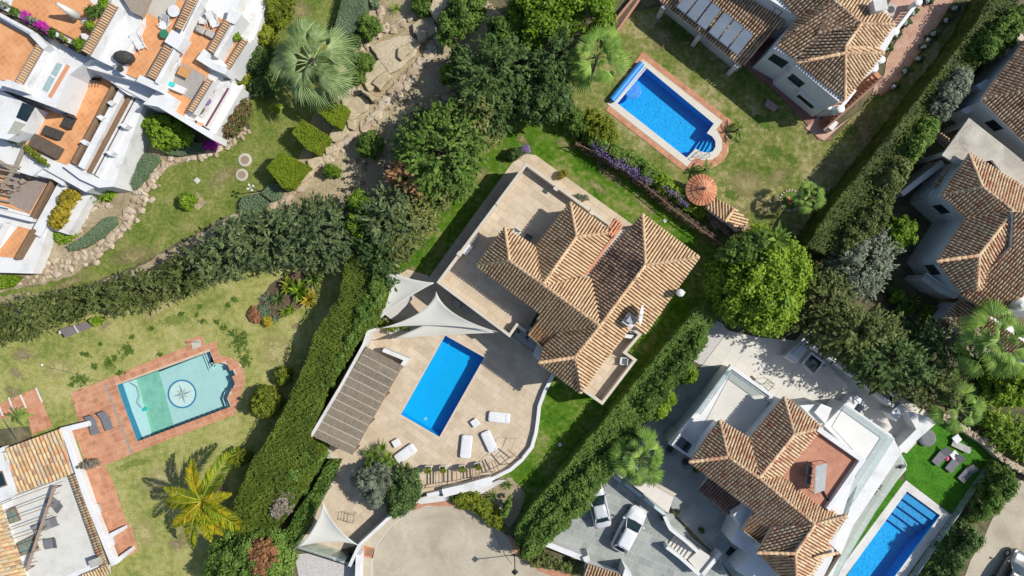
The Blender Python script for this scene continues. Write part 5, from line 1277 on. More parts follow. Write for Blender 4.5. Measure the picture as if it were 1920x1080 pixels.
for px, py in [(1892, 83), (1880, 98), (1862, 130)]:
    c = W(px, py, .4); t = thing('clay_pot', ['uppermost terracotta pot on the porch of the upper right-edge house', 'middle terracotta pot on the porch of the upper right-edge house', 'lowest terracotta pot beside the buttress of the upper right-edge house'][(px == 1880)+2*(px == 1862)], 'pot', Vector((c.x, c.y, 0)) if px == 1862 else Vector((c.x, c.y, 3.0))); z_ = 0 if px == 1862 else 3.0; mb = MB(); mb.lathe((c.x, c.y, z_), [(.14, 0), (.22, .3), (.25, .36)], 12); mb.build('pot', TILE_RED, t); canopy('foliage', ell(px, py, 5, 5, 0, 8), z_+.65, z_+.3, G_MID, t, .14, .08)
V4 = house('white house with staggered red-streaked tiled hip roofs at the right edge', (1860, 430), 'house', 'house')
e4, t4 = 5.5, 6.8
body(V4, [(1816, 297), (1770, 366), (1817, 408), (1764, 488), (1806, 543), (1990, 600), (1990, 380), (1930, 356)], e4-.15, white, 0)
A4 = (1842, 351, t4)
roof(V4, [[(1817, 289, e4), (1764, 366, e4), A4], [(1817, 289, e4), A4, (1900, 395, t4), (1990, 455, t4), (1990, 395, e4)],
    [(1764, 366, e4), (1812, 409, e4), (1892, 395), A4], [(1812, 409, e4), (1757, 490, e4), (1835, 479, t4), (1900, 395)],
    [(1757, 490, e4), (1801, 549, e4), (1833, 546), (1835, 479, t4)], [(1835, 479, t4), (1833, 546, e4+.1), (1856, 520, e4+.3), (1898, 462), (1901, 396, t4)],
    [(1800, 550, e4-.1), (1866, 597, e4-.1), (2000, 480, t4+.5), (1990, 400), (1901, 397), (1898, 462)]],
    [[(1764, 366, e4), A4, (1817, 289, e4)], [A4, (1900, 395, t4), (1990, 455, t4)], [(1900, 395, t4), (1835, 479, t4), (1757, 490, e4)], [(1835, 479, t4), (1833, 546, e4+.1)], [(1866, 597, e4-.1), (2000, 480, t4+.5)]],
    e4-.16, TILE_MIX, white)
roof(V4, [[(1766, 597, 3.2), (1800, 562, 3.2), (1856, 595, 4.2)], [(1766, 597, 3.2), (1856, 595, 4.2), (1990, 690), (1850, 655, 3.1)]], [[(1766, 597, 3.2), (1856, 595, 4.2)]], 3.0, TILE_MIX, white)
body(V4, [(1772, 597), (1800, 568), (1990, 650), (1990, 720), (1850, 650)], 2.95, white, 0)
roof(V4, [[(1777, 313, 3.3), (1750, 348, 3.3), (1772, 362, 3.5), (1800, 326, 3.5)]], [], 3.1, TILE_OLD, white)
body(V4, [(1765, 300), (1688, 360), (1694, 368), (1772, 308)], 2.6, white2, 0, 'garden_wall')
body(V4, [(1752, 350), (1740, 368), (1765, 385), (1775, 365)], 3.0, white, 0, 'annex')
A, B = Vector(W(1764, 488, 5.35)), Vector(W(1806, 543, 5.35)); A.z = B.z = 0; window(V4, A, B, .3, 3.2, 1.0, 1.3, side=-1); A, B = Vector(W(1770, 366, 5.35)), Vector(W(1817, 408, 5.35)); A.z = B.z = 0; window(V4, A, B, .5, 3.2, 1.0, 1.2, side=-1)
body(V4, [(1735, 515), (1768, 535), (1812, 545), (1790, 560), (1760, 548), (1728, 524)], 2.9, white2, 0, 'balcony')
mb = MB(); band(mb, [(1738, 512), (1775, 540)], .1, 3.6, 3.5)
P = WL([(1738, 512), (1775, 540)], 3.5)
for i in range(12): c = P[0].lerp(P[1], i/11); mb.box((c.x, c.y, 2.85), .05, .05, .7)
mb.build('balcony_rail', plast, V4)
mb = MB(); c = W(1912, 572, 6.5); mb.lathe((c.x, c.y, 4.6), [(.42, 0), (.42, 1.9), (.5, 2.0), (.2, 2.3)], 18); mb.build('chimney', white2, V4)
tk = thing('carport', 'flat stained concrete slab roof between the two right-edge houses', 'carport', W(1850, 290)); mb = MB(); mb.prism(WL([(1817, 221), (1766, 291), (1800, 312), (1860, 300), (1900, 350), (1990, 410), (1990, 345), (1920, 302)], 4.7), 4.45); mb.build('roof_slab', concrete2, tk)
for p in [(1820, 228), (1772, 288)]: c = W(*p, 4.5); mb = MB(); mb.box((c.x, c.y, 0), .35, .35, 4.45); mb.build('pillar', white2, tk)
pg = thing('pergola', 'small tiled lean-to roof in the shade beside the concrete slab', 'lean-to', W(1770, 262)); roof(pg, [[(1757, 248, 2.3), (1782, 264, 2.3), (1775, 275, 2.5), (1752, 256)]], [], 2.15, TILE_OLD, white2); c = W(1766, 262, 2.2); mb = MB(); mb.box((c.x, c.y, 0), .2, .2, 2.1); mb.build('post', wood, pg)
mb = MB(); c = W(1787, 180, .8); bt_ = thing('white_table', 'round white garden table in the shade behind the diagonal hedge', 'table', Vector((c.x, c.y, 0))); mb.lathe((c.x, c.y, .7), [(.4, 0), (.4, .05), (.1, .06)], 18); mb.build('table_top', plast, bt_); mb = MB(); mb.tube((c.x, c.y, 0), (c.x, c.y, .7), .05); mb.build('leg', plast, bt_)
# ============================================================ MODERN VILLA
V5 = house('modern white villa with staggered tiled roofs and glass balustrades', (1450, 880))
e5, t5 = 5.4, 6.7
# paving: pale terrace north, grey paving west, grey stone forecourt
nt_ = thing('north_terrace', None, None, W(1500, 700), kind='structure')
pave(nt_, [(1366, 620), (1420, 632), (1510, 640), (1600, 690), (1690, 745), (1762, 785), (1700, 850), (1640, 830), (1560, 765), (1500, 760), (1440, 740), (1362, 690), (1318, 684)], .1, ang_m, 1.2, 1.2, pale, (palej, pales), 'floor_slab', .02, .08, 220)
sd = thing('west_terrace', None, None, W(1300, 850), kind='structure')
pave(sd, [(1318, 684), (1370, 690), (1300, 785), (1330, 880), (1400, 980), (1440, 1030), (1390, 1100), (1340, 1040), (1262, 960), (1250, 925), (1190, 880), (1135, 862), (1160, 830), (1215, 790), (1250, 735)], .1, ang_m, .9, .9, greypave, (greyj, greypaves), 'floor_slab', .02, .08, 250)
fc = thing('forecourt', None, None, W(1180, 990), kind='structure')
pave(fc, [(1135, 868), (1190, 905), (1262, 965), (1300, 1010), (1345, 1045), (1400, 1130), (1110, 1130), (1098, 1050), (1015, 1018), (1060, 960)], .05, math.radians(-22), .72, .72, greypave, (greyj, greypaves), 'cobble_slab', .03, .03, 300, .5)
sheet('gravel_bed', wobble([(1340, 595), (1368, 620), (1320, 684), (1285, 672), (1300, 640)], 8, 2), .06, gravw, thick=.05)
tb = sheet('turf', wobble([(1690, 855), (1760, 790), (1790, 800), (1870, 858), (1845, 905), (1792, 970), (1740, 930), (1698, 900)], 30, .5), .03, L_TURF, thick=.03)
sheet('turf_strip', [(1684, 896), (1699, 906), (1556, 1130), (1522, 1130)], .05, L_TURF, thick=.05)
sheet('turf_strip', [(1790, 975), (1800, 985), (1730, 1130), (1670, 1130), (1700, 1080)], .03, L_MOSS, thick=.03)
# main body
body(V5, [(1352, 796), (1300, 862), (1412, 950), (1455, 985), (1426, 1036), (1475, 1085), (1520, 1130), (1560, 1050), (1578, 970), (1612, 865), (1540, 808), (1473, 752), (1407, 830)], e5-.15, white, 0)
roof(V5, [
    [(1365, 857, t5), (1349, 788, e5), (1293, 866, e5)],
    [(1365, 857, t5), (1349, 788, e5), (1405, 823, e5), (1421, 895)],
    [(1365, 857, t5), (1293, 866, e5), (1415, 958, e5), (1388, 990), (1427, 1018), (1450, 990), (1528, 983)],
    [(1489, 815, t5), (1470, 744, e5), (1405, 823, e5), (1421, 895)],
    [(1489, 815, t5), (1470, 744, e5), (1541, 802, e5)],
    [(1489, 815, t5), (1541, 802, e5), (1520, 824, 5.6), (1485, 868), (1466, 892), (1423, 897, t5)],
    [(1423, 897, t5), (1466, 892, 5.75), (1544, 959, 5.5), (1562, 948), (1586, 968), (1528, 983, t5)],
    [(1527, 983, t5), (1450, 990, 5.9), (1419, 1036, e5), (1491, 1038)],
    [(1419, 1036, e5), (1491, 1038, t5), (1494, 1110, t5), (1475, 1090, e5)],
    [(1527, 983, t5), (1586, 968, e5), (1552, 1016), (1571, 1035), (1523, 1110), (1494, 1110), (1491, 1038, t5)]],
    [[(1349, 788, e5), (1365, 857, t5), (1293, 866, e5)], [(1365, 857, t5), (1423, 897, t5), (1528, 983, t5), (1586, 968, e5)], [(1470, 744, e5), (1489, 815, t5), (1423, 897, t5)], [(1489, 815, t5), (1541, 802, e5)],
     [(1528, 983, t5), (1491, 1038, t5), (1419, 1036, e5)], [(1491, 1038, t5), (1494, 1110, t5)], [(1571, 1036, 5.6), (1530, 1045, 6.2)]],
    e5-.14, TILE_MIX, cream)
roof(V5, [[(1329, 896, 3.3), (1310, 918, 2.9), (1368, 965, 2.9), (1390, 943, 3.3)]], [], 2.7, mat('clay_tile_dark', [(.10, .06, .05), (.20, .12, .09), (.26, .17, .12)], .7, .9, .1, 30, .25, .6), cream)
body(V5, [(1375, 965), (1400, 945), (1425, 960), (1390, 990)], 4.2, white, 0, 'stair_tower')
body(V5, [(1385, 985), (1430, 1020), (1420, 1050), (1372, 1018)], 3.4, white, 0, 'side_wing')
body(V5, [(1412, 955), (1392, 988), (1426, 1012), (1450, 985)], 4.3, white, 0)
# roof terrace with terracotta floor
rt = [(1535, 806), (1615, 863), (1552, 953), (1543, 957), (1466, 892), (1486, 867), (1520, 824)]
body(V5, rt, 5.35, white, 0, 'terrace_block'); fl = sheet('terrace_tiles', rt, 5.4, gridmat('roof_terrace', [(.36, .15, .09), (.44, .20, .13), (.50, .25, .17)], (.42, .24, .17), ang_m, .5, .25, .02, offset=.5), parent=V5)
parapet(V5, [(1534, 804), (1618, 863), (1553, 956)], 5.9, 5.2, .45, white)
# lower white roof terraces east
body(V5, [(1545, 798), (1585, 756), (1672, 815), (1690, 850), (1600, 985), (1575, 1045), (1540, 1130), (1500, 1130), (1590, 965), (1620, 870)], 2.9, white, 0, 'terrace_block')
sheet('balcony_floor', [(1560, 800), (1583, 762), (1666, 822), (1590, 935), (1560, 960), (1620, 866)], 2.95, mat('balcony_white', [(.62, .62, .61), (.67, .67, .66)], 1, .6, 0, 8, .03, 0), parent=V5)
def glassrail(label, pts, z1, z0, seg=1.6):
    t = thing('glass_balustrade', label, 'glass balustrade', W(pts[0][0], pts[0][1], z0)); P = WL(pts, z1)
    for p, q in zip(P, P[1:]):
        k = max(1, round((q-p).length/seg)); d = (q-p).normalized()
        for i in range(k):
            a, b = p.lerp(q, i/k)+d*.02, p.lerp(q, (i+1)/k)-d*.02; mb = MB(); n = Vector((-d.y, d.x, 0))*.012
            mb.prism([a-n, b-n, b+n, a+n], z0); mb.build('pane', glassc, t)
    mb = MB()
    for p, q in zip(P, P[1:]): mb.beam(Vector((p.x, p.y, z1+.02)), Vector((q.x, q.y, z1+.02)), .05, .04)
    mb.build('handrail', steel, t)
glassrail('glass balustrade round the white upper balcony above the pool', [(1585, 757), (1677, 823), (1604, 935), (1578, 975)], 3.8, 2.95)
glassrail('long glass balustrade between the white ledge and the pool', [(1676, 826), (1700, 872), (1640, 960), (1580, 1060), (1555, 1110)], 1.1, .3)
sheet('terrace_base', [(1500, 760), (1680, 820), (1692, 870), (1540, 1130), (1480, 1130), (1480, 1000)], .26, white2, thick=.26)
sheet('pool_terrace', [(1690, 850), (1700, 880), (1684, 898), (1582, 1045), (1524, 1130), (1500, 1130), (1590, 985), (1600, 930), (1640, 880)], .3, pale, thick=.3)
# west box terrace
body(V5, [(1371, 690), (1446, 743), (1405, 826), (1350, 790), (1305, 860), (1262, 828), (1300, 782)], 2.9, white, 0, 'terrace_block')
sheet('terrace_floor', [(1371, 700), (1438, 746), (1400, 815), (1350, 785), (1318, 800)], 2.95, pales, parent=V5)
parapet(V5, [(1296, 856), (1258, 832), (1309, 772), (1371, 688), (1447, 742), (1442, 752)], 3.3, 2.9, .3, white)
glassrail('glass balustrade on the white box terrace', [(1312, 778), (1372, 696), (1438, 744)], 4.0, 2.95)
body(V5, [(1259, 834), (1275, 812), (1312, 842), (1300, 862)], 3.6, white2, 0, 'bay'); mb = MB(); mb.prism(WL([(1266, 833), (1278, 818), (1298, 834), (1288, 850)], 3.64), 3.55); mb.build('skylight', glassd, V5)
body(V5, [(1527, 773), (1540, 757), (1560, 765), (1548, 795)], 3.6, white, 0, 'stair_block')
body(V5, [(1500, 760), (1530, 758), (1545, 790), (1538, 800)], 3.2, white, 0, 'wing')
# solar water panel frame
t = thing('solar_heater', 'tilted twin solar panel on the terracotta roof terrace', 'solar panel', W(1535, 900, 5.4)); P = [W(1529, 874, 7.0), W(1550, 868, 6.3), W(1546, 919, 6.3), W(1526, 925, 7.0)]
n = (P[1]-P[0]).cross(P[3]-P[0]).normalized(); n = n if n.z > 0 else -n; mb = MB(); mb.add([p+n*.05 for p in P]+P, [(3, 2, 1, 0), (4, 5, 6, 7), (0, 1, 5, 4), (1, 2, 6, 5), (2, 3, 7, 6), (3, 0, 4, 7)]); mb.build('frame', steel, t)
for a_, b_ in ((.03, .48), (.52, .97)):
    q = [P[0].lerp(P[3], a_), P[1].lerp(P[2], a_), P[1].lerp(P[2], b_), P[0].lerp(P[3], b_)]; c = sum(q, Vector())/4; mb = MB(); mb.add([c+(x-c)*.92+n*.06 for x in q], [(0, 1, 2, 3)]); mb.build('panel', panelg, t)
mb = MB()
for p in P: mb.tube(p, (p.x, p.y, 5.4), .03)
mb.tube(W(1543, 920, 5.5), W(1553, 938, 5.5), .09); mb.build('support', metal, t)
for i, (px, py) in enumerate([(1517, 881), (1515, 899)]): box_chair(['upper grey chair behind the tilted solar panel', 'lower grey chair behind the tilted solar panel'][i], px, py, 5.4, 1.4, greyf, .55)
# glass table with dark chairs below the balustrade
t = thing('dining_table', 'long grey outdoor dining table beside the glass balustrade', 'table', W(1625, 915, .3)); mb = MB(); mb.prism([W(x, y, 1.05) for x, y in ((1647, 883), (1655, 888), (1618, 938), (1606, 934))], .98); mb.build('table_top', greyf, t)
for p in [(1648, 887), (1612, 933)]: c = W(*p, .6); mb = MB(); mb.box((c.x, c.y, .3), .1, .1, .7); mb.build('leg', metal, t)
for i, (px, py) in enumerate([(1646, 910), (1637, 920), (1628, 929)]): box_chair(['topmost black chair at the long grey dining table', 'middle black chair at the long grey dining table', 'lowest black chair at the long grey dining table'][i], px, py, .3, 2.5, blackm, .42, group='black chairs at the outdoor dining table')
# garden walls of the north terrace
gw = thing('garden_wall', 'white stepped garden wall along the north terrace below the cypresses', 'garden wall', W(1600, 720))
body(gw, [(1472, 668), (1524, 618), (1573, 655), (1560, 672), (1520, 645), (1493, 682)], 1.3, white, 0, 'bench_block')
body(gw, [(1483, 664), (1524, 628), (1564, 656), (1560, 662), (1524, 634), (1497, 672)], 1.42, mat('aqua_render', [(.42, .52, .53), (.5, .6, .6)], 1), 1.2, 'planter_top')
mb = MB(); band(mb, [(1520, 646), (1562, 673), (1620, 718), (1676, 762)], .32, 1.7, 0); mb.build('wall', white, gw); mb = MB(); band(mb, [(1627, 716), (1640, 720), (1668, 742), (1676, 757)], .3, 1.5, 0); mb.build('wall', white, gw)
sk = thing('jacuzzi', 'small square dark glazed plunge tub with pale rim on the north terrace', 'hot tub', W(1525, 682)); mb = MB(); band(mb, [(1505, 682), (1522, 662), (1545, 680), (1526, 702), (1505, 682)], .16, .62, .1); mb.build('rim', white, sk); mb = MB(); mb.prism(WL([(1506, 682), (1522, 664), (1543, 680), (1526, 700)], .5), .1); mb.build('glass_lid', glassd, sk)
bnch = thing('bench', 'long pale bench slab in front of the stepped garden wall', 'bench', W(1560, 710)); mb = MB(); mb.prism(WL([(1545, 688), (1552, 685), (1590, 722), (1588, 730), (1578, 726)], .5), .1); mb.build('seat', white2, bnch)
for lb_, pts in (('grey outdoor kitchen block with hob near the north terrace', [(1583, 757), (1598, 740), (1622, 752), (1608, 778)]),):
    t = thing('outdoor_kitchen', lb_, 'outdoor kitchen', W(1600, 760)); body(t, pts, 1.1, white, .1, 'cabinet'); mb = MB(); mb.prism(WL([(1600, 775), (1612, 757), (1620, 763), (1608, 780)], 1.25), 1.05); mb.build('hob', glassd, t); mb = MB(); mb.prism(WL([(1600, 745), (1606, 741), (1618, 750), (1613, 755)], 1.2), 1.05); mb.build('sink', steel, t)
ws = thing('garden_wall', 'white wall wedge at the corner above the artificial turf', 'garden wall', W(1715, 820)); body(ws, [(1700, 770), (1762, 788), (1735, 812), (1700, 842), (1690, 850), (1685, 838), (1718, 805)], 1.6, white, 0, 'wall'); body(ws, [(1668, 775), (1690, 757), (1700, 770), (1680, 790)], 1.8, white, 0, 'pier')
body(ws, [(1640, 722), (1652, 714), (1682, 744), (1672, 753)], 1.5, white, 0, 'planter')
# spiral stair rail and door mat
t = thing('stair_gate', 'small white iron railing at the top of the terrace steps', 'railing', W(1436, 720)); mb = MB()
for i in range(6): p, q = W(1430+3*i, 722-3*i+ (3*i if i > 3 else 0), 1.1), W(1438+3*i, 729-3*i+(3*i if i > 3 else 0), 1.1); mb.beam(p, q, .03, .03)
A = [W(x, y, 1.1) for x, y in ((1430, 722), (1440, 711), (1452, 720), (1441, 733))]
for i in range(4): mb.beam(A[i], A[(i+1) % 4], .04, .04); mb.tube(A[i], (A[i].x, A[i].y, .1), .02, n=5)
mb.build('rail', blackm, t)
t = thing('door_mat', 'dark brown mat lying by the white box terrace', 'mat', W(1411, 710, .1)); mb = MB(); mb.prism(WL([(1406, 706), (1410, 704), (1417, 711), (1413, 714)], .13), .1); mb.build('mat', brownf, t)
# loungers and furniture on the turf
def lounger(label, px, py, L, Wd, deg, up=.35, m=greyf, z=.03, group=None):
    c = W(px, py, .3); a_ = math.radians(deg); t = thing('sun_lounger', label, 'sun lounger', Vector((c.x, c.y, z)), group); d = Vector((math.cos(a_), math.sin(a_), 0)); n = Vector((-d.y, d.x, 0))*Wd/2; mb = MB()
    s, h_, e_ = c-d*L*.5+Vector((0, 0, z)), c+d*L*.12+Vector((0, 0, z)), c+d*L*.46+Vector((0, 0, z+up))
    mb.add([s-n, h_-n, h_+n, s+n]+[x-Vector((0, 0, .08)) for x in (s-n, h_-n, h_+n, s+n)], [(0, 1, 2, 3), (4, 7, 6, 5), (0, 4, 5, 1), (1, 5, 6, 2), (2, 6, 7, 3), (3, 7, 4, 0)]); mb.build('seat', m, t)
    mb = MB(); mb.add([h_-n, e_-n, e_+n, h_+n]+[x-Vector((0, 0, .07)) for x in (h_-n, e_-n, e_+n, h_+n)], [(0, 1, 2, 3), (4, 7, 6, 5), (0, 4, 5, 1), (1, 5, 6, 2), (2, 6, 7, 3), (3, 7, 4, 0)]); mb.build('backrest', m, t)
    for f in (-.45, .08):
        for q in (-.9, .9): p = c+d*L*f+n*q; mb = MB(); mb.box((p.x, p.y, z), .05, .05, .25, a_); mb.build('leg', metal, t)
    return t
lounger('grey lounger with the pink towel beside it on the artificial turf', 1765, 855, 1.9, .8, 50, group='grey loungers on the artificial turf')
lounger('grey lounger between the small table and the pool on the turf', 1790, 868, 1.9, .8, 50, group='grey loungers on the artificial turf')
lounger('grey lounger in the tree shade at the lower edge of the turf', 1814, 887, 1.9, .8, 48, group='grey loungers on the artificial turf')
lounger('pale grey lounger lying under the trees at the top of the turf', 1803, 838, 1.9, .6, -25, .1, greyw)
t = thing('towel', 'pink towel lying beside the grey lounger on the turf', 'towel', W(1776, 858, .03)); mb = MB(); c = W(1776, 858, .1); mb.lathe((c.x, c.y, .03), [(.2, 0), (.24, .1), (.1, .2)], 9, sy=1.3); mb.build('cloth', mat('pink_cloth', [(.6, .08, .18), (.75, .2, .3)], 6, .9), t)
low_table('small grey side table between two loungers on the turf', 1789, 853, 40)
t = thing('round_daybed', 'round grey daybed half under the white wall wedge', 'daybed', W(1740, 822)); c = W(1740, 822, .4); mb = MB(); mb.lathe((c.x, c.y, .03), [(.75, 0), (.8, .3), (.6, .42)], 22); mb.build('mattress', greyf, t)
low_table('pair of pale seat cushions beside the pale lounger', 1794, 823, 35)
glassrail('frameless glass fence along the hedge below the turf', [(1866, 866), (1800, 962), (1722, 1075), (1690, 1120)], .9, 0, 1.5)
sw = thing('stone_wall', 'rough stone retaining wall under the palms at the right', 'wall', W(1840, 830)); mb = MB(); band(mb, [(1760, 775), (1810, 805), (1855, 835), (1880, 860), (1960, 905)], .5, 1.0, 0); mb.build('core', rocks_, sw); stones(sw, [(1760, 775), (1810, 805), (1855, 835), (1880, 860), (1940, 895)], 70, .3, .55, 4, .95)
t = thing('ornament', 'black figure-shaped ornament standing on the glass-edged ledge', 'ornament', W(1692, 875, .3)); mb = MB(); mb.tube(W(1686, 877, .5), W(1696, 874, .5), .12, .16, 8); mb.lathe(W(1697, 874, .4), [(.12, 0), (.15, .1), (.05, .25)], 8); mb.build('body', blackm, t)
# terrace furniture west: round wire chairs and planters
for i, (px, py) in enumerate([(1257, 843), (1286, 867)]):
    c = W(px, py, .4); t = thing('wire_chair', ['upper black round wire chair on the shaded grey terrace', 'lower black round wire chair on the shaded grey terrace'][i], 'chair', Vector((c.x, c.y, .1)), 'round wire chairs on the shaded terrace'); mb = MB()
    for r_, z_ in ((.5, .75), (.38, .5), (.25, .35)):
        pts = [Vector((c.x+r_*math.cos(k*.3927), c.y+r_*math.sin(k*.3927), z_)) for k in range(17)]; mb.path(pts, .02, 5)
    for k in range(8): mb.tube((c.x+.5*math.cos(k*.785), c.y+.5*math.sin(k*.785), .75), (c.x+.2*math.cos(k*.785), c.y+.2*math.sin(k*.785), .33), .012, n=4)
    mb.build('shell', blackm, t); mb = MB(); mb.lathe((c.x, c.y, .3), [(.2, 0), (.28, .06), (.1, .1)], 12); mb.build('cushion', dark, t); mb = MB(); mb.tube((c.x, c.y, .1), (c.x, c.y, .3), .03); mb.build('leg', blackm, t)
def pot(label, px, py, z=.1, r=.25, plantm=None, m=blackm):
    c = W(px, py, z+.4); t = thing('plant_pot', label, 'plant pot', Vector((c.x, c.y, z))); mb = MB(); mb.lathe((c.x, c.y, z), [(r*.7, 0), (r, .45), (r, .5), (r*.8, .46)], 14); mb.build('pot', m, t)
    canopy('foliage', ell(px, py, r*20, r*20, 0, 8), z+.85, z+.4, plantm or G_DARK, t, r*.6, .08); return t
pot('black pot under the corner of the cream carport roof', 1270, 960); pot('black pot at the foot of the cream carport steps', 1243, 971); pot('black pot alone on the shaded grey terrace', 1315, 995); pot('dark pot in front of the small dark tiled roof', 1305, 881, r=.28)
# cream carport with a toothed edge, wall with blue glass insets
cp = thing('carport', 'long cream slab canopy over the wall beside the parked white cars', 'canopy', W(1200, 910)); roof_pts = [(1133, 868), (1141, 862), (1150, 868), (1263, 932), (1253, 962), (1200, 920)]
mb = MB(); mb.prism(WL(roof_pts, 2.6), 2.35); mb.build('roof_slab', mat('cream_slab', [(.58, .53, .47), (.66, .61, .55)], 1, .8, .1, 12, .1, .1), cp); mb = MB()
for i in range(16): p = Vector((1222, 908)).lerp(Vector((1263, 931)), i/16) if i else Vector((1222, 908)); c = W(p.x, p.y, 2.5); mb.tube((c.x, c.y, 2.5), (c.x+.35, c.y+.2, 2.5), .09, n=6)
mb.build('edge_tile', cream, cp)
for a, b in (((1133, 880), (1165, 903)), ((1172, 907), (1203, 931)), ((1208, 935), (1248, 966))):
    mb = MB(); band(mb, [a, b], .25, 1.2, 0); w_ = mb.build('wall', mat('pale_blue_wall', [(.5, .6, .62), (.58, .66, .68)], 1), cp)
# entrance stair with white walls
st = thing('staircase', 'white walled entrance stairway with pale treads beside the white car', 'staircase', W(1290, 1030))
mb = MB(); band(mb, [(1246, 968), (1257, 992), (1285, 1014), (1310, 1036)], .3, 1.5, 0); mb.build('side_wall', white, st); mb = MB(); band(mb, [(1250, 1026), (1275, 1045), (1312, 1078)], .3, 1.3, 0); mb.build('side_wall', white, st); mb = MB(); band(mb, [(1352, 1036), (1318, 1078)], .35, 1.3, 0); mb.build('side_wall', white, st)
for i in range(6):
    p = Vector((1252, 1022)).lerp(Vector((1288, 1050)), i/6); q = p+Vector((13, -18)); r_ = Vector((5, 4)); z = .15+.16*(5-i) if False else .2+.14*i
    mb = MB(); mb.prism([W(p.x, p.y, z), W(p.x+r_.x, p.y+r_.y, z), W(q.x+r_.x, q.y+r_.y, z), W(q.x, q.y, z)], 0); mb.build('step', pale, st)
body(st, [(1290, 1050), (1312, 1030), (1340, 1048), (1316, 1078)], 1.0, pales, 0, 'landing')
body(V5, [(1430, 1020), (1380, 1070), (1420, 1095), (1470, 1085)], 2.8, white, 0, 'wing')
t = thing('doormat', 'large black mat at the entrance of the modern villa', 'mat', W(1377, 1035, .1)); mb = MB(); mb.prism(WL([(1370, 1024), (1395, 1043), (1388, 1056), (1360, 1038)], .13), .1); mb.build('mat', blackm, t)
# street wall and gate roof
gw2 = thing('street_wall', 'low white wall between the forecourt and the road', 'wall', W(1060, 1035)); mb = MB(); band(mb, [(1008, 1015), (1030, 1022), (1075, 1040), (1101, 1050)], .5, 1.5, 0); mb.build('wall', white, gw2); mb = MB(); mb.box(W(1099, 1046, 1.5)-Vector((0, 0, 1.5)), .55, .55, 1.8, .4); mb.build('pier', white2, gw2)
gr = thing('gate_canopy', 'narrow tiled roof strip over the entrance gate at the lower edge', 'gate', W(1140, 1070)); roof(gr, [[(1099, 1056, 2.2), (1176, 1080, 2.2), (1200, 1110, 2.0), (1094, 1078)]], [], 1.9, TILE_TAN, white); body(gr, [(1102, 1062), (1172, 1086), (1168, 1100), (1098, 1076)], 1.9, white, 0)
body(gr, [(1172, 1066), (1190, 1090), (1184, 1100), (1166, 1084)], 2.4, white, 0, 'pier')
# ============================================================ APARTMENTS UPPER LEFT
V6 = house('white terraced apartment block stepping down with orange tiled terraces', (150, 220), 'apartment_block', 'apartment block')
a6 = math.atan2(157, -135)
OT = gridmat('orange_terrace', [(.52, .225, .09), (.60, .285, .125), (.66, .34, .165)], (.60, .38, .24), math.radians(38), .42, .42, .016, nscale=.7)
def terrace(pts, z, m=OT, name='terrace_floor'): return sheet(name, pts, z, m, parent=V6)
def slab(pts, z, z0=0, m=white, name='wall'): return body(V6, pts, z, m, z0, name)
def lattice(p, q, w, z, base):
    """clay lattice screen: rows of small arches between two rails"""
    P, Q = W(p[0], p[1], z), W(q[0], q[1], z); d = (Q-P).normalized(); n = Vector((-d.y, d.x, 0)); L = (Q-P).length; mb = MB()
    for s in (-1, 1): mb.beam(P+n*s*w/2, Q+n*s*w/2, .06, .08)
    k = int(L/.22)
    for i in range(k):
        c = P.lerp(Q, (i+.5)/k); mb.beam(c-n*w/2, c+n*w/2, .08, .05, 1)
    mb.build('lattice_rail', [mat('lattice_grey', [(.16, .14, .13), (.27, .24, .22)], 4), TILE_TAN], V6)['kind'] = 'stuff'
    m2 = MB(); m2.prism([x-Vector((0, 0, .12)) for x in (P-n*w/2, Q-n*w/2, Q+n*w/2, P+n*w/2)], base-.3, 0, 1); m2.build('lattice_base', [white, TILE_TAN], V6)
def railwall(p, q, w, z, base, m=white): mb = MB(); band(mb, [p, q], w, z, base); return bevel(mb.build('parapet', m, V6), .02, 1)
# base masses (tops in metres): lower plinth, middle storey, upper storey
slab([(-40, 190), (30, 165), (125, 217), (170, 135), (222, 150), (272, 190), (212, 350), (190, 345), (160, 360), (80, 315), (60, 330), (-40, 300)], 2.95)
slab([(-40, 300), (60, 330), (100, 330), (150, 355), (172, 362), (125, 440), (92, 430), (66, 513), (-40, 510)], .9)
slab([(165, 130), (310, 90), (410, -40), (470, -40), (440, 20), (400, 100), (425, 122), (352, 225), (300, 205)], 4.15)
slab([(430, -40), (512, -40), (498, 15), (478, 70), (430, 150), (455, 165), (400, 258), (340, 225), (400, 130)], 2.4)
slab([(-40, -40), (268, -40), (268, 40), (226, 126), (170, 112), (150, 125), (130, 140), (103, 202), (3, 166), (-40, 160)], 5.9)
# A: wide terrace at the far left
terrace([(-40, 20), (62, 72), (69, 84), (28, 156), (-40, 140)], 6.0)
lattice((76, 86), (35, 157), .7, 6.75, 6.1)
railwall((84, 90), (46, 160), .35, 6.5, 6.0); railwall((-30, 12), (66, 66), .35, 6.8, 6.0); slab([(55, 65), (64, 58), (90, 86), (80, 92)], 6.9, 5); slab([(3, 160), (12, 148), (46, 160), (44, 172)], 6.9, 5)
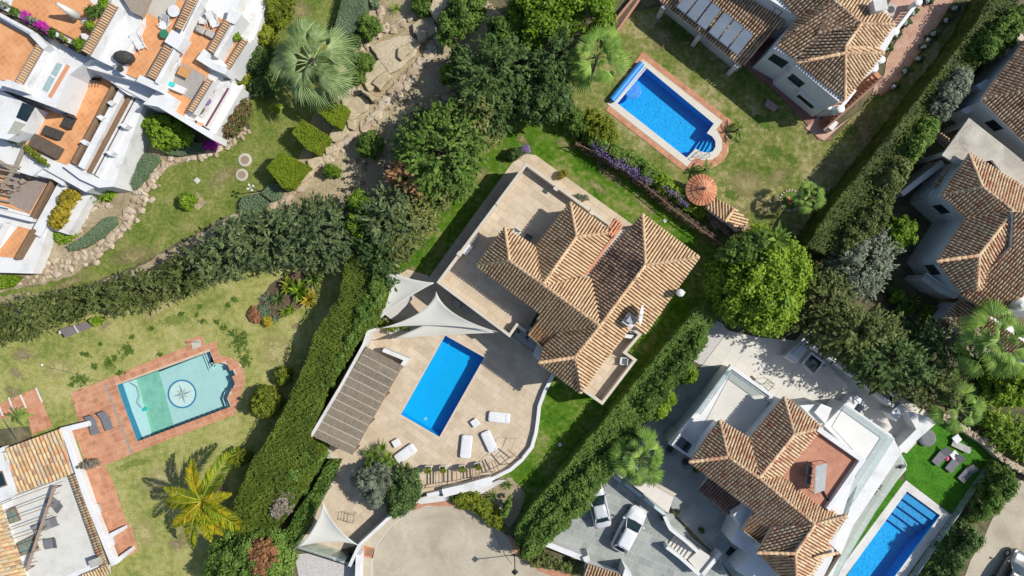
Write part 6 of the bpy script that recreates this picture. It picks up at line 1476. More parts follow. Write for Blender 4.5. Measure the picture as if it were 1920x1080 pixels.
# parasol terrace along the top
terrace([(40, -40), (132, -40), (190, 25), (186, 48), (165, 92), (150, 86), (20, 15)], 6.4)
railwall((-5, 8), (160, 92), .35, 7.0, 6); railwall((-5, 25), (60, 60), .3, 6.9, 6)
fl_ = thing('flower_trough', 'long planter of magenta flowers and cushions of green between the two upper-left terraces', 'planter', W(70, 45, 6.9)); mb = MB(); band(mb, [(0, 12), (155, 92)], .9, 6.75, 6.0); mb.build('soil', soil, fl_)
for i, (px, py, rx, ry, m_) in enumerate([(8, 8, 9, 9, G_OLV), (28, 20, 10, 7, G_MID), (48, 27, 10, 7, G_MAG), (62, 37, 11, 7, G_OLV), (68, 44, 6, 4, G_MAG), (82, 50, 13, 8, G_MAG), (95, 58, 12, 7, G_MID), (122, 71, 9, 7, G_YEL), (149, 84, 14, 11, G_LIME)]):
    canopy('foliage', ell(px, py, rx, ry, 25, 10), 7.6, 6.7, m_, fl_, .3, .14)
plant('potted_shrub', 'round green potted shrub at the end of the white garden seat', 'shrub', (171, 50, 12, 10, 20, 12), 7.6, 6.4, G_LIME, .3, .13, tr=False, z0=6.4)
plant('potted_shrub', 'tall dark green shrub against the upper railing of the parasol terrace', 'shrub', (176, 24, 12, 14, 20, 12), 7.8, 6.4, G_MID, .3, .15, tr=False, z0=6.4)
plant('potted_shrub', 'yellow green shrub at the top edge between terrace and railing', 'shrub', (195, 6, 12, 10, 20, 12), 7.8, 6.4, G_LIME, .3, .15, tr=False, z0=6.4)
t = thing('parasol', 'closed white parasol lying across the upper orange terrace', 'parasol', W(122, 18, 6.4)); mb = MB(); p, q = W(106, 6, 8.6), W(143, 30, 6.9); mb.tube(p, q, .12, .42, 10); mb.build('canopy', sailm, t, True); mb = MB(); mb.tube(q, W(153, 36, 6.5), .04); mb.build('pole', plast, t); mb = MB(); c = W(160, 40, 6.4); mb.lathe((c.x, c.y, 6.4), [(.3, 0), (.3, .12), (.08, .2)], 12); mb.build('base', plast, t)
t = thing('garden_sofa', 'rounded white garden seat beside the shrub on the parasol terrace', 'sofa', W(160, 70, 6.4)); mb = MB(); mb.prism(WL([(150, 62), (158, 62), (172, 70), (168, 78), (152, 72)], 6.9), 6.4); bevel(mb.build('seat', plast, t), .08, 3)
lattice((214, 8), (161, 100), .8, 7.6, 6.0)
slab([(-40, -40), (300, -40), (345, 60), (300, 165), (165, 128)], 5.3)
# raised smooth white roof
slab([(214, -10), (262, 33), (265, 42), (222, 118), (208, 124), (166, 104)], 6.3)
slab([(222, 118), (262, 42), (268, 45), (228, 140), (214, 130)], 5.96)
body(V6, [(220, -20), (285, -20), (264, 30), (246, 22)], 6.9, woodg, 6.3, 'deck_roof')
# B: terrace with sunbeds
slab([(215, 128), (262, 20), (280, -40), (400, -40), (345, 62), (305, 165), (268, 155)], 5.35)
terrace([(222, 132), (262, 44), (277, 24), (300, -40), (362, -40), (330, 52), (312, 78), (266, 152)], 5.45)
terrace([(277, 24), (290, -40), (345, -40), (318, 40), (305, 40)], 5.46, palej)
lattice((366, -8), (336, 55), .8, 6.1, 5.3); lattice((317, 88), (283, 147), .8, 6.1, 5.3)
railwall((385, -22), (293, 156), .35, 6.1, 5.2); slab([(322, 55), (347, 70), (332, 93), (308, 78)], 6.3, 5)
slab([(262, 140), (304, 160), (300, 172), (255, 152)], 5.9, 4.8)
# C: terrace with grey rug
terrace([(383, 20), (425, 40), (395, 95), (373, 108), (394, 135), (386, 150), (343, 222), (320, 203), (300, 160), (332, 110)], 4.2)
rg_ = thing('rug', 'grey outdoor rug under the small wooden table', 'rug', W(355, 145, 4.2)); mb = MB(); mb.prism(WL([(332, 113), (386, 143), (362, 188), (322, 165), (330, 140)], 4.23), 4.205); mb.build('cloth', mat('rug_grey', [(.30, .28, .26), (.38, .36, .34)], 4, .95), rg_)
lattice((428, 38), (395, 97), .6, 4.95, 4.2); lattice((395, 148), (357, 210), .5, 4.95, 4.2)
mb = MB(); band(mb, [(387, 95), (376, 109), (400, 124), (424, 134)], .55, 5.0, 3); mb.build('parapet', white, V6); slab([(430, 15), (453, 28), (440, 46), (424, 38)], 5.0, 3)
railwall((441, 42), (403, 106), .3, 4.8, 3); slab([(268, 195), (300, 165), (332, 186), (322, 205), (350, 222), (400, 250), (398, 262), (296, 200)], 5.0, 2)
t = thing('coffee_table', 'square wooden coffee table on the grey rug', 'table', W(345, 134, 4.2)); mb = MB(); mb.prism(WL([(339, 121), (358, 131), (350, 147), (331, 138)], 4.7), 4.62); mb.build('table_top', mat('teak', [(.42, .2, .07), (.55, .3, .12)], 4), t)
for p in ((341, 124), (355, 131), (349, 144), (334, 138)): c = W(*p, 4.4); mb = MB(); mb.box((c.x, c.y, 4.2), .06, .06, .42); mb.build('leg', wood, t)
t = thing('outdoor_sofa', 'white outdoor sofa with turquoise cushion beside the grey rug', 'sofa', W(325, 155, 4.2)); mb = MB(); mb.prism(WL([(309, 148), (348, 165), (341, 176), (303, 160)], 4.65), 4.25); bevel(mb.build('seat', plast, t), .06, 2); mb = MB(); band(mb, [(321, 112), (330, 117), (310, 150)], .3, 4.8, 4.25); bevel(mb.build('backrest', plast, t), .05, 2); mb = MB(); mb.box(W(322, 158, 4.66), .55, .35, .1, -.4); mb.build('cushion', teal, t); mb = MB(); mb.box(W(309, 148, 4.7), .4, .3, .12, .8); mb.box(W(329, 114, 4.8), .4, .3, .12, .3); mb.build('cushion', teal, t)
# D: narrow terrace
slab([(437, 55), (462, 72), (418, 135), (405, 112)], 3.3, 0); terrace([(437, 62), (457, 75), (421, 125), (404, 116)], 3.35); lattice((460, 74), (423, 132), .5, 3.9, 3.3); railwall((470, 72), (430, 138), .35, 3.2, 0)
terrace([(440, -20), (470, -20), (457, 20), (440, 10)], 2.95)
plant('potted_shrub', 'small yellow green shrub on the narrow orange terrace', 'shrub', (445, 70, 8, 7, 0, 10), 4.2, 3.4, G_LIME, .25, .12, tr=False, z0=3.35)
# gravel planters with flowers on the right
slab([(395, 150), (430, 150), (428, 165), (388, 240), (362, 222)], 3.2); terrace([(396, 152), (414, 158), (380, 222), (364, 212)], 3.25, gravw, 'planter_bed')
slab([(426, 168), (456, 158), (448, 185), (412, 250), (396, 240)], 1.2); terrace([(432, 168), (448, 172), (414, 244), (400, 236)], 1.25, gravw, 'planter_bed')
mb = MB(); band(mb, [(428, 165), (386, 236)], .12, 3.3, 3.2); mb.build('maroon_coping', mat('maroon', [(.14, .03, .06), (.2, .05, .08)], 3), V6)
terrace([(370, 228), (382, 232), (376, 240), (366, 236)], 3.26)
for i, (px, py, r_, m_, lb_) in enumerate([(393, 172, 10, G_PINK, 'pink flowering plant at the top of the white gravel trough'), (385, 188, 9, G_PURP, 'purple flowering plant in the middle of the white gravel trough'), (374, 208, 10, G_PINK, 'yellow and pink flowering plant at the bottom of the white gravel trough'), (425, 197, 8, G_PURP, 'deep violet plant in the outer white gravel planter'), (432, 178, 6, G_MID, 'thin green plant at the top of the outer gravel planter'), (405, 232, 6, G_MID, 'thin green plant at the bottom of the outer gravel planter')]):
    plant('flowering_plant', lb_, 'plant', (px, py, r_, r_*.8, 120, 10), 3.7 if i < 3 else 1.9, 3.2 if i < 3 else 1.2, m_, .22, .1, tr=False, z0=3.25 if i < 3 else 1.25)
# window wall of the middle block, sill and gutter
slab([(116, 148), (134, 140), (108, 207), (90, 198)], 4.9); mb = MB(); band(mb, [(128, 122), (93, 182)], .35, 5.95, 5.9); mb.build('sill', TILE_RED, V6)
A, B = Vector(W(152, 153, 5.9)), Vector(W(125, 217, 5.9)); A.z = B.z = 0
mb = MB(); mb.prism(WL([(106, 118), (115, 112), (120, 122), (88, 176), (78, 170)], 5.93), 5.5); fo = mb.build('window', white, V6)
mb = MB(); mb.prism(WL([(107, 117), (117, 121), (105, 144), (95, 138)], 5.96), 5.9); mb.build('pane', mat('blind_glass', [(.25, .36, .38), (.42, .52, .52)], 3, .2), fo); mb = MB(); mb.prism(WL([(93, 141), (103, 147), (89, 173), (79, 168)], 5.96), 5.9); mb.build('pane', MATS['blind_glass'], fo)
# E: shaded terrace with dark furniture
terrace([(172, 135), (219, 150), (180, 228), (133, 312), (105, 302), (28, 262), (40, 248), (70, 198), (125, 218), (150, 185)], 3.0)
slab([(-40, 160), (3, 170), (50, 195), (62, 200), (40, 245), (15, 262), (-40, 250)], 5.0); mb = MB(); mb.prism(WL([(42, 192), (64, 200), (48, 228), (30, 220)], 5.05), 4.9); mb.build('skylight', glassd, V6); mb = MB(); mb.prism(WL([(28, 226), (46, 232), (34, 252), (14, 250)], 5.05), 4.9); mb.build('skylight', mat('pale_sky', [(.35, .36, .30), (.45, .46, .40)], 2, .2), V6)
slab([(213, 158), (222, 146), (268, 172), (262, 184), (240, 178)], 4.0)
for k, (m_, w_, z_) in enumerate([(wood, .3, 3.6), (soil, .6, 3.3), (white, .6, 3.5), (OT, .5, 3.0), (wood, .3, 3.4), (white, .35, 3.2), (soil, .2, 3.1), (white, .4, 3.2)]):
    off = [0, 7, 20, 33, 40, 46, 53, 59][k]*.82; mb = MB(); band(mb, [(216+off*.95-3, 152+off*.55+8), (136+off*.95, 306+off*.5)], w_, z_, .5); mb.build(['coping', 'planter_soil', 'parapet', 'narrow_terrace', 'coping', 'parapet', 'drain', 'parapet'][k], m_, V6)
for px, py in [(188, 222), (208, 195), (157, 268), (232, 237), (205, 288)]: slab([(px-8, py-3), (px, py-7), (px+8, py-2), (px+1, py+4)], 3.85, 2)
slab([(118, 312), (130, 306), (165, 330), (215, 340), (212, 350), (185, 352), (150, 336)], 3.4)
def ratt(label, pts, z, h, name='rattan_sofa', cat='sofa', m=dark):
    c = cen(pts, z+h); t = thing(name, label, cat, Vector((c.x, c.y, z))); mb = MB(); mb.prism(WL(pts, z+h), z+.12); bevel(mb.build('seat' if cat != 'table' else 'table_top', m, t), .05, 2); P = WL(pts, z+h); mb = MB()
    for p in P: q = p.lerp(c, .12); mb.box((q.x, q.y, z), .07, .07, .14)
    mb.build('leg', m, t); 
    if cat == 'sofa': mb = MB(); band(mb, [(p[0]*.94+pts[0][0]*.06, p[1]) for p in (pts[0], pts[1])], .18, z+h+.3, z+h); mb.build('backrest', m, t)
    return t
ratt('dark rattan armchair on the shaded terrace beside the white wall', [(124, 214), (139, 220), (128, 242), (113, 234)], 3, .55)
ratt('grey rattan chest in the middle of the shaded orange terrace', [(84, 234), (117, 246), (108, 262), (76, 250)], 3, .5, 'rattan_chest', 'chest')
ratt('large brown covered table set at the lower end of the shaded terrace', [(64, 250), (116, 278), (104, 298), (52, 272)], 3, .55, 'covered_table', 'table', brownf)
t = thing('mat', 'bright green mat beside the rattan chest', 'mat', W(66, 243, 3)); mb = MB(); mb.prism(WL([(62, 232), (75, 236), (68, 252), (58, 249)], 3.04), 3.01); mb.build('cloth', mat('green_mat', [(.04, .3, .08), (.06, .36, .1)], 3), t)
t = thing('bicycle_trailer', 'dark bundle of chairs in the deep shade behind the white parapet', 'chairs', W(178, 152, 3)); mb = MB()
for i in range(4): mb.beam(W(168+6*i, 148, 3.1), W(172+6*i, 156, 3.9), .05, .05); mb.beam(W(168+6*i, 152, 3.5), W(176+4*i, 146, 3.5), .3, .04)
mb.build('frame', dark, t)
# F: pergola terrace lower left
terrace([(-40, 300), (45, 320), (95, 338), (58, 402), (-40, 370)], 1.0); rg2 = thing('rug', 'large grey brown rug under the wooden pergola', 'rug', W(50, 370, 1)); mb = MB(); mb.prism(WL([(20, 322), (90, 338), (54, 400), (15, 380)], 1.04), 1.01); mb.build('cloth', mat('rug_taupe', [(.24, .19, .17), (.32, .27, .24)], 3, .95), rg2)
mb = MB(); band(mb, [(98, 338), (60, 408)], .3, 1.9, .9); mb.build('coping', wood, V6); railwall((118, 345), (66, 440), .9, 1.8, 0)
slab([(60, 300), (100, 305), (128, 322), (118, 348), (98, 336), (55, 325)], 2.6); railwall((-10, 395), (60, 412), .4, 1.9, .9)
pgl = thing('pergola', 'grey wooden pergola over the lower left terrace', 'pergola', W(25, 340, 1))
for a, b in (((48, 272), (28, 318)), ((28, 318), (4, 350)), ((24, 318), (-6, 300))): mb = MB(); mb.beam(W(a[0], a[1], 3.4), W(b[0], b[1], 3.4), .28, .2); mb.build('beam', woodg, pgl)
for i in range(7): mb = MB(); mb.beam(W(-12+2*i, 372-11*i, 3.55), W(26+2.2*i, 380-11*i, 3.55), .14, .1); mb.build('slat', woodg, pgl)
for p in ((48, 275), (5, 350)): c = W(*p, 3.3); mb = MB(); mb.box((c.x, c.y, 1), .16, .16, 2.3); mb.build('post', woodg, pgl)
for i in range(4): ratt(['leftmost', 'second', 'third', 'rightmost'][i]+' grey wooden chair around the pergola table', [(10+12*i, 356-9*i), (19+12*i, 351-9*i), (23+12*i, 358-9*i), (14+12*i, 363-9*i)], 1.0, .5, 'wooden_chair', 'chair', woodg)
# yellow planter and bottom block
slab([(126, 345), (150, 352), (172, 362), (128, 440), (92, 428), (86, 418)], 1.3); terrace([(124, 352), (148, 358), (112, 428), (90, 420)], 1.35, soil, 'planter_bed')
for i, (px, py) in enumerate([(138, 360), (130, 370), (122, 383), (113, 395), (106, 408), (99, 418), (122, 366), (112, 384)]): pass
gy = thing('yellow_shrub', 'row of golden yellow shrubs in the white planter', 'shrub', W(118, 388, 1.3)); canopy('foliage', [(122, 353), (152, 358), (138, 385), (118, 425), (100, 432), (86, 418), (104, 385)], 2.4, 1.4, G_GOLD, gy, .35, .16)
slab([(30, 425), (62, 432), (90, 430), (62, 513), (-40, 510), (-40, 410)], 1.4); terrace([(34, 424), (58, 430), (28, 484), (-10, 480)], 1.45); mb = MB(); band(mb, [(62, 430), (30, 485)], .3, 2.1, 1.4); mb.build('coping', wood, V6); railwall((10, 418), (-20, 478), .4, 2.0, 1.4)
plant('climbing_plant', 'yellow green climber on the white parapet below the covered table', 'plant', [(48, 274), (60, 277), (90, 300), (88, 312), (72, 302), (50, 286)], 3.9, 3.3, G_YEL, .25, .12, tr=False, z0=3.0)
plant('potted_plant', 'feathery grey green plant on the left corner of the shaded terrace', 'plant', (28, 260, 18, 12, 10, 12), 3.9, 3.0, G_OLV, .25, .12, tr=False, z0=3.0)
# furniture on B and C
def deckchair(label, px, py, z, deg):
    c = W(px, py, z+.35); t = thing('deck_chair', label, 'deck chair', Vector((c.x, c.y, z))); a_ = math.radians(deg); d = Vector((math.cos(a_), math.sin(a_), 0)); n = Vector((-d.y, d.x, 0))*.32
    mb = MB(); s, h_, e_ = c-d*.6+Vector((0, 0, 0)), c+d*.05-Vector((0, 0, .05)), c+d*.6+Vector((0, 0, .5)); mb.add([s-n, h_-n, h_+n, s+n, e_-n, e_+n], [(0, 1, 2, 3), (1, 4, 5, 2)]); o = mb.build('seat', plast, t); o.modifiers.new('t', 'SOLIDIFY').thickness = .04
    mb = MB()
    for q in (-1.1, 1.1): mb.beam(c-d*.7-Vector((0, 0, .33))+n*q, e_+n*q, .05, .05); mb.beam(c+d*.65-Vector((0, 0, .33))+n*q, c-d*.5+Vector((0, 0, .15))+n*q, .05, .05)
    mb.build('frame', plast, t); return t
deckchair('white deck chair beside the covered dark grill on the orange terrace', 260, 79, 5.6, 115); deckchair('white deck chair near the green round table', 309, 43, 5.3, 60)
deckchair('left of two white folding chairs on the upper middle terrace', 381, 32, 4.2, 80); deckchair('right of two white folding chairs on the upper middle terrace', 400, 38, 4.2, 110)
t = thing('round_table', 'small green round table beside the orange terrace railing', 'table', W(307, 63, 5.3)); c = W(307, 63, 5.9); mb = MB(); mb.lathe((c.x, c.y, 5.85), [(.36, 0), (.38, .04), (.1, .05)], 18); mb.build('table_top', mat('green_paint', [(.03, .18, .1), (.05, .24, .14)], 2, .4), t); mb = MB(); mb.tube((c.x, c.y, 5.3), (c.x, c.y, 5.85), .04); mb.build('leg', metal, t)
t = thing('round_table', 'white round table on the pale upper part of the terrace', 'table', W(325, 20, 5.3)); c = W(325, 20, 5.9); mb = MB(); mb.lathe((c.x, c.y, 5.75), [(.5, 0), (.52, .1), (.15, .12)], 22); mb.build('table_top', plast, t); mb = MB(); mb.tube((c.x, c.y, 5.3), (c.x, c.y, 5.75), .12); mb.build('leg', greyw, t)
t = thing('covered_grill', 'barbecue grill under a black cover on the orange terrace', 'grill', W(238, 112, 6.0)); mb = MB(); mb.lathe(W(238, 111, 6.0), [(.6, 0), (.7, .3), (.62, .8), (.3, 1.0), (.05, 1.02)], 11, sx=1.25, sy=.8); mb.build('cover', dark, t)
t = thing('plant_pot', 'small dark pot at the foot of the covered grill', 'plant pot', W(228, 131, 6.0)); mb = MB(); mb.lathe(W(228, 130, 6.0), [(.2, 0), (.28, .3), (.2, .3)], 12); mb.build('pot', dark, t)
for i, (px, py) in enumerate([(375, 55), (393, 63)]):
    c = W(px, py, 4.6); t = thing('pouf', ['left of two pale cushioned stools on the upper middle terrace', 'right of two pale cushioned stools on the upper middle terrace'][i], 'stool', Vector((c.x, c.y, 4.2))); mb = MB(); mb.box((c.x, c.y, 4.3), .8, .6, .35, -.5); bevel(mb.build('cushion', greyw, t), .1, 3); mb = MB(); mb.box((c.x, c.y, 4.2), .6, .4, .1, -.5); mb.build('base', dark, t)

# ============================================================ LOWER LEFT VILLA
V7 = house('white villa in the lower left corner with mottled yellow tiled roof and roof terrace', (90, 930))
body(V7, [(-40, 860), (8, 843), (115, 803), (128, 800), (216, 1052), (190, 1066), (-40, 1140)], 0.350, white, 0)
body(V7, [(10, 930), (131, 892), (195, 1058), (100, 1100), (-40, 1100), (-40, 900), (0, 895)], 0.550, white, .2)
sheet('roof_terrace', [(28, 930), (131, 893), (188, 1052), (100, 1090), (45, 1085), (15, 1000)], 0.575, mat('white_roof_floor', [(.48, .475, .44), (.56, .555, .52), (.60, .595, .56)], .8, .8, 0, 6, .05, 0), parent=V7)
roof(V7, [[(7, 842, 0.900), (115, 803, 0.900), (134, 889, 0.550), (28, 926, 0.550)]], [], 0.350, TILE_YEL, white, TILE_MIX, sp=.37, ln=.55)
roof(V7, [[(-40, 935, 1.050), (2, 948, 0.850), (50, 1082, 0.850), (40, 1110, 0.850), (-60, 1100, 1.250)]], [], 0.450, TILE_YEL, white, TILE_MIX, sp=.37, ln=.55)
st_ = MB()
p, q = W(136, 890, 0.850), W(197, 1062, 0.850); d = (q-p).normalized(); n = Vector((-d.y, d.x, 0)); k = int((q-p).length/.25)
for i in range(k): c = p.lerp(q, (i+.5)/k); barrel(st_, c-n*.34, c+n*.34, .12, .4, .1)
o = st_.build('roof_tile', TILE_YEL, V7, True); o['kind'] = 'stuff'
mb = MB(); mb.prism([p-n*.36, q-n*.36, q+n*.36, p+n*.36], 0.500); mb.build('tile_bed', chan, V7)
# bottom tile strip
roof(V7, [[(203, 1058, 0.700), (150, 1078, 0.700), (146, 1100, 0.550), (206, 1075, 0.550)]], [], 0.400, TILE_YEL, white)
parapet(V7, [(163, 795), (119, 806), (160, 930), (213, 1060)], 0.975, 0.250, .5, white)
for i, (a, b) in enumerate((((200, 1003), (232, 987)), ((214, 1050), (246, 1027)))): mb = MB(); mb.prism([W(a[0], a[1], 0.450), W(b[0], b[1], .5), W(b[0]+3, b[1]+5, .5), W(a[0]+4, a[1]+9, 0.450)], 0); mb.build('buttress', white, V7)
parapet(V7, [(7, 841), (-5, 848), (-20, 860)], 1.000, 0.250, .4, white); body(V7, [(-40, 855), (12, 848), (28, 928), (15, 940), (-40, 955)], 0.950, white, .2)
mb = MB(); mb.prism(WL([(-8, 886), (4, 882), (14, 910), (-8, 918)], 0.975), 0.900); w_ = mb.build('window', wood, V7); mb = MB(); mb.prism(WL([(-6, 888), (3, 885), (11, 909), (-6, 914)], 0.990), 0.900); mb.build('pane', glassd, w_)
for pts in ([(11, 958), (27, 951), (38, 976), (17, 983)], [(29, 1020), (62, 1003), (72, 1030), (38, 1043)]):
    c = sum((Vector(p) for p in pts), Vector((0, 0)))/4; mb = MB(); mb.prism(WL(pts, 0.750), 0.550); w_ = mb.build('window', wood, V7)
    for s in (0, 1):
        a = [Vector(p) for p in pts]; l0, l1 = (.06, .47) if s == 0 else (.53, .94); q4 = [a[0].lerp(a[1], l0), a[0].lerp(a[1], l1), a[3].lerp(a[2], l1), a[3].lerp(a[2], l0)]; q4 = [c+(x-c)*.86 for x in q4]
        mb = MB(); mb.prism(WL([tuple(x) for x in q4], 0.765), 0.700); mb.build('pane', mat('green_glass', [(.12, .18, .15), (.25, .32, .27)], 2, .15), w_)
pg = thing('pergola', 'thin brown pergola frame over the white roof terrace', 'pergola', W(70, 990, 0.575))
mb = MB(); mb.beam(W(102, 913, 1.550), W(50, 1070, 1.550), .22, .16); mb.build('beam', mat('pale_wood', [(.30, .22, .16), (.40, .31, .24)], 3), pg)
for i in range(8): f = i/7; a = Vector((118, 902)).lerp(Vector((70, 1052)), f); b = Vector((2, 945)).lerp(Vector((38, 1060)), f); mb = MB(); mb.beam(W(a.x, a.y, 1.625), W(b.x, b.y, 1.300 if i % 2 else 1.625), .06, .06); mb.build('rafter', wood, pg)
for p_ in ((104, 915), (52, 1068)): c = W(*p_, 1.500); mb = MB(); mb.tube((c.x, c.y, 0.575), (c.x, c.y, 1.500), .06); mb.build('post', wood, pg)
lounger('dark lounger under the pergola beam on the white roof terrace', 110, 942, 1.7, .85, -38, .2, greyf, 0.575); lounger('small grey chair by the pergola beam on the white roof terrace', 104, 977, 1.0, .85, 200, .5, greyf, 0.575); lounger('flat dark chair lowest on the white roof terrace', 103, 1015, 1.3, .9, 10, .2, greyf, 0.575)
lounger('second grey seat half hidden under the pergola beam', 84, 984, 1.0, .8, 215, .4, greyf, 0.575)
mb = MB(); c = W(182, 1052, 1.050); mb.box((c.x, c.y, 0.550), .9, .7, 1.0, .35); mb.build('chimney', greyw, V7)
# terracotta terrace beside it
tt = thing('side_terrace', None, None, W(200, 940), kind='structure')
pave(tt, [(140, 855), (165, 880), (196, 873), (212, 905), (236, 978), (245, 985), (258, 1032), (246, 1040), (222, 1052), (180, 960), (150, 880)], .06, math.radians(20), .52, .52, terra, (grout, terras), 'tile', .02, .04, 160)
for i, (px, py, dg) in enumerate([(182, 955, 15), (208, 1013, 25)]): 
    c = W(px, py, .5); t = thing('bench', ['upper white slatted bench against the lower left villa', 'lower white slatted bench between the two white buttresses'][i], 'bench', Vector((c.x, c.y, .06))); a_ = math.radians(-70)
    for k in range(5): mb = MB(); mb.box((c.x+.1*(k-2), c.y+.035*(k-2), .5), 1.0, .07, .04, a_); mb.build('slat', plast, t)
    mb = MB(); mb.box((c.x, c.y, .06), .8, .3, .42, a_); mb.build('leg', greyw, t)
tb2 = thing('tiled_terrace', None, None, W(40, 770), kind='structure')
pave(tb2, [(-30, 772), (0, 757), (68, 727), (80, 757), (98, 800), (60, 815), (50, 765), (-30, 800)], .06, math.radians(22), .6, .6, terra, (grout, terras), 'tile', .02, .04, 120)
mb = MB()
for a, b in (((67, 727), (79, 754)), ((38, 740), (49, 765)), ((16, 745), (25, 770)), ((-3, 758), (5, 780))): mb.beam(W(a[0], a[1], .075), W(b[0], b[1], .075), .14, .02)
mb.build('marble_strip', white, tb2)
mb = MB(); mb.prism(WL([(-30, 808), (52, 800), (60, 830), (-30, 858)], .2), 0); o = mb.build('basement_yard', darkbed, None); o['kind'] = 'structure'
t = thing('flag_pole', 'thin grey pole leaning beside the yucca at the tiled terrace', 'pole', W(24, 820)); mb = MB(); mb.tube(W(32, 828), W(19, 792, 3), .035); mb.build('pole', steel, t)
# loungers by the pool
for i, (px, py, dg) in enumerate([(174, 796, 105), (199, 788, 110)]): lounger(['left of two dark mesh loungers on the terracotta pool deck', 'right of two dark mesh loungers on the terracotta pool deck'][i], px, py, 1.9, .75, dg, .35, greyf, .06, group='dark mesh loungers on the terracotta deck')
# shower plinth, ping-pong table, hose
t = thing('shower', 'outdoor shower pole with pale base beside the left pool', 'shower', W(368, 645)); mb = MB(); mb.prism(WL([(358, 641), (375, 636), (377, 650), (361, 655)], .1), .04); mb.build('base', kerbm, t); mb = MB(); mb.tube(W(375, 641), W(374, 640, 2.1), .03); mb.tube(W(374, 640, 2.1), W(366, 642, 2.1), .025); mb.build('pole', steel, t)
t = thing('table_tennis_table', 'folded grey table leaning flat against the cypress hedge', 'table', W(143, 620)); mb = MB(); mb.prism(WL([(112, 617), (138, 610), (146, 624), (122, 633)], .75), .7); mb.prism(WL([(139, 610), (163, 604), (173, 613), (147, 623)], .75), .7); mb.build('table_top', mat('slate', [(.16, .14, .15), (.22, .19, .2)], 2), t); mb = MB(); mb.beam(W(138, 610, .8), W(147, 624, .8), .06, .1); mb.build('net', plast, t); mb = MB()
for p in ((120, 622), (143, 622), (165, 612)): c = W(*p); mb.box((c.x, c.y, 0), .08, .3, .7)
mb.build('leg', plast, t)
t = thing('garden_hose', 'thin green hose winding over the dry lawn to the left pool', 'hose', W(150, 695)); mb = MB(); mb.path(WL([(80, 684), (95, 690), (120, 695), (150, 705), (172, 712), (190, 714), (205, 710)], .03), .025, 5); mb.build('hose', mat('hose_green', [(.06, .16, .1), (.08, .2, .12)], 2), t); mb = MB(); mb.lathe(W(80, 684), [(.1, 0), (.12, .15), (.05, .2)], 8); mb.build('tap', plast, t)
t = thing('pool_cleaner', 'small turquoise cleaner with hose on the green pool floor', 'pool cleaner', W(272, 768, -.3)); mb = MB(); mb.box(W(272, 767, -1.1), .4, .3, .2, .5); mb.build('body', teal, t); mb = MB(); mb.path(WL([(244, 717), (258, 726), (262, 742), (258, 755), (266, 765)], -.6), .02, 5); mb.build('hose', mat('hose_green', []) if False else MATS['hose_green'], t)
# ============================================================ PLANTS
R.seed(21)
palm('huge grey green fan palm above the clipped box cubes', 585, 116, 4.1, 4.6, FAN_G, 32, (12, 100), .3, tiltp=.7)
palm('green fan palm beside the upper corner of the mosaic pool', 1118, 108, 3.0, 5.5, FAN_B, 26, (12, 108), .25)
palm('fan palm rising through the shade terrace of the modern villa', 1200, 860, 2.7, 3.6, FAN_B, 30, (12, 100), .22)
palm('small fan palm beside the round stone flower bed', 1517, 370, 1.5, 3.0, FAN_B, 24, (8, 90), .2)
palm('tall palm with long leaves against the right-edge roof', 1868, 640, 3.6, 7.5, FAN_B, 26, (12, 105), .28)
palm('lower right palm beside the modern villa wall', 1795, 765, 2.7, 5.0, FAN_B, 22, (12, 105), .24)
palm('yellow feather palm on the dry lawn beside the big hedge', 380, 938, 4.2, 3.6, FEA_Y, 3, (20, 45), .24, azs=[(107, 3.5, 22), (60, 4.9, 18), (183, 3.3, 14), (250, 4.1, 16), (327, 4.2, 14), (283, 3.2, 8), (20, 2.8, 35), (225, 3.0, 30), (300, 3.2, 24), (345, 2.6, 30)])
palm('small green palm beside the tiled terrace at the left edge', 34, 778, 1.0, .9, FEA_G, 14, (20, 80), .1)
palm('dark drooping palm beside the balcony stair bay of the mosaic pool', 1383, 243, 1.1, .8, FEA_G, 12, (40, 88), .1)
palm('small palm behind the round barbecue hut', 1322, 318, 1.0, 1.0, FEA_G, 13, (40, 88), .12)
# dead skirt of the tall palm
sk_ = thing('dead_palm', 'grey skirt of dry hanging palm leaves in the shade', 'palm tree', W(1800, 632)); mb = MB(); mb.tube(W(1770, 632), W(1790, 630, 3), .3, .25); mb.build('trunk', bark, sk_); canopy('dead_leaves', [(1745, 625), (1770, 612), (1830, 612), (1868, 620), (1862, 640), (1820, 652), (1770, 650)], 4, 1.5, G_DEAD, sk_, .5, .22, form='feather', aspect=3)

# clipped box cubes
for i, (top, lb_) in enumerate([([(587, 200), (603, 180), (649, 199), (634, 237), (622, 234)], 'uppermost of three clipped bright green cube bushes beside the big palm'), ([(547, 248), (567, 224), (613, 253), (590, 286), (575, 280)], 'middle of three clipped bright green cube bushes beside the riverbed'), ([(499, 314), (524, 285), (575, 309), (541, 351), (530, 353)], 'lowest of three clipped bright green cube bushes near the stone discs')]):
    hedge('box_cube', lb_, top, 2.3, G_HED2, .075, .85, .03, cat='topiary', group='clipped cube bushes')
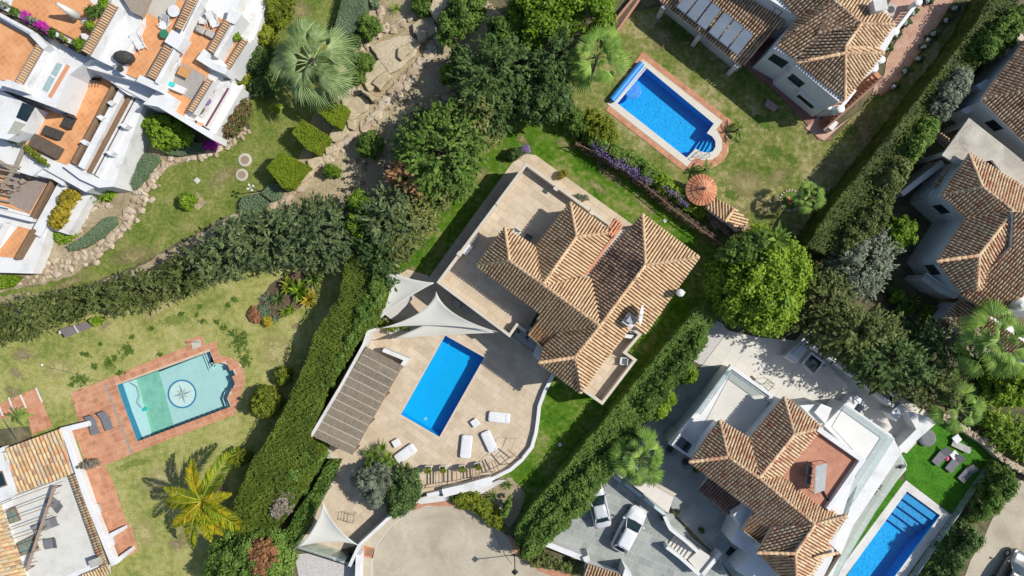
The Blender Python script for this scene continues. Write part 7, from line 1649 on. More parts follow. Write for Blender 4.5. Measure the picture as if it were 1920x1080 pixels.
# smooth blue green mounds
BL = [([(622, 68), (648, -25), (690, -25), (685, 20), (665, 55), (645, 72)], 1.5, 'long blue green clipped hedge running off the top edge'),
      ([(243, 345), (250, 315), (272, 286), (292, 290), (294, 300), (270, 335), (252, 355)], .7, 'upright blue green clipped mound in the rockery'),
      ([(305, 288), (345, 268), (378, 267), (380, 283), (340, 292)], .7, 'blue green mound under the leafy tree by the apartments'),
      ([(124, 462), (160, 440), (195, 408), (212, 405), (215, 418), (190, 445), (150, 466), (132, 470)], .7, 'curved blue green clipped mound in the lower rockery'),
      ([(447, 385), (455, 368), (480, 362), (502, 378), (492, 398), (455, 403)], .8, 'blue green clipped mound left of the garden lamp base'),
      ([(488, 362), (505, 345), (530, 352), (524, 370), (510, 378)], .7, 'small blue green mound in the shadow of the lowest cube bush')]
for pts, h_, lb_ in BL: hedge('clipped_mound', lb_, wobble(pts, 8, .6), h_, G_BLUE, .07, .9, .05, cat='topiary', group='blue green clipped mounds')
# the large wavy hedge between the plots
hedge('tall_hedge', 'tall wavy yellow green hedge between the dry lawn and the cream patio', wobble([(648, 478), (690, 480), (730, 515), (725, 560), (712, 590), (700, 610), (666, 640), (652, 672), (630, 700), (608, 735), (598, 770), (584, 802), (578, 832), (600, 850), (566, 920), (530, 975), (500, 1010), (430, 1000), (440, 950), (455, 900), (482, 850), (520, 790), (545, 740), (560, 705), (580, 660), (585, 630), (605, 600), (632, 565), (640, 530)], 12, 2.5), 3.4, G_HEDGE, .11, .75, .28, bumps=1.3)
plant('shrub', 'leafier dark green fringe growing along the right flank of the tall wavy hedge', 'shrub', [(705, 485), (735, 520), (728, 570), (706, 605), (684, 628), (658, 656), (638, 696), (610, 736), (598, 775), (586, 800), (556, 790), (590, 730), (620, 680), (650, 620), (670, 560), (690, 520)], 3.9, 2.0, G_MID, .32, .12, 1.0, 'flat', tr=False)
plant('shrub', 'bright green laurel block below the big hedge beside the reed shelter', 'shrub', [(570, 830), (600, 835), (612, 850), (590, 890), (560, 930), (530, 960), (500, 960), (520, 900), (545, 860)], 3.2, 1.0, G_MID, .4, .15, 1.0, 'flat', tr=False)
hedge('low_hedge', 'narrow green hedge along the lower patio', wobble([(615, 866), (635, 868), (610, 920), (585, 965), (560, 1010), (545, 1035), (530, 1015), (550, 970), (580, 925), (600, 890)], 10, 1.5), 1.6, G_MID, .12, .8, .12)
plant('tree', 'mixed green and brown tree at the lower edge between lawn and gate', 'tree', [(370, 1100), (385, 1040), (420, 1000), (470, 985), (520, 995), (545, 1030), (545, 1100)], 4.8, 1.0, G_MID, .62, .17)
plant('tree', 'rust tinged shrub crown inside the tree at the lower edge', 'tree', (488, 1045, 32, 38, 0, 14), 5.1, 3.0, G_RUST, .45, .16)
sheet('bare_patch', wobble([(510, 950), (530, 915), (560, 905), (565, 930), (545, 975), (520, 985)], 7, 2), 3.75, dirt, thick=.5) if False else None
plant('shrub', 'dry brown gap full of twigs in the lower hedge', 'shrub', (528, 945, 18, 30, 30, 14), 3.6, 2.4, G_DEAD, .3, .13, tr=False)
# cypress hedge on the left and conifers
def cyp(label, pts, zt, zl, m=G_CYP, cr=.6, leaf=.2, asp=3.0, dens=1.1, prof='dome', name='cypress_tree', cat='cypress', **k): return plant(name, label, cat, pts, zt, zl, m, cr, leaf, dens, prof, 'feather', True, aspect=asp, **k)
cyp('left end stretch of the cypress row along the dry lawn', [(-25, 575), (0, 572), (60, 560), (110, 545), (135, 545), (140, 580), (105, 608), (60, 622), (20, 634), (-25, 650)], 4.2, .8, G_CYPY, .5, .17)
cyp('second stretch of the cypress row, behind the folded grey table', [(110, 550), (170, 540), (230, 525), (235, 565), (195, 578), (160, 586), (120, 600)], 4.2, .8, G_CYPY, .5, .17)
cyp('third stretch of the cypress row, with the smooth shaded lower edge', [(215, 530), (270, 515), (330, 505), (345, 545), (300, 560), (250, 575), (220, 580)], 4.2, .8, G_CYPY, .48, .17)
cyp('fourth stretch of the cypress row, where it starts to climb', [(300, 515), (330, 485), (390, 465), (410, 500), (380, 535), (330, 550)], 4.6, .8, G_CYPY, .5, .18)
cyp('large dark cypress in the row left of the blue green clipped mound', [(375, 520), (370, 480), (400, 440), (440, 415), (480, 410), (490, 450), (470, 490), (430, 505), (405, 530)], 5.6, .6, G_CYP, .6, .19)
cyp('grey green cypress in the middle of the row under the riverbed', [(460, 500), (455, 440), (490, 405), (545, 390), (570, 420), (560, 470), (520, 490)], 6.0, .6, G_CYP, .62, .19)
cyp('grey green cypress at the right end of the row', [(540, 480), (535, 410), (580, 385), (635, 385), (660, 420), (650, 470), (620, 490), (580, 495)], 6.2, .6, G_CYP, .62, .19)
plant('tree', 'bright green leafy tree squeezed between the cypresses', 'tree', [(650, 375), (668, 352), (690, 365), (700, 400), (695, 440), (680, 462), (655, 455), (648, 410)], 4.6, .8, G_LIME, .45, .18)
cyp('dark conifer above the top of the tall wavy hedge', [(660, 470), (690, 440), (730, 440), (750, 470), (740, 520), (720, 540), (690, 500)], 5.0, .6, G_DARK, .5, .18)
cyp('blue green conifer in the centre of the grove left of the villa', [(690, 430), (690, 380), (720, 350), (760, 370), (775, 410), (760, 450), (720, 460)], 6.4, .6, G_CYP, .62, .2)
cyp('yellow tipped conifer at the lower right of the grove', [(740, 480), (735, 420), (760, 385), (795, 385), (808, 410), (790, 440), (765, 475)], 4.5, .6, G_CYPY, .5, .19)
plant('dead_conifer', 'rust brown dead conifer in the grove left of the villa', 'tree', [(730, 330), (755, 300), (785, 320), (800, 350), (795, 372), (770, 370), (752, 352), (735, 345)], 5.6, 1.2, G_RUST, .4, .18, form='feather', aspect=2.5)
cyp('large light green conifer right of the dead brown one', [(760, 330), (755, 280), (780, 230), (830, 200), (880, 190), (900, 230), (898, 290), (880, 330), (850, 360), (800, 370)], 7.5, .8, G_MID, .68, .22, 2.2)
cyp('golden tinged conifer at the upper right of the grove', [(855, 230), (860, 180), (890, 165), (930, 180), (935, 215), (915, 250), (890, 275)], 6.5, .8, G_CYPY, .6, .22, 2.2)
cyp('small blue green conifer at the upper left of the grove', [(758, 240), (765, 215), (800, 205), (815, 225), (795, 250)], 4.0, .6, G_CYP, .5, .2)
cyp('tall dark conifer near the top centre', [(870, 210), (865, 150), (880, 110), (920, 85), (970, 80), (1000, 110), (990, 160), (950, 190), (910, 215)], 8.0, .8, G_DARK, .7, .23, 2.2)
plant('tree', 'big bright green broadleaf tree at the top centre', 'tree', [(945, 30), (960, -30), (1150, -30), (1155, 40), (1120, 55), (1070, 50), (1050, 80), (1010, 95), (975, 70)], 7.0, 1.2, G_LIME, .75, .2)
plant('tree', 'dark green tree mass between the two palms', 'tree', [(960, 210), (975, 150), (1010, 110), (1050, 110), (1070, 160), (1080, 200), (1050, 220), (990, 225)], 6.5, .8, G_DARK, .65, .2)
plant('shrub', 'rounded grey green tree on the right bank of the riverbed', 'tree', [(815, 70), (830, 20), (850, -25), (920, -25), (910, 30), (880, 65), (845, 80)], 4.5, .6, G_MID, .5, .17)
plant('shrub', 'small bright green shrub in the dark gap left of the tall conifer', 'shrub', (842, 138, 16, 24, 20, 12), 2.2, .2, G_LIME, .35, .15, tr=False)
plant('shrub', 'yellow green loose shrub above the purple flowers', 'shrub', [(1085, 215), (1110, 200), (1150, 225), (1165, 260), (1150, 280), (1110, 270), (1090, 245)], 2.4, .3, G_YEL, .4, .13, tr=False)
plant('shrub', 'mid green shrub at the head of the purple flowering hedge', 'shrub', [(1045, 210), (1065, 190), (1090, 205), (1100, 240), (1080, 245), (1055, 235)], 2.6, .3, G_MID, .4, .14, tr=False)
fh = [(1085, 262), (1112, 236), (1150, 262), (1190, 284), (1230, 310), (1248, 334), (1218, 350), (1165, 318), (1120, 290)]
t = plant('flowering_hedge', 'purple flowering hedge beside the dark lattice fence', 'hedge', fh, 2.3, .3, G_MID, .36, .12, 1.0, 'flat', tr=False)
canopy('blossom', [(1100, 264), (1135, 268), (1180, 296), (1222, 328), (1232, 342), (1214, 348), (1165, 316), (1120, 290)], 2.38, 1.7, G_PURP, t, .34, .07, .09, 'flat')
canopy('blossom', [(1232, 338), (1262, 352), (1300, 388), (1290, 392), (1240, 352)], 2.2, 1.8, G_PURP, t, .3, .06, .05, 'flat')
plant('flowering_hedge', 'green stretch of the creeper hedge leading to the barbecue hut', 'hedge', [(1212, 322), (1240, 316), (1284, 352), (1302, 376), (1330, 398), (1312, 410), (1270, 380), (1222, 350)], 2.1, .3, G_LIME, .3, .12, prof='flat', tr=False)
plant('shrub', 'dry leafless shrub below the ridged shed roof', 'shrub', [(1320, 395), (1335, 398), (1385, 435), (1370, 445), (1335, 425)], 1.1, .2, G_DEAD, .3, .12, tr=False)
cyp('conifer filling the gap beside the dry ledge in the grove', [(740, 300), (745, 262), (775, 240), (790, 270), (770, 310)], 4.5, .6, G_CYP, .55, .2)
cyp('dark conifer between the two tall conifers of the grove', [(905, 210), (900, 150), (940, 130), (960, 180), (950, 230), (920, 240)], 6.0, .6, G_DARK, .6, .21)
cyp('olive conifer on the lower left side of the light green conifer', [(690, 480), (705, 440), (750, 430), (765, 470), (735, 500)], 4.6, .6, G_CYPY, .5, .2)
plant('tree', 'mid green leafy tree linking the top trees with the grove', 'tree', [(905, 90), (920, 40), (965, 30), (985, 80), (960, 110), (920, 115)], 5.0, .8, G_MID, .6, .2)
cyp('dark conifer beside the left edge of the green fan palm', [(1000, 130), (1020, 70), (1060, 60), (1080, 110), (1050, 150), (1015, 165)], 6.5, .8, G_DARK, .6, .21)
cyp('small conifer under the golden tinged conifer beside the lawn', [(800, 380), (810, 340), (850, 330), (860, 355), (830, 390)], 3.6, .4, G_CYPY, .45, .18)
plant('tree', 'dark ivy covered tree over the lane side of the dry riverbed', 'tree', [(845, 130), (850, 95), (880, 85), (890, 130), (870, 165)], 4.0, .5, G_DARK, .5, .18)
# mixed bushes near the apartments
plant('shrub', 'leafy bright tree in the shade of the apartment wall', 'tree', [(265, 240), (270, 215), (320, 215), (362, 250), (365, 265), (330, 275), (290, 275)], 3.0, .5, G_LIME, .45, .18)
plant('bougainvillea', 'pink red flowering bush at the corner of the apartments', 'shrub', [(405, 240), (425, 200), (450, 182), (470, 190), (468, 220), (450, 245), (420, 262)], 1.9, .3, G_PINK, .32, .12, tr=False)
plant('bougainvillea', 'magenta flower clump between mound and rocks', 'shrub', (395, 272, 15, 9, -10, 12), .9, .1, G_MAG, .22, .1, tr=False)
plant('shrub', 'yellow green shrub with red buds at the top left of the big palm', 'shrub', [(490, 30), (500, -20), (548, -20), (548, 30), (530, 50), (505, 45)], 2.8, .4, G_YEL, .4, .13, tr=False)
plant('shrub', 'olive yellow shrub beside the white terrace corner', 'shrub', (495, 62, 24, 20, 20, 12), 2.2, .3, G_YEL, .35, .13, tr=False)
plant('shrub', 'dark green shrub along the outer apartment wall', 'shrub', [(455, 90), (480, 78), (500, 90), (505, 120), (490, 140), (460, 130)], 2.2, .3, G_DARK, .35, .13, tr=False)
plant('shrub', 'loose green shrub under the left fronds of the big palm', 'shrub', [(465, 150), (500, 135), (515, 165), (500, 185), (470, 180)], 1.6, .2, G_DARK, .35, .14, tr=False)
plant('shrub', 'grassy yellow tuft against the apartment planter', 'shrub', (458, 150, 10, 14, 20, 10), 1.0, .1, G_YEL, .2, .12, tr=False, form='feather', aspect=4)
plant('shrub', 'little green shrub on the lawn in the palm shadow', 'shrub', (516, 203, 14, 9, 0, 10), .8, .1, G_LIME, .2, .11, tr=False)
plant('shrub', 'yellow green shrub on the flagstone of the communal lawn', 'shrub', (350, 376, 17, 15, 0, 14), 1.3, .1, G_LIME, .28, .12, tr=False)
plant('shrub', 'lime green patch of ground cover under the yellow planter', 'shrub', [(95, 435), (120, 432), (145, 430), (138, 450), (110, 458)], .7, .1, G_LIME, .25, .11, tr=False)
plant('shrub', 'banana-like leafy plant at the rockery corner', 'plant', (190, 362, 22, 10, 10, 12), 1.0, .1, G_LIME, .25, .16, tr=False, form='feather', aspect=3)
hedge('clipped_mound', 'bright green lawn mound at the left edge below the apartments', [(-20, 518), (20, 515), (40, 520), (20, 538), (-20, 545)], .5, G_LIME, .09, .8, .05, cat='topiary')
for px, py, r_, lb_, m_ in [(620, 321, 15, 'round clipped bush alone on the pale riverbank', G_LIME), (690, 48, 23, 'large round green bush beside the long blue green hedge', G_MID), (660, 76, 16, 'round dark bush below the long blue green hedge', G_DARK), (681, 115, 21, 'round bush with reddish tips right of the big palm', G_MID), (668, 145, 16, 'small round bush under the right fronds of the big palm', G_MID), (693, 270, 25, 'loose round shrub on the riverbank above the dry ledge', G_MID), (793, 5, 24, 'green bush at the top edge beside the pale slab', G_MID), (700, 2, 10, 'small grey green agave-like bush at the top edge', G_BLUE), (448, 858, 20, 'round yellow green bush above the yellow palm', G_YEL), (496, 755, 33, 'large round yellow green bush beside the turquoise pool', G_YEL), (530, 707, 18, 'loose spiky shrub between the pool and the tall hedge', G_YEL)]:
    plant('round_bush', lb_, 'bush', (px, py, r_, r_*.95, 0, 16, .05 if r_ != 25 else .15), r_*.075+.35, .1, m_, .26, .1, 1.1, tr=False)
rosette('spiky yellow green yucca on the reddish bank at the top', 743, 18, .85, 46, G_LIME, .1, .05)
# island bed in the left garden
ib = sheet('flower_bed', ell(535, 555, 60, 34, -38, 40, .06), .03, soil, thick=.03)
for i, (px, py, L_, n, m_, w_, lb_) in enumerate([(565, 545, 1.3, 26, G_LIME, .26, 'large glossy bird-of-paradise plant in the island bed'), (545, 535, 1.1, 22, G_YEL, .26, 'yellow green broad-leaved plant left in the island bed'), (590, 525, 1.1, 24, G_MID, .2, 'blue green agave at the top right of the island bed'), (580, 562, 1.0, 20, G_GOLD, .26, 'yellowing broad-leaved plant at the lower right of the island bed'), (607, 515, .8, 22, G_MID, .12, 'small spiky plant at the upper tip of the island bed'), (505, 560, .9, 24, G_BLUE, .1, 'grey striped agave at the left of the island bed'), (525, 560, 1.0, 26, G_DARK, .12, 'dark cycad in the middle of the island bed'), (535, 585, .7, 22, G_LIME, .12, 'light green aloe at the front of the island bed'), (520, 597, .6, 20, G_BLUE, .12, 'blue aloe at the lower front of the island bed'), (548, 580, .7, 22, G_LIME, .12, 'second light green aloe near the front of the island bed')]):
    rosette(lb_, px, py, L_, n, m_, .05, w_)
for px, py, r_, m_, lb_ in [(478, 590, 13, G_RUST, 'reddish brown heather along the left edge of the island bed'), (494, 586, 12, G_BLUE, 'grey blue cushion plant in the island bed'), (500, 602, 10, G_GOLD, 'orange yellow cushion plant in the island bed')]: plant('cushion_plant', lb_, 'plant', (px, py, r_, r_*1.2, 0, 12), .6, .05, m_, .2, .09, tr=False)
# patio agaves and olives
plant('olive_tree', 'grey green olive tree at the lower end of the cream patio', 'tree', [(655, 900), (672, 880), (705, 872), (735, 880), (742, 905), (725, 945), (705, 955), (680, 935)], 4.0, .8, G_OLV, .45, .13)
plant('tree', 'rounded dark green tree right of the grey olive', 'tree', [(728, 920), (740, 885), (765, 876), (788, 892), (786, 930), (765, 965), (738, 972), (725, 955)], 3.6, .5, G_DARK, .4, .13)
plant('shrub', 'dark green shrub under the agaves between lounger and olive', 'shrub', [(680, 868), (700, 858), (735, 855), (745, 875), (715, 882), (682, 880)], 1.4, .2, G_MID, .3, .12, tr=False)
for px, py, L_, lb_ in [(717, 838, .9, 'upper green agave beside the white lounger on the patio'), (703, 850, .9, 'lower green agave beside the reed shelter corner'), (690, 848, .6, 'small agave nearest the reed shelter'), (730, 852, .6, 'small yellow edged agave under the white lounger')]: rosette(lb_, px, py, L_, 34, G_MID if px != 730 else G_LIME, .4, .12)
plant('shrub', 'bright green street hedge below the curved white wall', 'shrub', [(843, 935), (858, 922), (890, 925), (920, 945), (948, 985), (945, 1005), (918, 988), (880, 960), (850, 948)], 1.8, .2, G_YEL, .32, .12, prof='flat', tr=False)
for px, py, lb_ in [(924, 928, 'agave in the gravel corner below the curved wall'), (952, 908, 'small agave beside the curved wall end')]: rosette(lb_, px, py, .7, 26, G_MID, .05, .12)
plant('cactus', 'tall knobbly green cactus in the corner bed', 'cactus', (950, 950, 8, 22, 20, 12), 2.0, .1, G_MID, .2, .1, tr=False)
sheet('planting_bed', wobble([(905, 915), (960, 895), (985, 925), (975, 960), (955, 990), (930, 965)], 8, 2), .02, dirt)
# central right hedge
hedge('tall_hedge', 'long trimmed hedge from the modern villa forecourt up to the round tree', wobble([(1330, 560), (1350, 590), (1320, 640), (1290, 690), (1255, 740), (1225, 775), (1190, 810), (1160, 840), (1130, 870), (1100, 920), (1050, 985), (1000, 1045), (975, 1030), (965, 1000), (1000, 945), (1060, 880), (1110, 815), (1170, 745), (1230, 670), (1290, 600)], 14, 2), 2.6, G_MID, .13, .8, .2, bumps=1.6)
plant('shrub', 'dense leafy upper growth along the middle of the trimmed hedge', 'shrub', [(1190, 760), (1215, 720), (1250, 680), (1290, 630), (1320, 610), (1330, 640), (1295, 690), (1255, 745), (1215, 790)], 3.3, 2.2, G_MID, .42, .15, prof='flat', tr=False)
plant('shrub', 'dense dark leafy lower growth of the trimmed hedge beside the forecourt', 'shrub', [(970, 1010), (1020, 945), (1080, 880), (1150, 820), (1180, 800), (1215, 800), (1170, 850), (1140, 905), (1100, 960), (1050, 1000), (1010, 1045), (975, 1050)], 3.4, 1.8, G_MID, .48, .16, prof='flat', tr=False)
plant('shrub', 'bright yellow green shrub beside the white gravel and terrace', 'shrub', (1292, 702, 19, 20, 0, 14), 2.2, .2, G_LIME, .35, .14, tr=False)
plant('shrub', 'bright green shrub at the hedge above the shaded terrace', 'shrub', [(1215, 760), (1235, 725), (1262, 725), (1270, 750), (1250, 785), (1225, 785)], 2.6, .3, G_LIME, .4, .15, tr=False)
plant('shrub', 'dry reddish shrubs at the foot of the forecourt wall', 'shrub', [(975, 1040), (1010, 1035), (1060, 1052), (1090, 1062), (1085, 1080), (1040, 1068), (1000, 1062)], 1.3, .1, G_CYPY, .3, .12, tr=False)
# right diagonal hedge
hedge('tall_hedge', 'long diagonal yellow green hedge behind the patchy lawn', wobble([(1515, 462), (1548, 476), (1600, 420), (1660, 345), (1700, 290), (1760, 220), (1820, 140), (1880, 60), (1930, -30), (1870, -30), (1835, 40), (1790, 100), (1735, 170), (1680, 240), (1620, 315), (1560, 390)], 14, 2.5), 3.9, G_HEDK, .13, .75, .25, bumps=1.3)
for i, (pts, m_, lb_) in enumerate([([(1560, 470), (1590, 410), (1640, 370), (1680, 380), (1660, 430), (1610, 460), (1580, 490)], G_CYPY, 'brownish shrub growing over the lower end of the diagonal hedge'), ([(1630, 380), (1650, 320), (1690, 285), (1715, 300), (1705, 340), (1670, 385)], G_CYPY, 'olive shrub on the middle of the diagonal hedge'), ([(1680, 300), (1700, 260), (1740, 215), (1770, 220), (1755, 260), (1720, 300)], G_MID, 'green shrub over the diagonal hedge beside the concrete slab'), ([(1745, 215), (1760, 160), (1800, 120), (1830, 130), (1820, 170), (1780, 220)], G_OLV, 'grey flowered shrub on the diagonal hedge near the urn balustrade'), ([(1815, 110), (1840, 60), (1880, 20), (1925, 0), (1940, 40), (1890, 90), (1850, 125)], G_MID, 'dense green shrub at the upper end of the diagonal hedge'), ]):
    plant('shrub', lb_, 'shrub', pts, 5.0, 3.0, m_, .45, .15, prof='flat', tr=False)
# big trees in the right centre
plant('tree', 'big round bright green broadleaf tree right of the central villa', 'tree', [(1335, 520), (1345, 480), (1380, 445), (1430, 425), (1480, 430), (1520, 470), (1530, 530), (1510, 590), (1470, 625), (1420, 628), (1375, 610), (1345, 570)], 7.0, 1.5, G_LIME, .72, .2)
plant('tree', 'dark leafy crown at the top of the bright green tree', 'tree', [(1345, 480), (1370, 448), (1410, 432), (1440, 440), (1430, 480), (1390, 495)], 7.2, 4.5, G_MID, .55, .2)
plant('tree', 'grey green olive tree at the foot of the diagonal hedge', 'tree', [(1560, 500), (1575, 460), (1610, 435), (1650, 440), (1675, 470), (1665, 510), (1640, 545), (1600, 555), (1570, 535)], 5.0, .8, G_OLV, .55, .16, form='feather', aspect=2.4)
plant('tree', 'fresh green tree right of the grey olive', 'tree', [(1650, 440), (1665, 415), (1690, 398), (1725, 420), (1720, 445), (1690, 475), (1665, 470)], 4.5, .8, G_LIME, .45, .16)
cyp('olive green conifer between the round tree and the garden path', [(1500, 560), (1530, 510), (1570, 520), (1590, 560), (1580, 600), (1540, 625), (1505, 620)], 6.0, .8, G_CYPY, .6, .19, 2.2)
cyp('upper dark conifer leaning over the stepped garden wall', [(1530, 640), (1560, 590), (1620, 580), (1670, 605), (1680, 630), (1640, 650), (1580, 665)], 7.2, 1.0, G_CYPY, .62, .19, 2.4)
cyp('middle dark conifer right of the hot tub', [(1580, 670), (1610, 650), (1680, 640), (1720, 660), (1730, 700), (1690, 720), (1630, 710)], 7.5, 1.0, G_DARK, .6, .19, 2.4)
cyp('lower dark conifer beside the long white garden wall', [(1620, 705), (1680, 690), (1760, 680), (1790, 720), (1780, 755), (1730, 755), (1670, 735)], 6.5, .8, G_CYPY, .6, .18, 2.4)
cyp('dark conifer under the dead palm skirt', [(1690, 620), (1740, 610), (1790, 640), (1770, 680), (1720, 670)], 6.0, .8, G_DARK, .55, .19, 2.4)
plant('banana_plant', 'broad-leaved banana plant on top of the round tree group', 'plant', (1452, 438, 6, 6, 0, 8), 3, 2, G_MID, .3, .2, tr=False)
rosette('large blue green banana leaves at the top of the round tree', 1455, 448, 1.5, 13, G_MID, 5.6, .24, .4, (20, 75)); 
for px, py, r_, m_, lb_, z_ in [(1900, 720, 55, G_LIME, 'bright leafy tree below the tall palm at the right edge', 3.5), (1700, 575, 18, G_MID, 'variegated shrub beside the garden path', 1.4), (1680, 553, 14, G_LIME, 'small bright shrub by the path in the shaded garden', 1.2), (1745, 590, 20, G_LIME, 'low lime shrub in the dark right garden', 1.0), (1670, 535, 14, G_DARK, 'dark shrub in the shaded garden', 1.2), (1838, 745, 26, G_MID, 'grassy shrub mass between the two right palms', 1.5), (1775, 710, 24, G_MID, 'leafy shrub under the steel pole in the right garden', 1.6)]:
    plant('shrub', lb_, 'shrub', (px, py, r_, r_*.9, 0, 14, .12), z_, .1, m_, .4, .15, tr=False)
rosette('orange tinged cycad in the shaded right garden', 1705, 565, 1.1, 26, G_GOLD, .1, .08); rosette('fern rosette under the right-edge villa wall', 1745, 588, .7, 20, G_LIME, .1, .1)
plant('shrub', 'leafy hedge of the lane beside the glass fence, upper stretch', 'shrub', [(1870, 870), (1895, 875), (1915, 900), (1900, 930), (1870, 965), (1835, 985), (1815, 970), (1840, 920)], 2.8, .3, G_MID, .45, .15, prof='flat', tr=False)
plant('shrub', 'leafy hedge of the lane beside the glass fence, lower stretch', 'shrub', [(1810, 975), (1835, 990), (1840, 1020), (1810, 1050), (1790, 1100), (1730, 1100), (1770, 1030)], 2.8, .3, G_DARK, .45, .15, prof='flat', tr=False)
plant('shrub', 'green palms and shrubs leaning over the rough stone wall', 'shrub', [(1845, 790), (1870, 775), (1930, 800), (1960, 830), (1960, 870), (1900, 850), (1860, 820)], 2.6, .4, G_LIME, .5, .18, tr=False, form='feather', aspect=3)
# small flower bushes along the brick path
pos_ = ['at the top edge', 'second from the top edge', 'third from the top edge', 'fourth from the top edge', 'fifth from the top edge', 'sixth from the top edge', 'seventh from the top edge', 'lowest of its row']
for row_, side_, gr_, ps_ in (('outer', 'on the hedge side of the brick path', 'white-flowered bushes lining the hedge side of the brick path', [(1790, 15), (1773, 38), (1750, 64), (1740, 75), (1732, 88), (1722, 110), (1697, 133), (1675, 162)]), ('inner', 'between the balustrade and the brick path', 'white-flowered bushes under the balustrade', [(1738, 2), (1711, 24), (1697, 43), (1679, 66), (1661, 92)])):
    for k, (px, py) in enumerate(ps_):
        t = thing('rose_bush', 'low white-flowered bush '+side_+', '+(pos_[-1] if k == len(ps_)-1 else pos_[k]), 'bush', W(px, py), gr_); canopy('foliage', ell(px+4, py-2, 9, 7, 0, 10), .7, .05, G_DARK, t, .22, .1); canopy('blossom', ell(px, py, 3.5, 3.5, 0, 8), .9, .5, leafmat('petal_white', [(.42, .46, .47), (.6, .63, .65)], .1), t, .1, .09, .5)
plant('potted_bush', 'orange flowering potted bush on the villa side path', 'plant', (1054, 327, 9, 8, 0, 10), 1.0, .1, G_GOLD, .2, .1, tr=False)
plant('shrub', 'dark round shrub at the north tip of the villa side path', 'shrub', (963, 287, 16, 12, 0, 12), 1.5, .1, G_DARK, .25, .11, tr=False)
plant('shrub', 'lavender and sage flowers at the north tip of the side path', 'plant', (985, 280, 10, 8, 0, 10), .7, .1, G_PURP, .2, .09, tr=False)
plant('shrub', 'silvery thin shrub on the side path by the parapet', 'plant', (1092, 370, 14, 6, 20, 10), .9, .1, G_OLV, .2, .07, .5, tr=False)
for px, py, lb_ in [(1000, 622, 'left of three small round plants in the gravel bed by the porch'), (988, 632, 'middle of three small round plants in the gravel bed by the porch'), (1012, 660, 'lowest small round plant in the gravel bed by the porch')]: rosette(lb_, px-28 if px == 1000 else px, py, .3, 12, G_CYPY, .1, .2)
plant('shrub', 'yellow green grass tuft in the gravel planter under the sails', 'plant', (728, 612, 14, 7, 10, 10), .9, .4, G_YEL, .2, .12, tr=False, form='feather', aspect=4); plant('shrub', 'small lime shrub in the lower gravel planter', 'plant', (760, 614, 8, 6, 0, 10), .9, .4, G_LIME, .18, .1, tr=False)
plant('shrub', 'lime green sapling by the folded table at the cypress row', 'shrub', (182, 602, 15, 9, 10, 12), .9, .1, G_LIME, .22, .11, tr=False)
plant('shrub', 'bare twiggy creeper on the wall of the lower left villa', 'shrub', (165, 872, 26, 8, -12, 12), 1.2, .2, G_DEAD, .2, .1, .6, tr=False)

# ============================================================ ROCKS
R.seed(9)
rk = thing('rockery', None, None, W(200, 400), kind='structure')
stones(rk, [(80, 505), (120, 500), (165, 485), (200, 455), (235, 420), (262, 385), (285, 345)], 120, .35, .85, 16)
stones(rk, [(285, 345), (300, 318), (330, 295), (370, 292), (400, 285), (435, 265), (468, 240)], 60, .35, .8, 7)
stones(rk, [(10, 525), (60, 525), (110, 515)], 24, .3, .6, 8)
stones(rk, [(150, 425), (185, 385), (225, 345), (255, 310)], 36, .3, .75, 14)
stones(rk, [(250, 270), (240, 310), (230, 350)], 14, .3, .6, 10)
rb_ = thing('riverbank_rocks', None, None, W(700, 180), kind='structure')
stones(rb_, [(710, 15), (715, 35), (700, 75), (680, 95), (665, 135), (655, 165), (630, 185)], 46, .35, .85, 5)
stones(rb_, [(700, 70), (720, 55), (745, 52), (765, 38), (800, 25)], 30, .4, .9, 6)
stones(rb_, [(635, 168), (660, 172), (690, 175)], 18, .3, .7, 6)
BIG = [rock_mesh(2, .3) for _ in range(5)]
stones(rb_, [(832, 60), (815, 90), (790, 120), (765, 150), (735, 180), (715, 205), (690, 232), (668, 250)], 54, .5, 1.15, 7, 0, 'boulder', meshes=BIG)
stones(rb_, [(668, 250), (630, 285), (600, 310), (570, 340), (545, 365), (520, 385), (500, 395)], 64, .35, .95, 7, 0, 'boulder', meshes=BIG)
stones(rb_, [(870, 70), (850, 100), (845, 170), (830, 200)], 26, .3, .9, 14, 0, 'boulder', meshes=BIG)
R.seed(31)
tf_ = [(735+R.uniform(-90, 90), 250+R.uniform(-110, 110), 3, 3) for k in range(60)]
ground_cover('scrub', [q for q in tf_ if q[0]+q[1]*.85 > 905], G_DEAD, .09)
# flat rock slabs
def slabrock(pts, z, label=None):
    mb = MB(); P = WL(wobble(pts, 9, 1.8), z)
    mb.prism(P, 0); o = mb.build('rock_slab', slabm, rb_); bevel(o, .12, 2)
for pts, z in [([(792, 30), (815, 30), (818, 60), (800, 72), (775, 62), (772, 45)], .5), ([(692, 85), (740, 68), (770, 66), (790, 78), (778, 105), (750, 128), (728, 138), (712, 115)], .45), ([(778, 58), (800, 56), (800, 72), (784, 78)], .9), ([(745, 90), (770, 78), (776, 92), (752, 114), (744, 106)], .8), ([(685, 130), (712, 110), (730, 138), (705, 160), (690, 172), (682, 158)], .4), ([(696, 155), (722, 132), (735, 142), (712, 170)], .7), ([(640, 185), (678, 178), (692, 188), (690, 205), (660, 225), (640, 222)], .35), ([(650, 224), (668, 222), (664, 245), (652, 240)], .6), ([(622, 240), (650, 232), (655, 248), (630, 268), (615, 262)], .4), ([(675, 162), (706, 185), (698, 190), (678, 172)], 1.2), ([(806, 20), (812, -20), (850, -20), (840, 10), (818, 36)], 1.6), ([(608, 275), (628, 270), (632, 282), (610, 292)], .4), ([(575, 300), (600, 290), (605, 305), (580, 322)], .35), ([(560, 330), (580, 315), (585, 330), (562, 345)], .5)]: slabrock(pts, z)
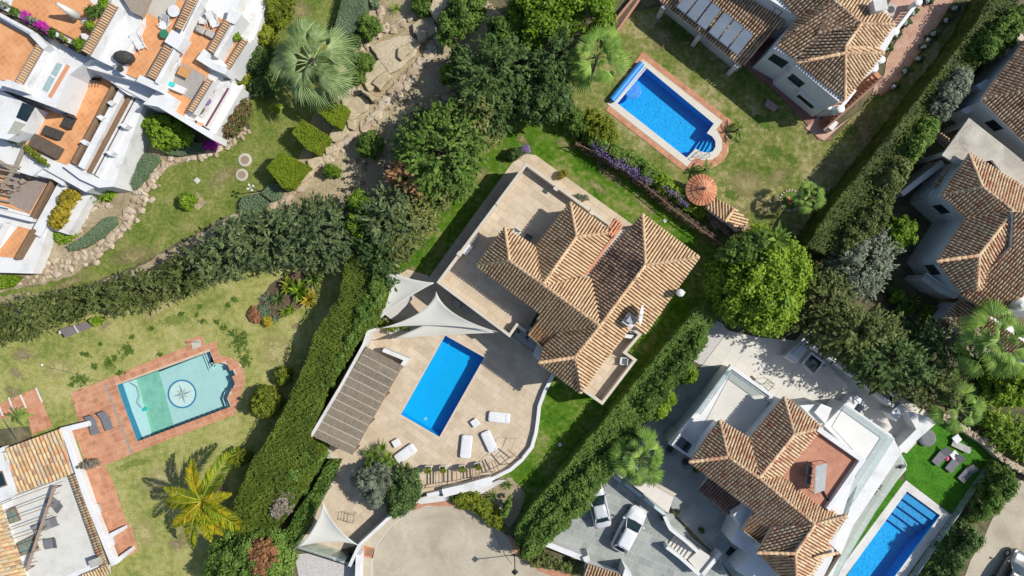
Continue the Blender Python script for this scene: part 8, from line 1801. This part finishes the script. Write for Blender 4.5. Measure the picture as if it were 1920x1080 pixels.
for px, py, r_, lb_ in [(460, 300, 12.5, 'upper stone disc with brown centre on the communal lawn'), (454, 328, 11.5, 'lower stone disc with brown centre on the communal lawn')]:
    c = W(px, py); t = thing('stone_disc', lb_, 'stone disc', c); mb = MB(); mb.lathe((c.x, c.y, 0), [(r_/20, 0), (r_/20, .07), (r_/32, .09)], 26); mb.build('rim', kerbm, t); mb = MB(); mb.lathe((c.x, c.y, .085), [(r_/31, 0), (r_/31, .012)], 22); mb.build('centre', mat('disc_brown', [(.25, .18, .13), (.34, .27, .2)], 4), t)
t = thing('paving_slab', 'small white square slab on the communal lawn', 'slab', W(369, 338)); mb = MB(); mb.prism(WL([(369, 332), (376, 338), (370, 345), (363, 338)], .05), 0); mb.build('slab', white2, t)
t = thing('paving_slab', 'brown bare square slab behind the lone lawn shrub', 'slab', W(372, 378)); mb = MB(); mb.prism(WL([(368, 358), (386, 380), (372, 394), (356, 385)], .03), 0); mb.build('slab', dirt, t)
for px, py, lb_ in [(1050, 834, 'small white square light on the dark lawn strip beside the curved wall'), (1247, 414, 'small white square light on the lawn north of the villa'), (512, 964, 'white globe light in the dry gap of the lower hedge')]:
    c = W(px, py, .1); z_ = 0 if px != 512 else 3.4; c = W(px, py, z_+.1); t = thing('garden_light', lb_, 'light', Vector((c.x, c.y, z_))); mb = MB(); mb.box((c.x, c.y, z_), .3, .3, .12, .5); mb.build('casing', plast, t); mb = MB(); mb.box((c.x, c.y, z_+.12), .2, .2, .02, .5); mb.build('lens', steel, t)
# ============================================================ CARS AND LAMPS
carw = mat('white_car_paint', [(.60, .62, .64), (.66, .68, .70)], 1, .22, 0, 5, .02, .1, spec=.6)
card = mat('grey_car_paint', [(.16, .165, .17), (.22, .225, .23)], 1, .25, 0, 5, .05, .1, spec=.7, metal=.4)
tyre = mat('tyre', [(.02, .02, .02), (.035, .035, .035)], 5, .9)
lampm = mat('car_lamp', [(.6, .62, .65), (.75, .77, .8)], 3, .1, spec=.8)
redl = mat('tail_lamp', [(.4, .01, .01), (.5, .02, .02)], 3, .2)
def car(label, px, py, deg, L=4.3, Wd=1.8, Hh=1.5, paint=None, group=None, kind='hatch'):
    """front of the car points along deg; body lofted from cross-sections"""
    c = W(px, py, .8); t = thing('parked_car', label, 'car', Vector((c.x, c.y, .05)), group); a_ = math.radians(deg); Mx = Matrix.Translation((c.x, c.y, .05)) @ Matrix.Rotation(a_, 4, 'Z')
    hw = Wd/2; h = L/2
    sec = [(-h, .62, .45, .72), (-h*.97, .82, .30, .86), (-h*.88, .93, .25, .93), (-h*.6, .99, .22, .96), (0, 1.0, .22, .93), (h*.45, .99, .22, .92), (h*.62, .97, .22, .90), (h*.82, .92, .25, .82), (h*.94, .80, .30, .70), (h, .58, .42, .58)]
    def loft(secs, cols=False):
        mb = MB(); n = 0; vs = []
        for x, wf, zb, zt in secs:
            w = hw*wf; ring_ = [(-w*.9, zb), (-w, zb+(zt-zb)*.35), (-w*.98, zb+(zt-zb)*.72), (-w*.86, zt-.01), (-w*.45, zt+.035), (0, zt+.045), (w*.45, zt+.035), (w*.86, zt-.01), (w*.98, zb+(zt-zb)*.72), (w, zb+(zt-zb)*.35), (w*.9, zb)]
            vs += [(x, y, z) for y, z in ring_]; n = len(ring_)
        fs = [(i*n+j, i*n+j+1, (i+1)*n+j+1, (i+1)*n+j) for i in range(len(secs)-1) for j in range(n-1)]+[tuple(range(n))[::-1], tuple(range((len(secs)-1)*n, len(secs)*n))]+[(i*n, (i+1)*n, (i+1)*n+n-1, i*n+n-1) for i in range(len(secs)-1)]
        mb.add(vs, fs, 0, .5); return mb
    def fin(mb, name, m, smooth=True, parent=t):
        mb.v = [tuple(Mx @ Vector(v)) for v in mb.v]; return mb.build(name, m, parent, smooth)
    fin(loft(sec), 'body', paint)
    # greenhouse: glass ring then roof
    r0, r1 = (-h*.90, h*.42) if kind == 'hatch' else (-h*.72, h*.40); t0, t1 = (-h*.70, h*.10) if kind == 'hatch' else (-h*.45, h*.08); zb, zt = .93, Hh
    def quad(pts, name, m, off=0):
        mb = MB(); mb.add(pts, [tuple(range(len(pts)))]); return fin(mb, name, m, False)
    wb, wt = hw*.86, hw*.66
    gx = lambda f, a, b: a+(b-a)*f
    P_ = dict(fbl=(r1, wb, zb), fbr=(r1, -wb, zb), ftl=(t1, wt, zt-.05), ftr=(t1, -wt, zt-.05), rbl=(r0, wb*.92, zb+.02), rbr=(r0, -wb*.92, zb+.02), rtl=(t0, wt*.95, zt-.06), rtr=(t0, -wt*.95, zt-.06))
    mid = lambda a, b, c_=.08: tuple((Vector(a)+Vector(b))/2+Vector((c_, 0, 0)))
    mb = MB(); mb.add([P_['fbr'], mid(P_['fbr'], P_['fbl'], .12), P_['fbl'], P_['ftl'], mid(P_['ftl'], P_['ftr'], .1), P_['ftr']], [(0, 1, 4, 5), (1, 2, 3, 4)]); fin(mb, 'windshield', glassd, True)
    mb = MB(); mb.add([P_['rbl'], mid(P_['rbr'], P_['rbl'], -.08), P_['rbr'], P_['rtr'], mid(P_['rtl'], P_['rtr'], -.06), P_['rtl']], [(0, 1, 4, 5), (1, 2, 3, 4)]); fin(mb, 'rear_window', glassd, True)
    for s in ('l', 'r'): quad([P_['fb'+s], P_['rb'+s], P_['rt'+s], P_['ft'+s]], 'side_window', glassd)
    # pillars and roof
    mb = MB(); n = 7; rows = []
    for i in range(n+1):
        f = i/n; x = gx(f, t0-.04, t1+.02); w = wt*(1+.02*math.sin(f*3.1)); zz = zt-.05+.06*math.sin(math.pi*(f*.8+.12)); rows += [(x, -w, zz-.04), (x, -w*.6, zz), (x, 0, zz+.02), (x, w*.6, zz), (x, w, zz-.04)]
    mb.add(rows, [(i*5+j, (i+1)*5+j, (i+1)*5+j+1, i*5+j+1) for i in range(n) for j in range(4)]); o = fin(mb, 'roof', paint); o.modifiers.new('t', 'SOLIDIFY').thickness = -.04
    mb = MB()
    for s in ('l', 'r'):
        mb.tube(P_['fb'+s], P_['ft'+s], .045, .04, 6); mb.tube(P_['rb'+s], P_['rt'+s], .07, .06, 6); m_ = (Vector(P_['fb'+s])+Vector(P_['rb'+s]))/2; m2 = (Vector(P_['ft'+s])+Vector(P_['rt'+s]))/2; mb.tube(m_, m2, .035, .035, 6)
    fin(mb, 'pillar', paint)
    for s in (-1, 1):
        for x in (-h*.62, h*.64):
            mb = MB(); mb.tube((x, s*(hw-.2), .31), (x, s*(hw+.01), .31), .32, n=18); wh = fin(mb, 'wheel', tyre, False); mb = MB(); mb.tube((x, s*(hw-.02), .31), (x, s*(hw+.03), .31), .2, n=14); fin(mb, 'rim', steel, False, wh)
        mb = MB(); mb.box((h*.36, s*(hw+.10), .92), .16, .22, .14); bevel(fin(mb, 'mirror', paint, False), .03, 2)
        mb = MB(); mb.add([(h*.80, s*hw*.88, .80), (h*.95, s*hw*.74, .68), (h*.97, s*hw*.45, .66), (h*.86, s*hw*.6, .80)], [(0, 1, 2, 3)]); mb.v = [(x, y, z+.035) for x, y, z in mb.v]; fin(mb, 'headlight', lampm, False)
        mb = MB(); mb.box((-h*.96, s*hw*.68, .62), .08, .3, .2); fin(mb, 'tail_light', redl, False)
        mb = MB()
        for x in (-h*.2, h*.22): mb.box((x, s*(hw+.005), .78), .18, .02, .03)
        fin(mb, 'door_handle', steel, False)
    mb = MB(); mb.path([(h*.44, -hw*.84, .99), (h*.70, -hw*.62, .93), (h*.95, -hw*.35, .72)], .008, 4); mb.path([(h*.44, hw*.84, .99), (h*.70, hw*.62, .93), (h*.95, hw*.35, .72)], .008, 4); fin(mb, 'bonnet_seam', greyf, False)
    mb = MB(); mb.tube((t0+.2, 0, zt), (t0-.02, 0, zt+.12), .02, .01, 6); fin(mb, 'antenna', blackm, False)
    mb = MB(); mb.box((h*.97, 0, .35), .08, .5, .12); mb.box((-h*.99, 0, .45), .04, .5, .12); fin(mb, 'number_plate', plast, False)
    return t
car('pale silver white car half under the trimmed hedge on the grey forecourt', 1122, 947, 103, 4.3, 1.75, 1.45, mat('silver_car_paint', [(.44, .46, .49), (.50, .52, .55)], 1, .22, 0, 5, .02, .1, spec=.6), 'white cars on the grey forecourt', 'sedan')
car('larger white car standing free on the grey forecourt with its roof in full sun', 1180, 993, 62, 4.5, 1.85, 1.6, carw, 'white cars on the grey forecourt')
car('silver grey car cut by the lower right corner on the lane', 1897, 1074, 60, 4.4, 1.85, 1.5, card)
def lamp(label, bx, by, h, arm=0):
    b = W(bx, by, 0); t = thing('street_lamp', label, 'street lamp', b); mb = MB(); mb.lathe(b, [(.12, 0), (.1, .3), (.045, .45), (.04, h-.3)], 8); mb.build('pole', blackm, t)
    mb = MB(); mb.lathe((b.x, b.y, h-.35), [(.1, 0), (.2, .35), (.27, .4)], 4); mb.build('lantern', glassc, t); mb = MB(); mb.lathe((b.x, b.y, h+.03), [(.32, 0), (.30, .05), (.06, .22), (.02, .28)], 4); mb.build('cap', blackm, t); return t
lamp('black street lamp at the edge of the concrete turning circle', 965, 1040, 4.0)
t = thing('garden_lamp', 'white multi-headed garden lamp beside the lowest cube bush', 'lamp', W(489, 359)); c = W(489, 359); mb = MB(); mb.lathe(c, [(.08, 0), (.05, .2), (.035, 2.6)], 8); mb.build('pole', blackm, t)
for k_ in range(4): a_ = k_*1.571+.5; mb = MB(); q = Vector((c.x+.28*math.cos(a_), c.y+.28*math.sin(a_), 2.6)); mb.tube((c.x, c.y, 2.55), q, .025); mb.lathe(q-Vector((0, 0, .05)), [(.08, 0), (.11, .12), (.05, .2)], 8); mb.build('lamp_head', plast, t)
t = thing('manhole_cover', 'brown square drain cover framed in brick on the pavement', 'manhole cover', W(693, 1036)); mb = MB(); mb.prism(WL([(683, 1023), (703, 1028), (699, 1047), (680, 1043)], .135), .12); mb.build('brick_frame', TILE_RED, t); mb = MB(); mb.prism(WL([(688, 1028), (700, 1030), (696, 1043), (685, 1041)], .15), .12); mb.build('lid', mat('rust_lid', [(.2, .12, .07), (.28, .18, .11)], 3), t)
t = thing('manhole_cover', 'small brown drain cover below the brick framed one', 'manhole cover', W(676, 1057)); mb = MB(); mb.box(W(676, 1057, .12), .35, .35, .02, .2); mb.build('lid', MATS['rust_lid'], t)
for i, (px, py) in enumerate([(646, 1044), (654, 1042)]): c = W(px, py, .4); t = thing('bin', ['left of two dark round bins inside the lower patio gate', 'right of two dark round bins inside the lower patio gate'][i], 'bin', Vector((c.x, c.y, .045))); mb = MB(); mb.lathe((c.x, c.y, .045), [(.18, 0), (.22, .5), (.23, .53)], 14); mb.build('body', blackm, t); mb = MB(); mb.lathe((c.x, c.y, .58), [(.2, 0), (.12, .04)], 14); mb.build('lid', dark, t)
# brick strip round the turning circle
bs_ = thing('brick_strip', None, None, W(980, 1030), kind='structure')
pave(bs_, [(768, 951), (795, 938), (845, 940), (880, 955), (905, 958), (900, 964), (860, 950), (800, 948), (775, 958)], .15, .1, .3, .15, mat('path_brick', [(.36, .15, .09), (.5, .26, .17)], 3, .85, .1, 10, .2, .6, objrand=True), (grout, TILE_RED), 'brick', .015, .03, 300, .5)
b2 = thing('brick_strip', None, None, W(1010, 1060), kind='structure')
pave(b2, [(950, 1000), (965, 1012), (985, 1045), (1020, 1060), (1095, 1085), (1095, 1110), (1010, 1070), (965, 1040)], .05, -.4, .3, .15, MATS['path_brick'], (grout, TILE_RED), 'brick', .015, .03, 300, .5)
# overhead cable crossing the street lamp
t = thing('cable', 'thin black cable curving from the hedge to the street lamp', 'cable', W(950, 1040)); mb = MB(); mb.path(WL([(928, 1000, .06), (938, 1022, .06), (948, 1042, .06), (960, 1058, .06)]), .015, 4); mb.build('wire', blackm, t)
# pole with a blue tip near the right palms
t = thing('steel_pole', 'thin grey steel pole rising beside the right garden shrubs', 'pole', W(1805, 720)); mb = MB(); mb.tube(W(1805, 722), W(1833, 684, 4.5), .05); mb.build('pole', steel, t)
bpy.context.view_layer.update()
for o in list(COL.objects):
    if o.type == 'EMPTY' and not o.children and o.get('category'): print('EMPTY THING', o.name)
print('OBJECTS', len(COL.objects), 'FACES', sum(len(o.data.polygons) for o in COL.objects if o.type == 'MESH'))
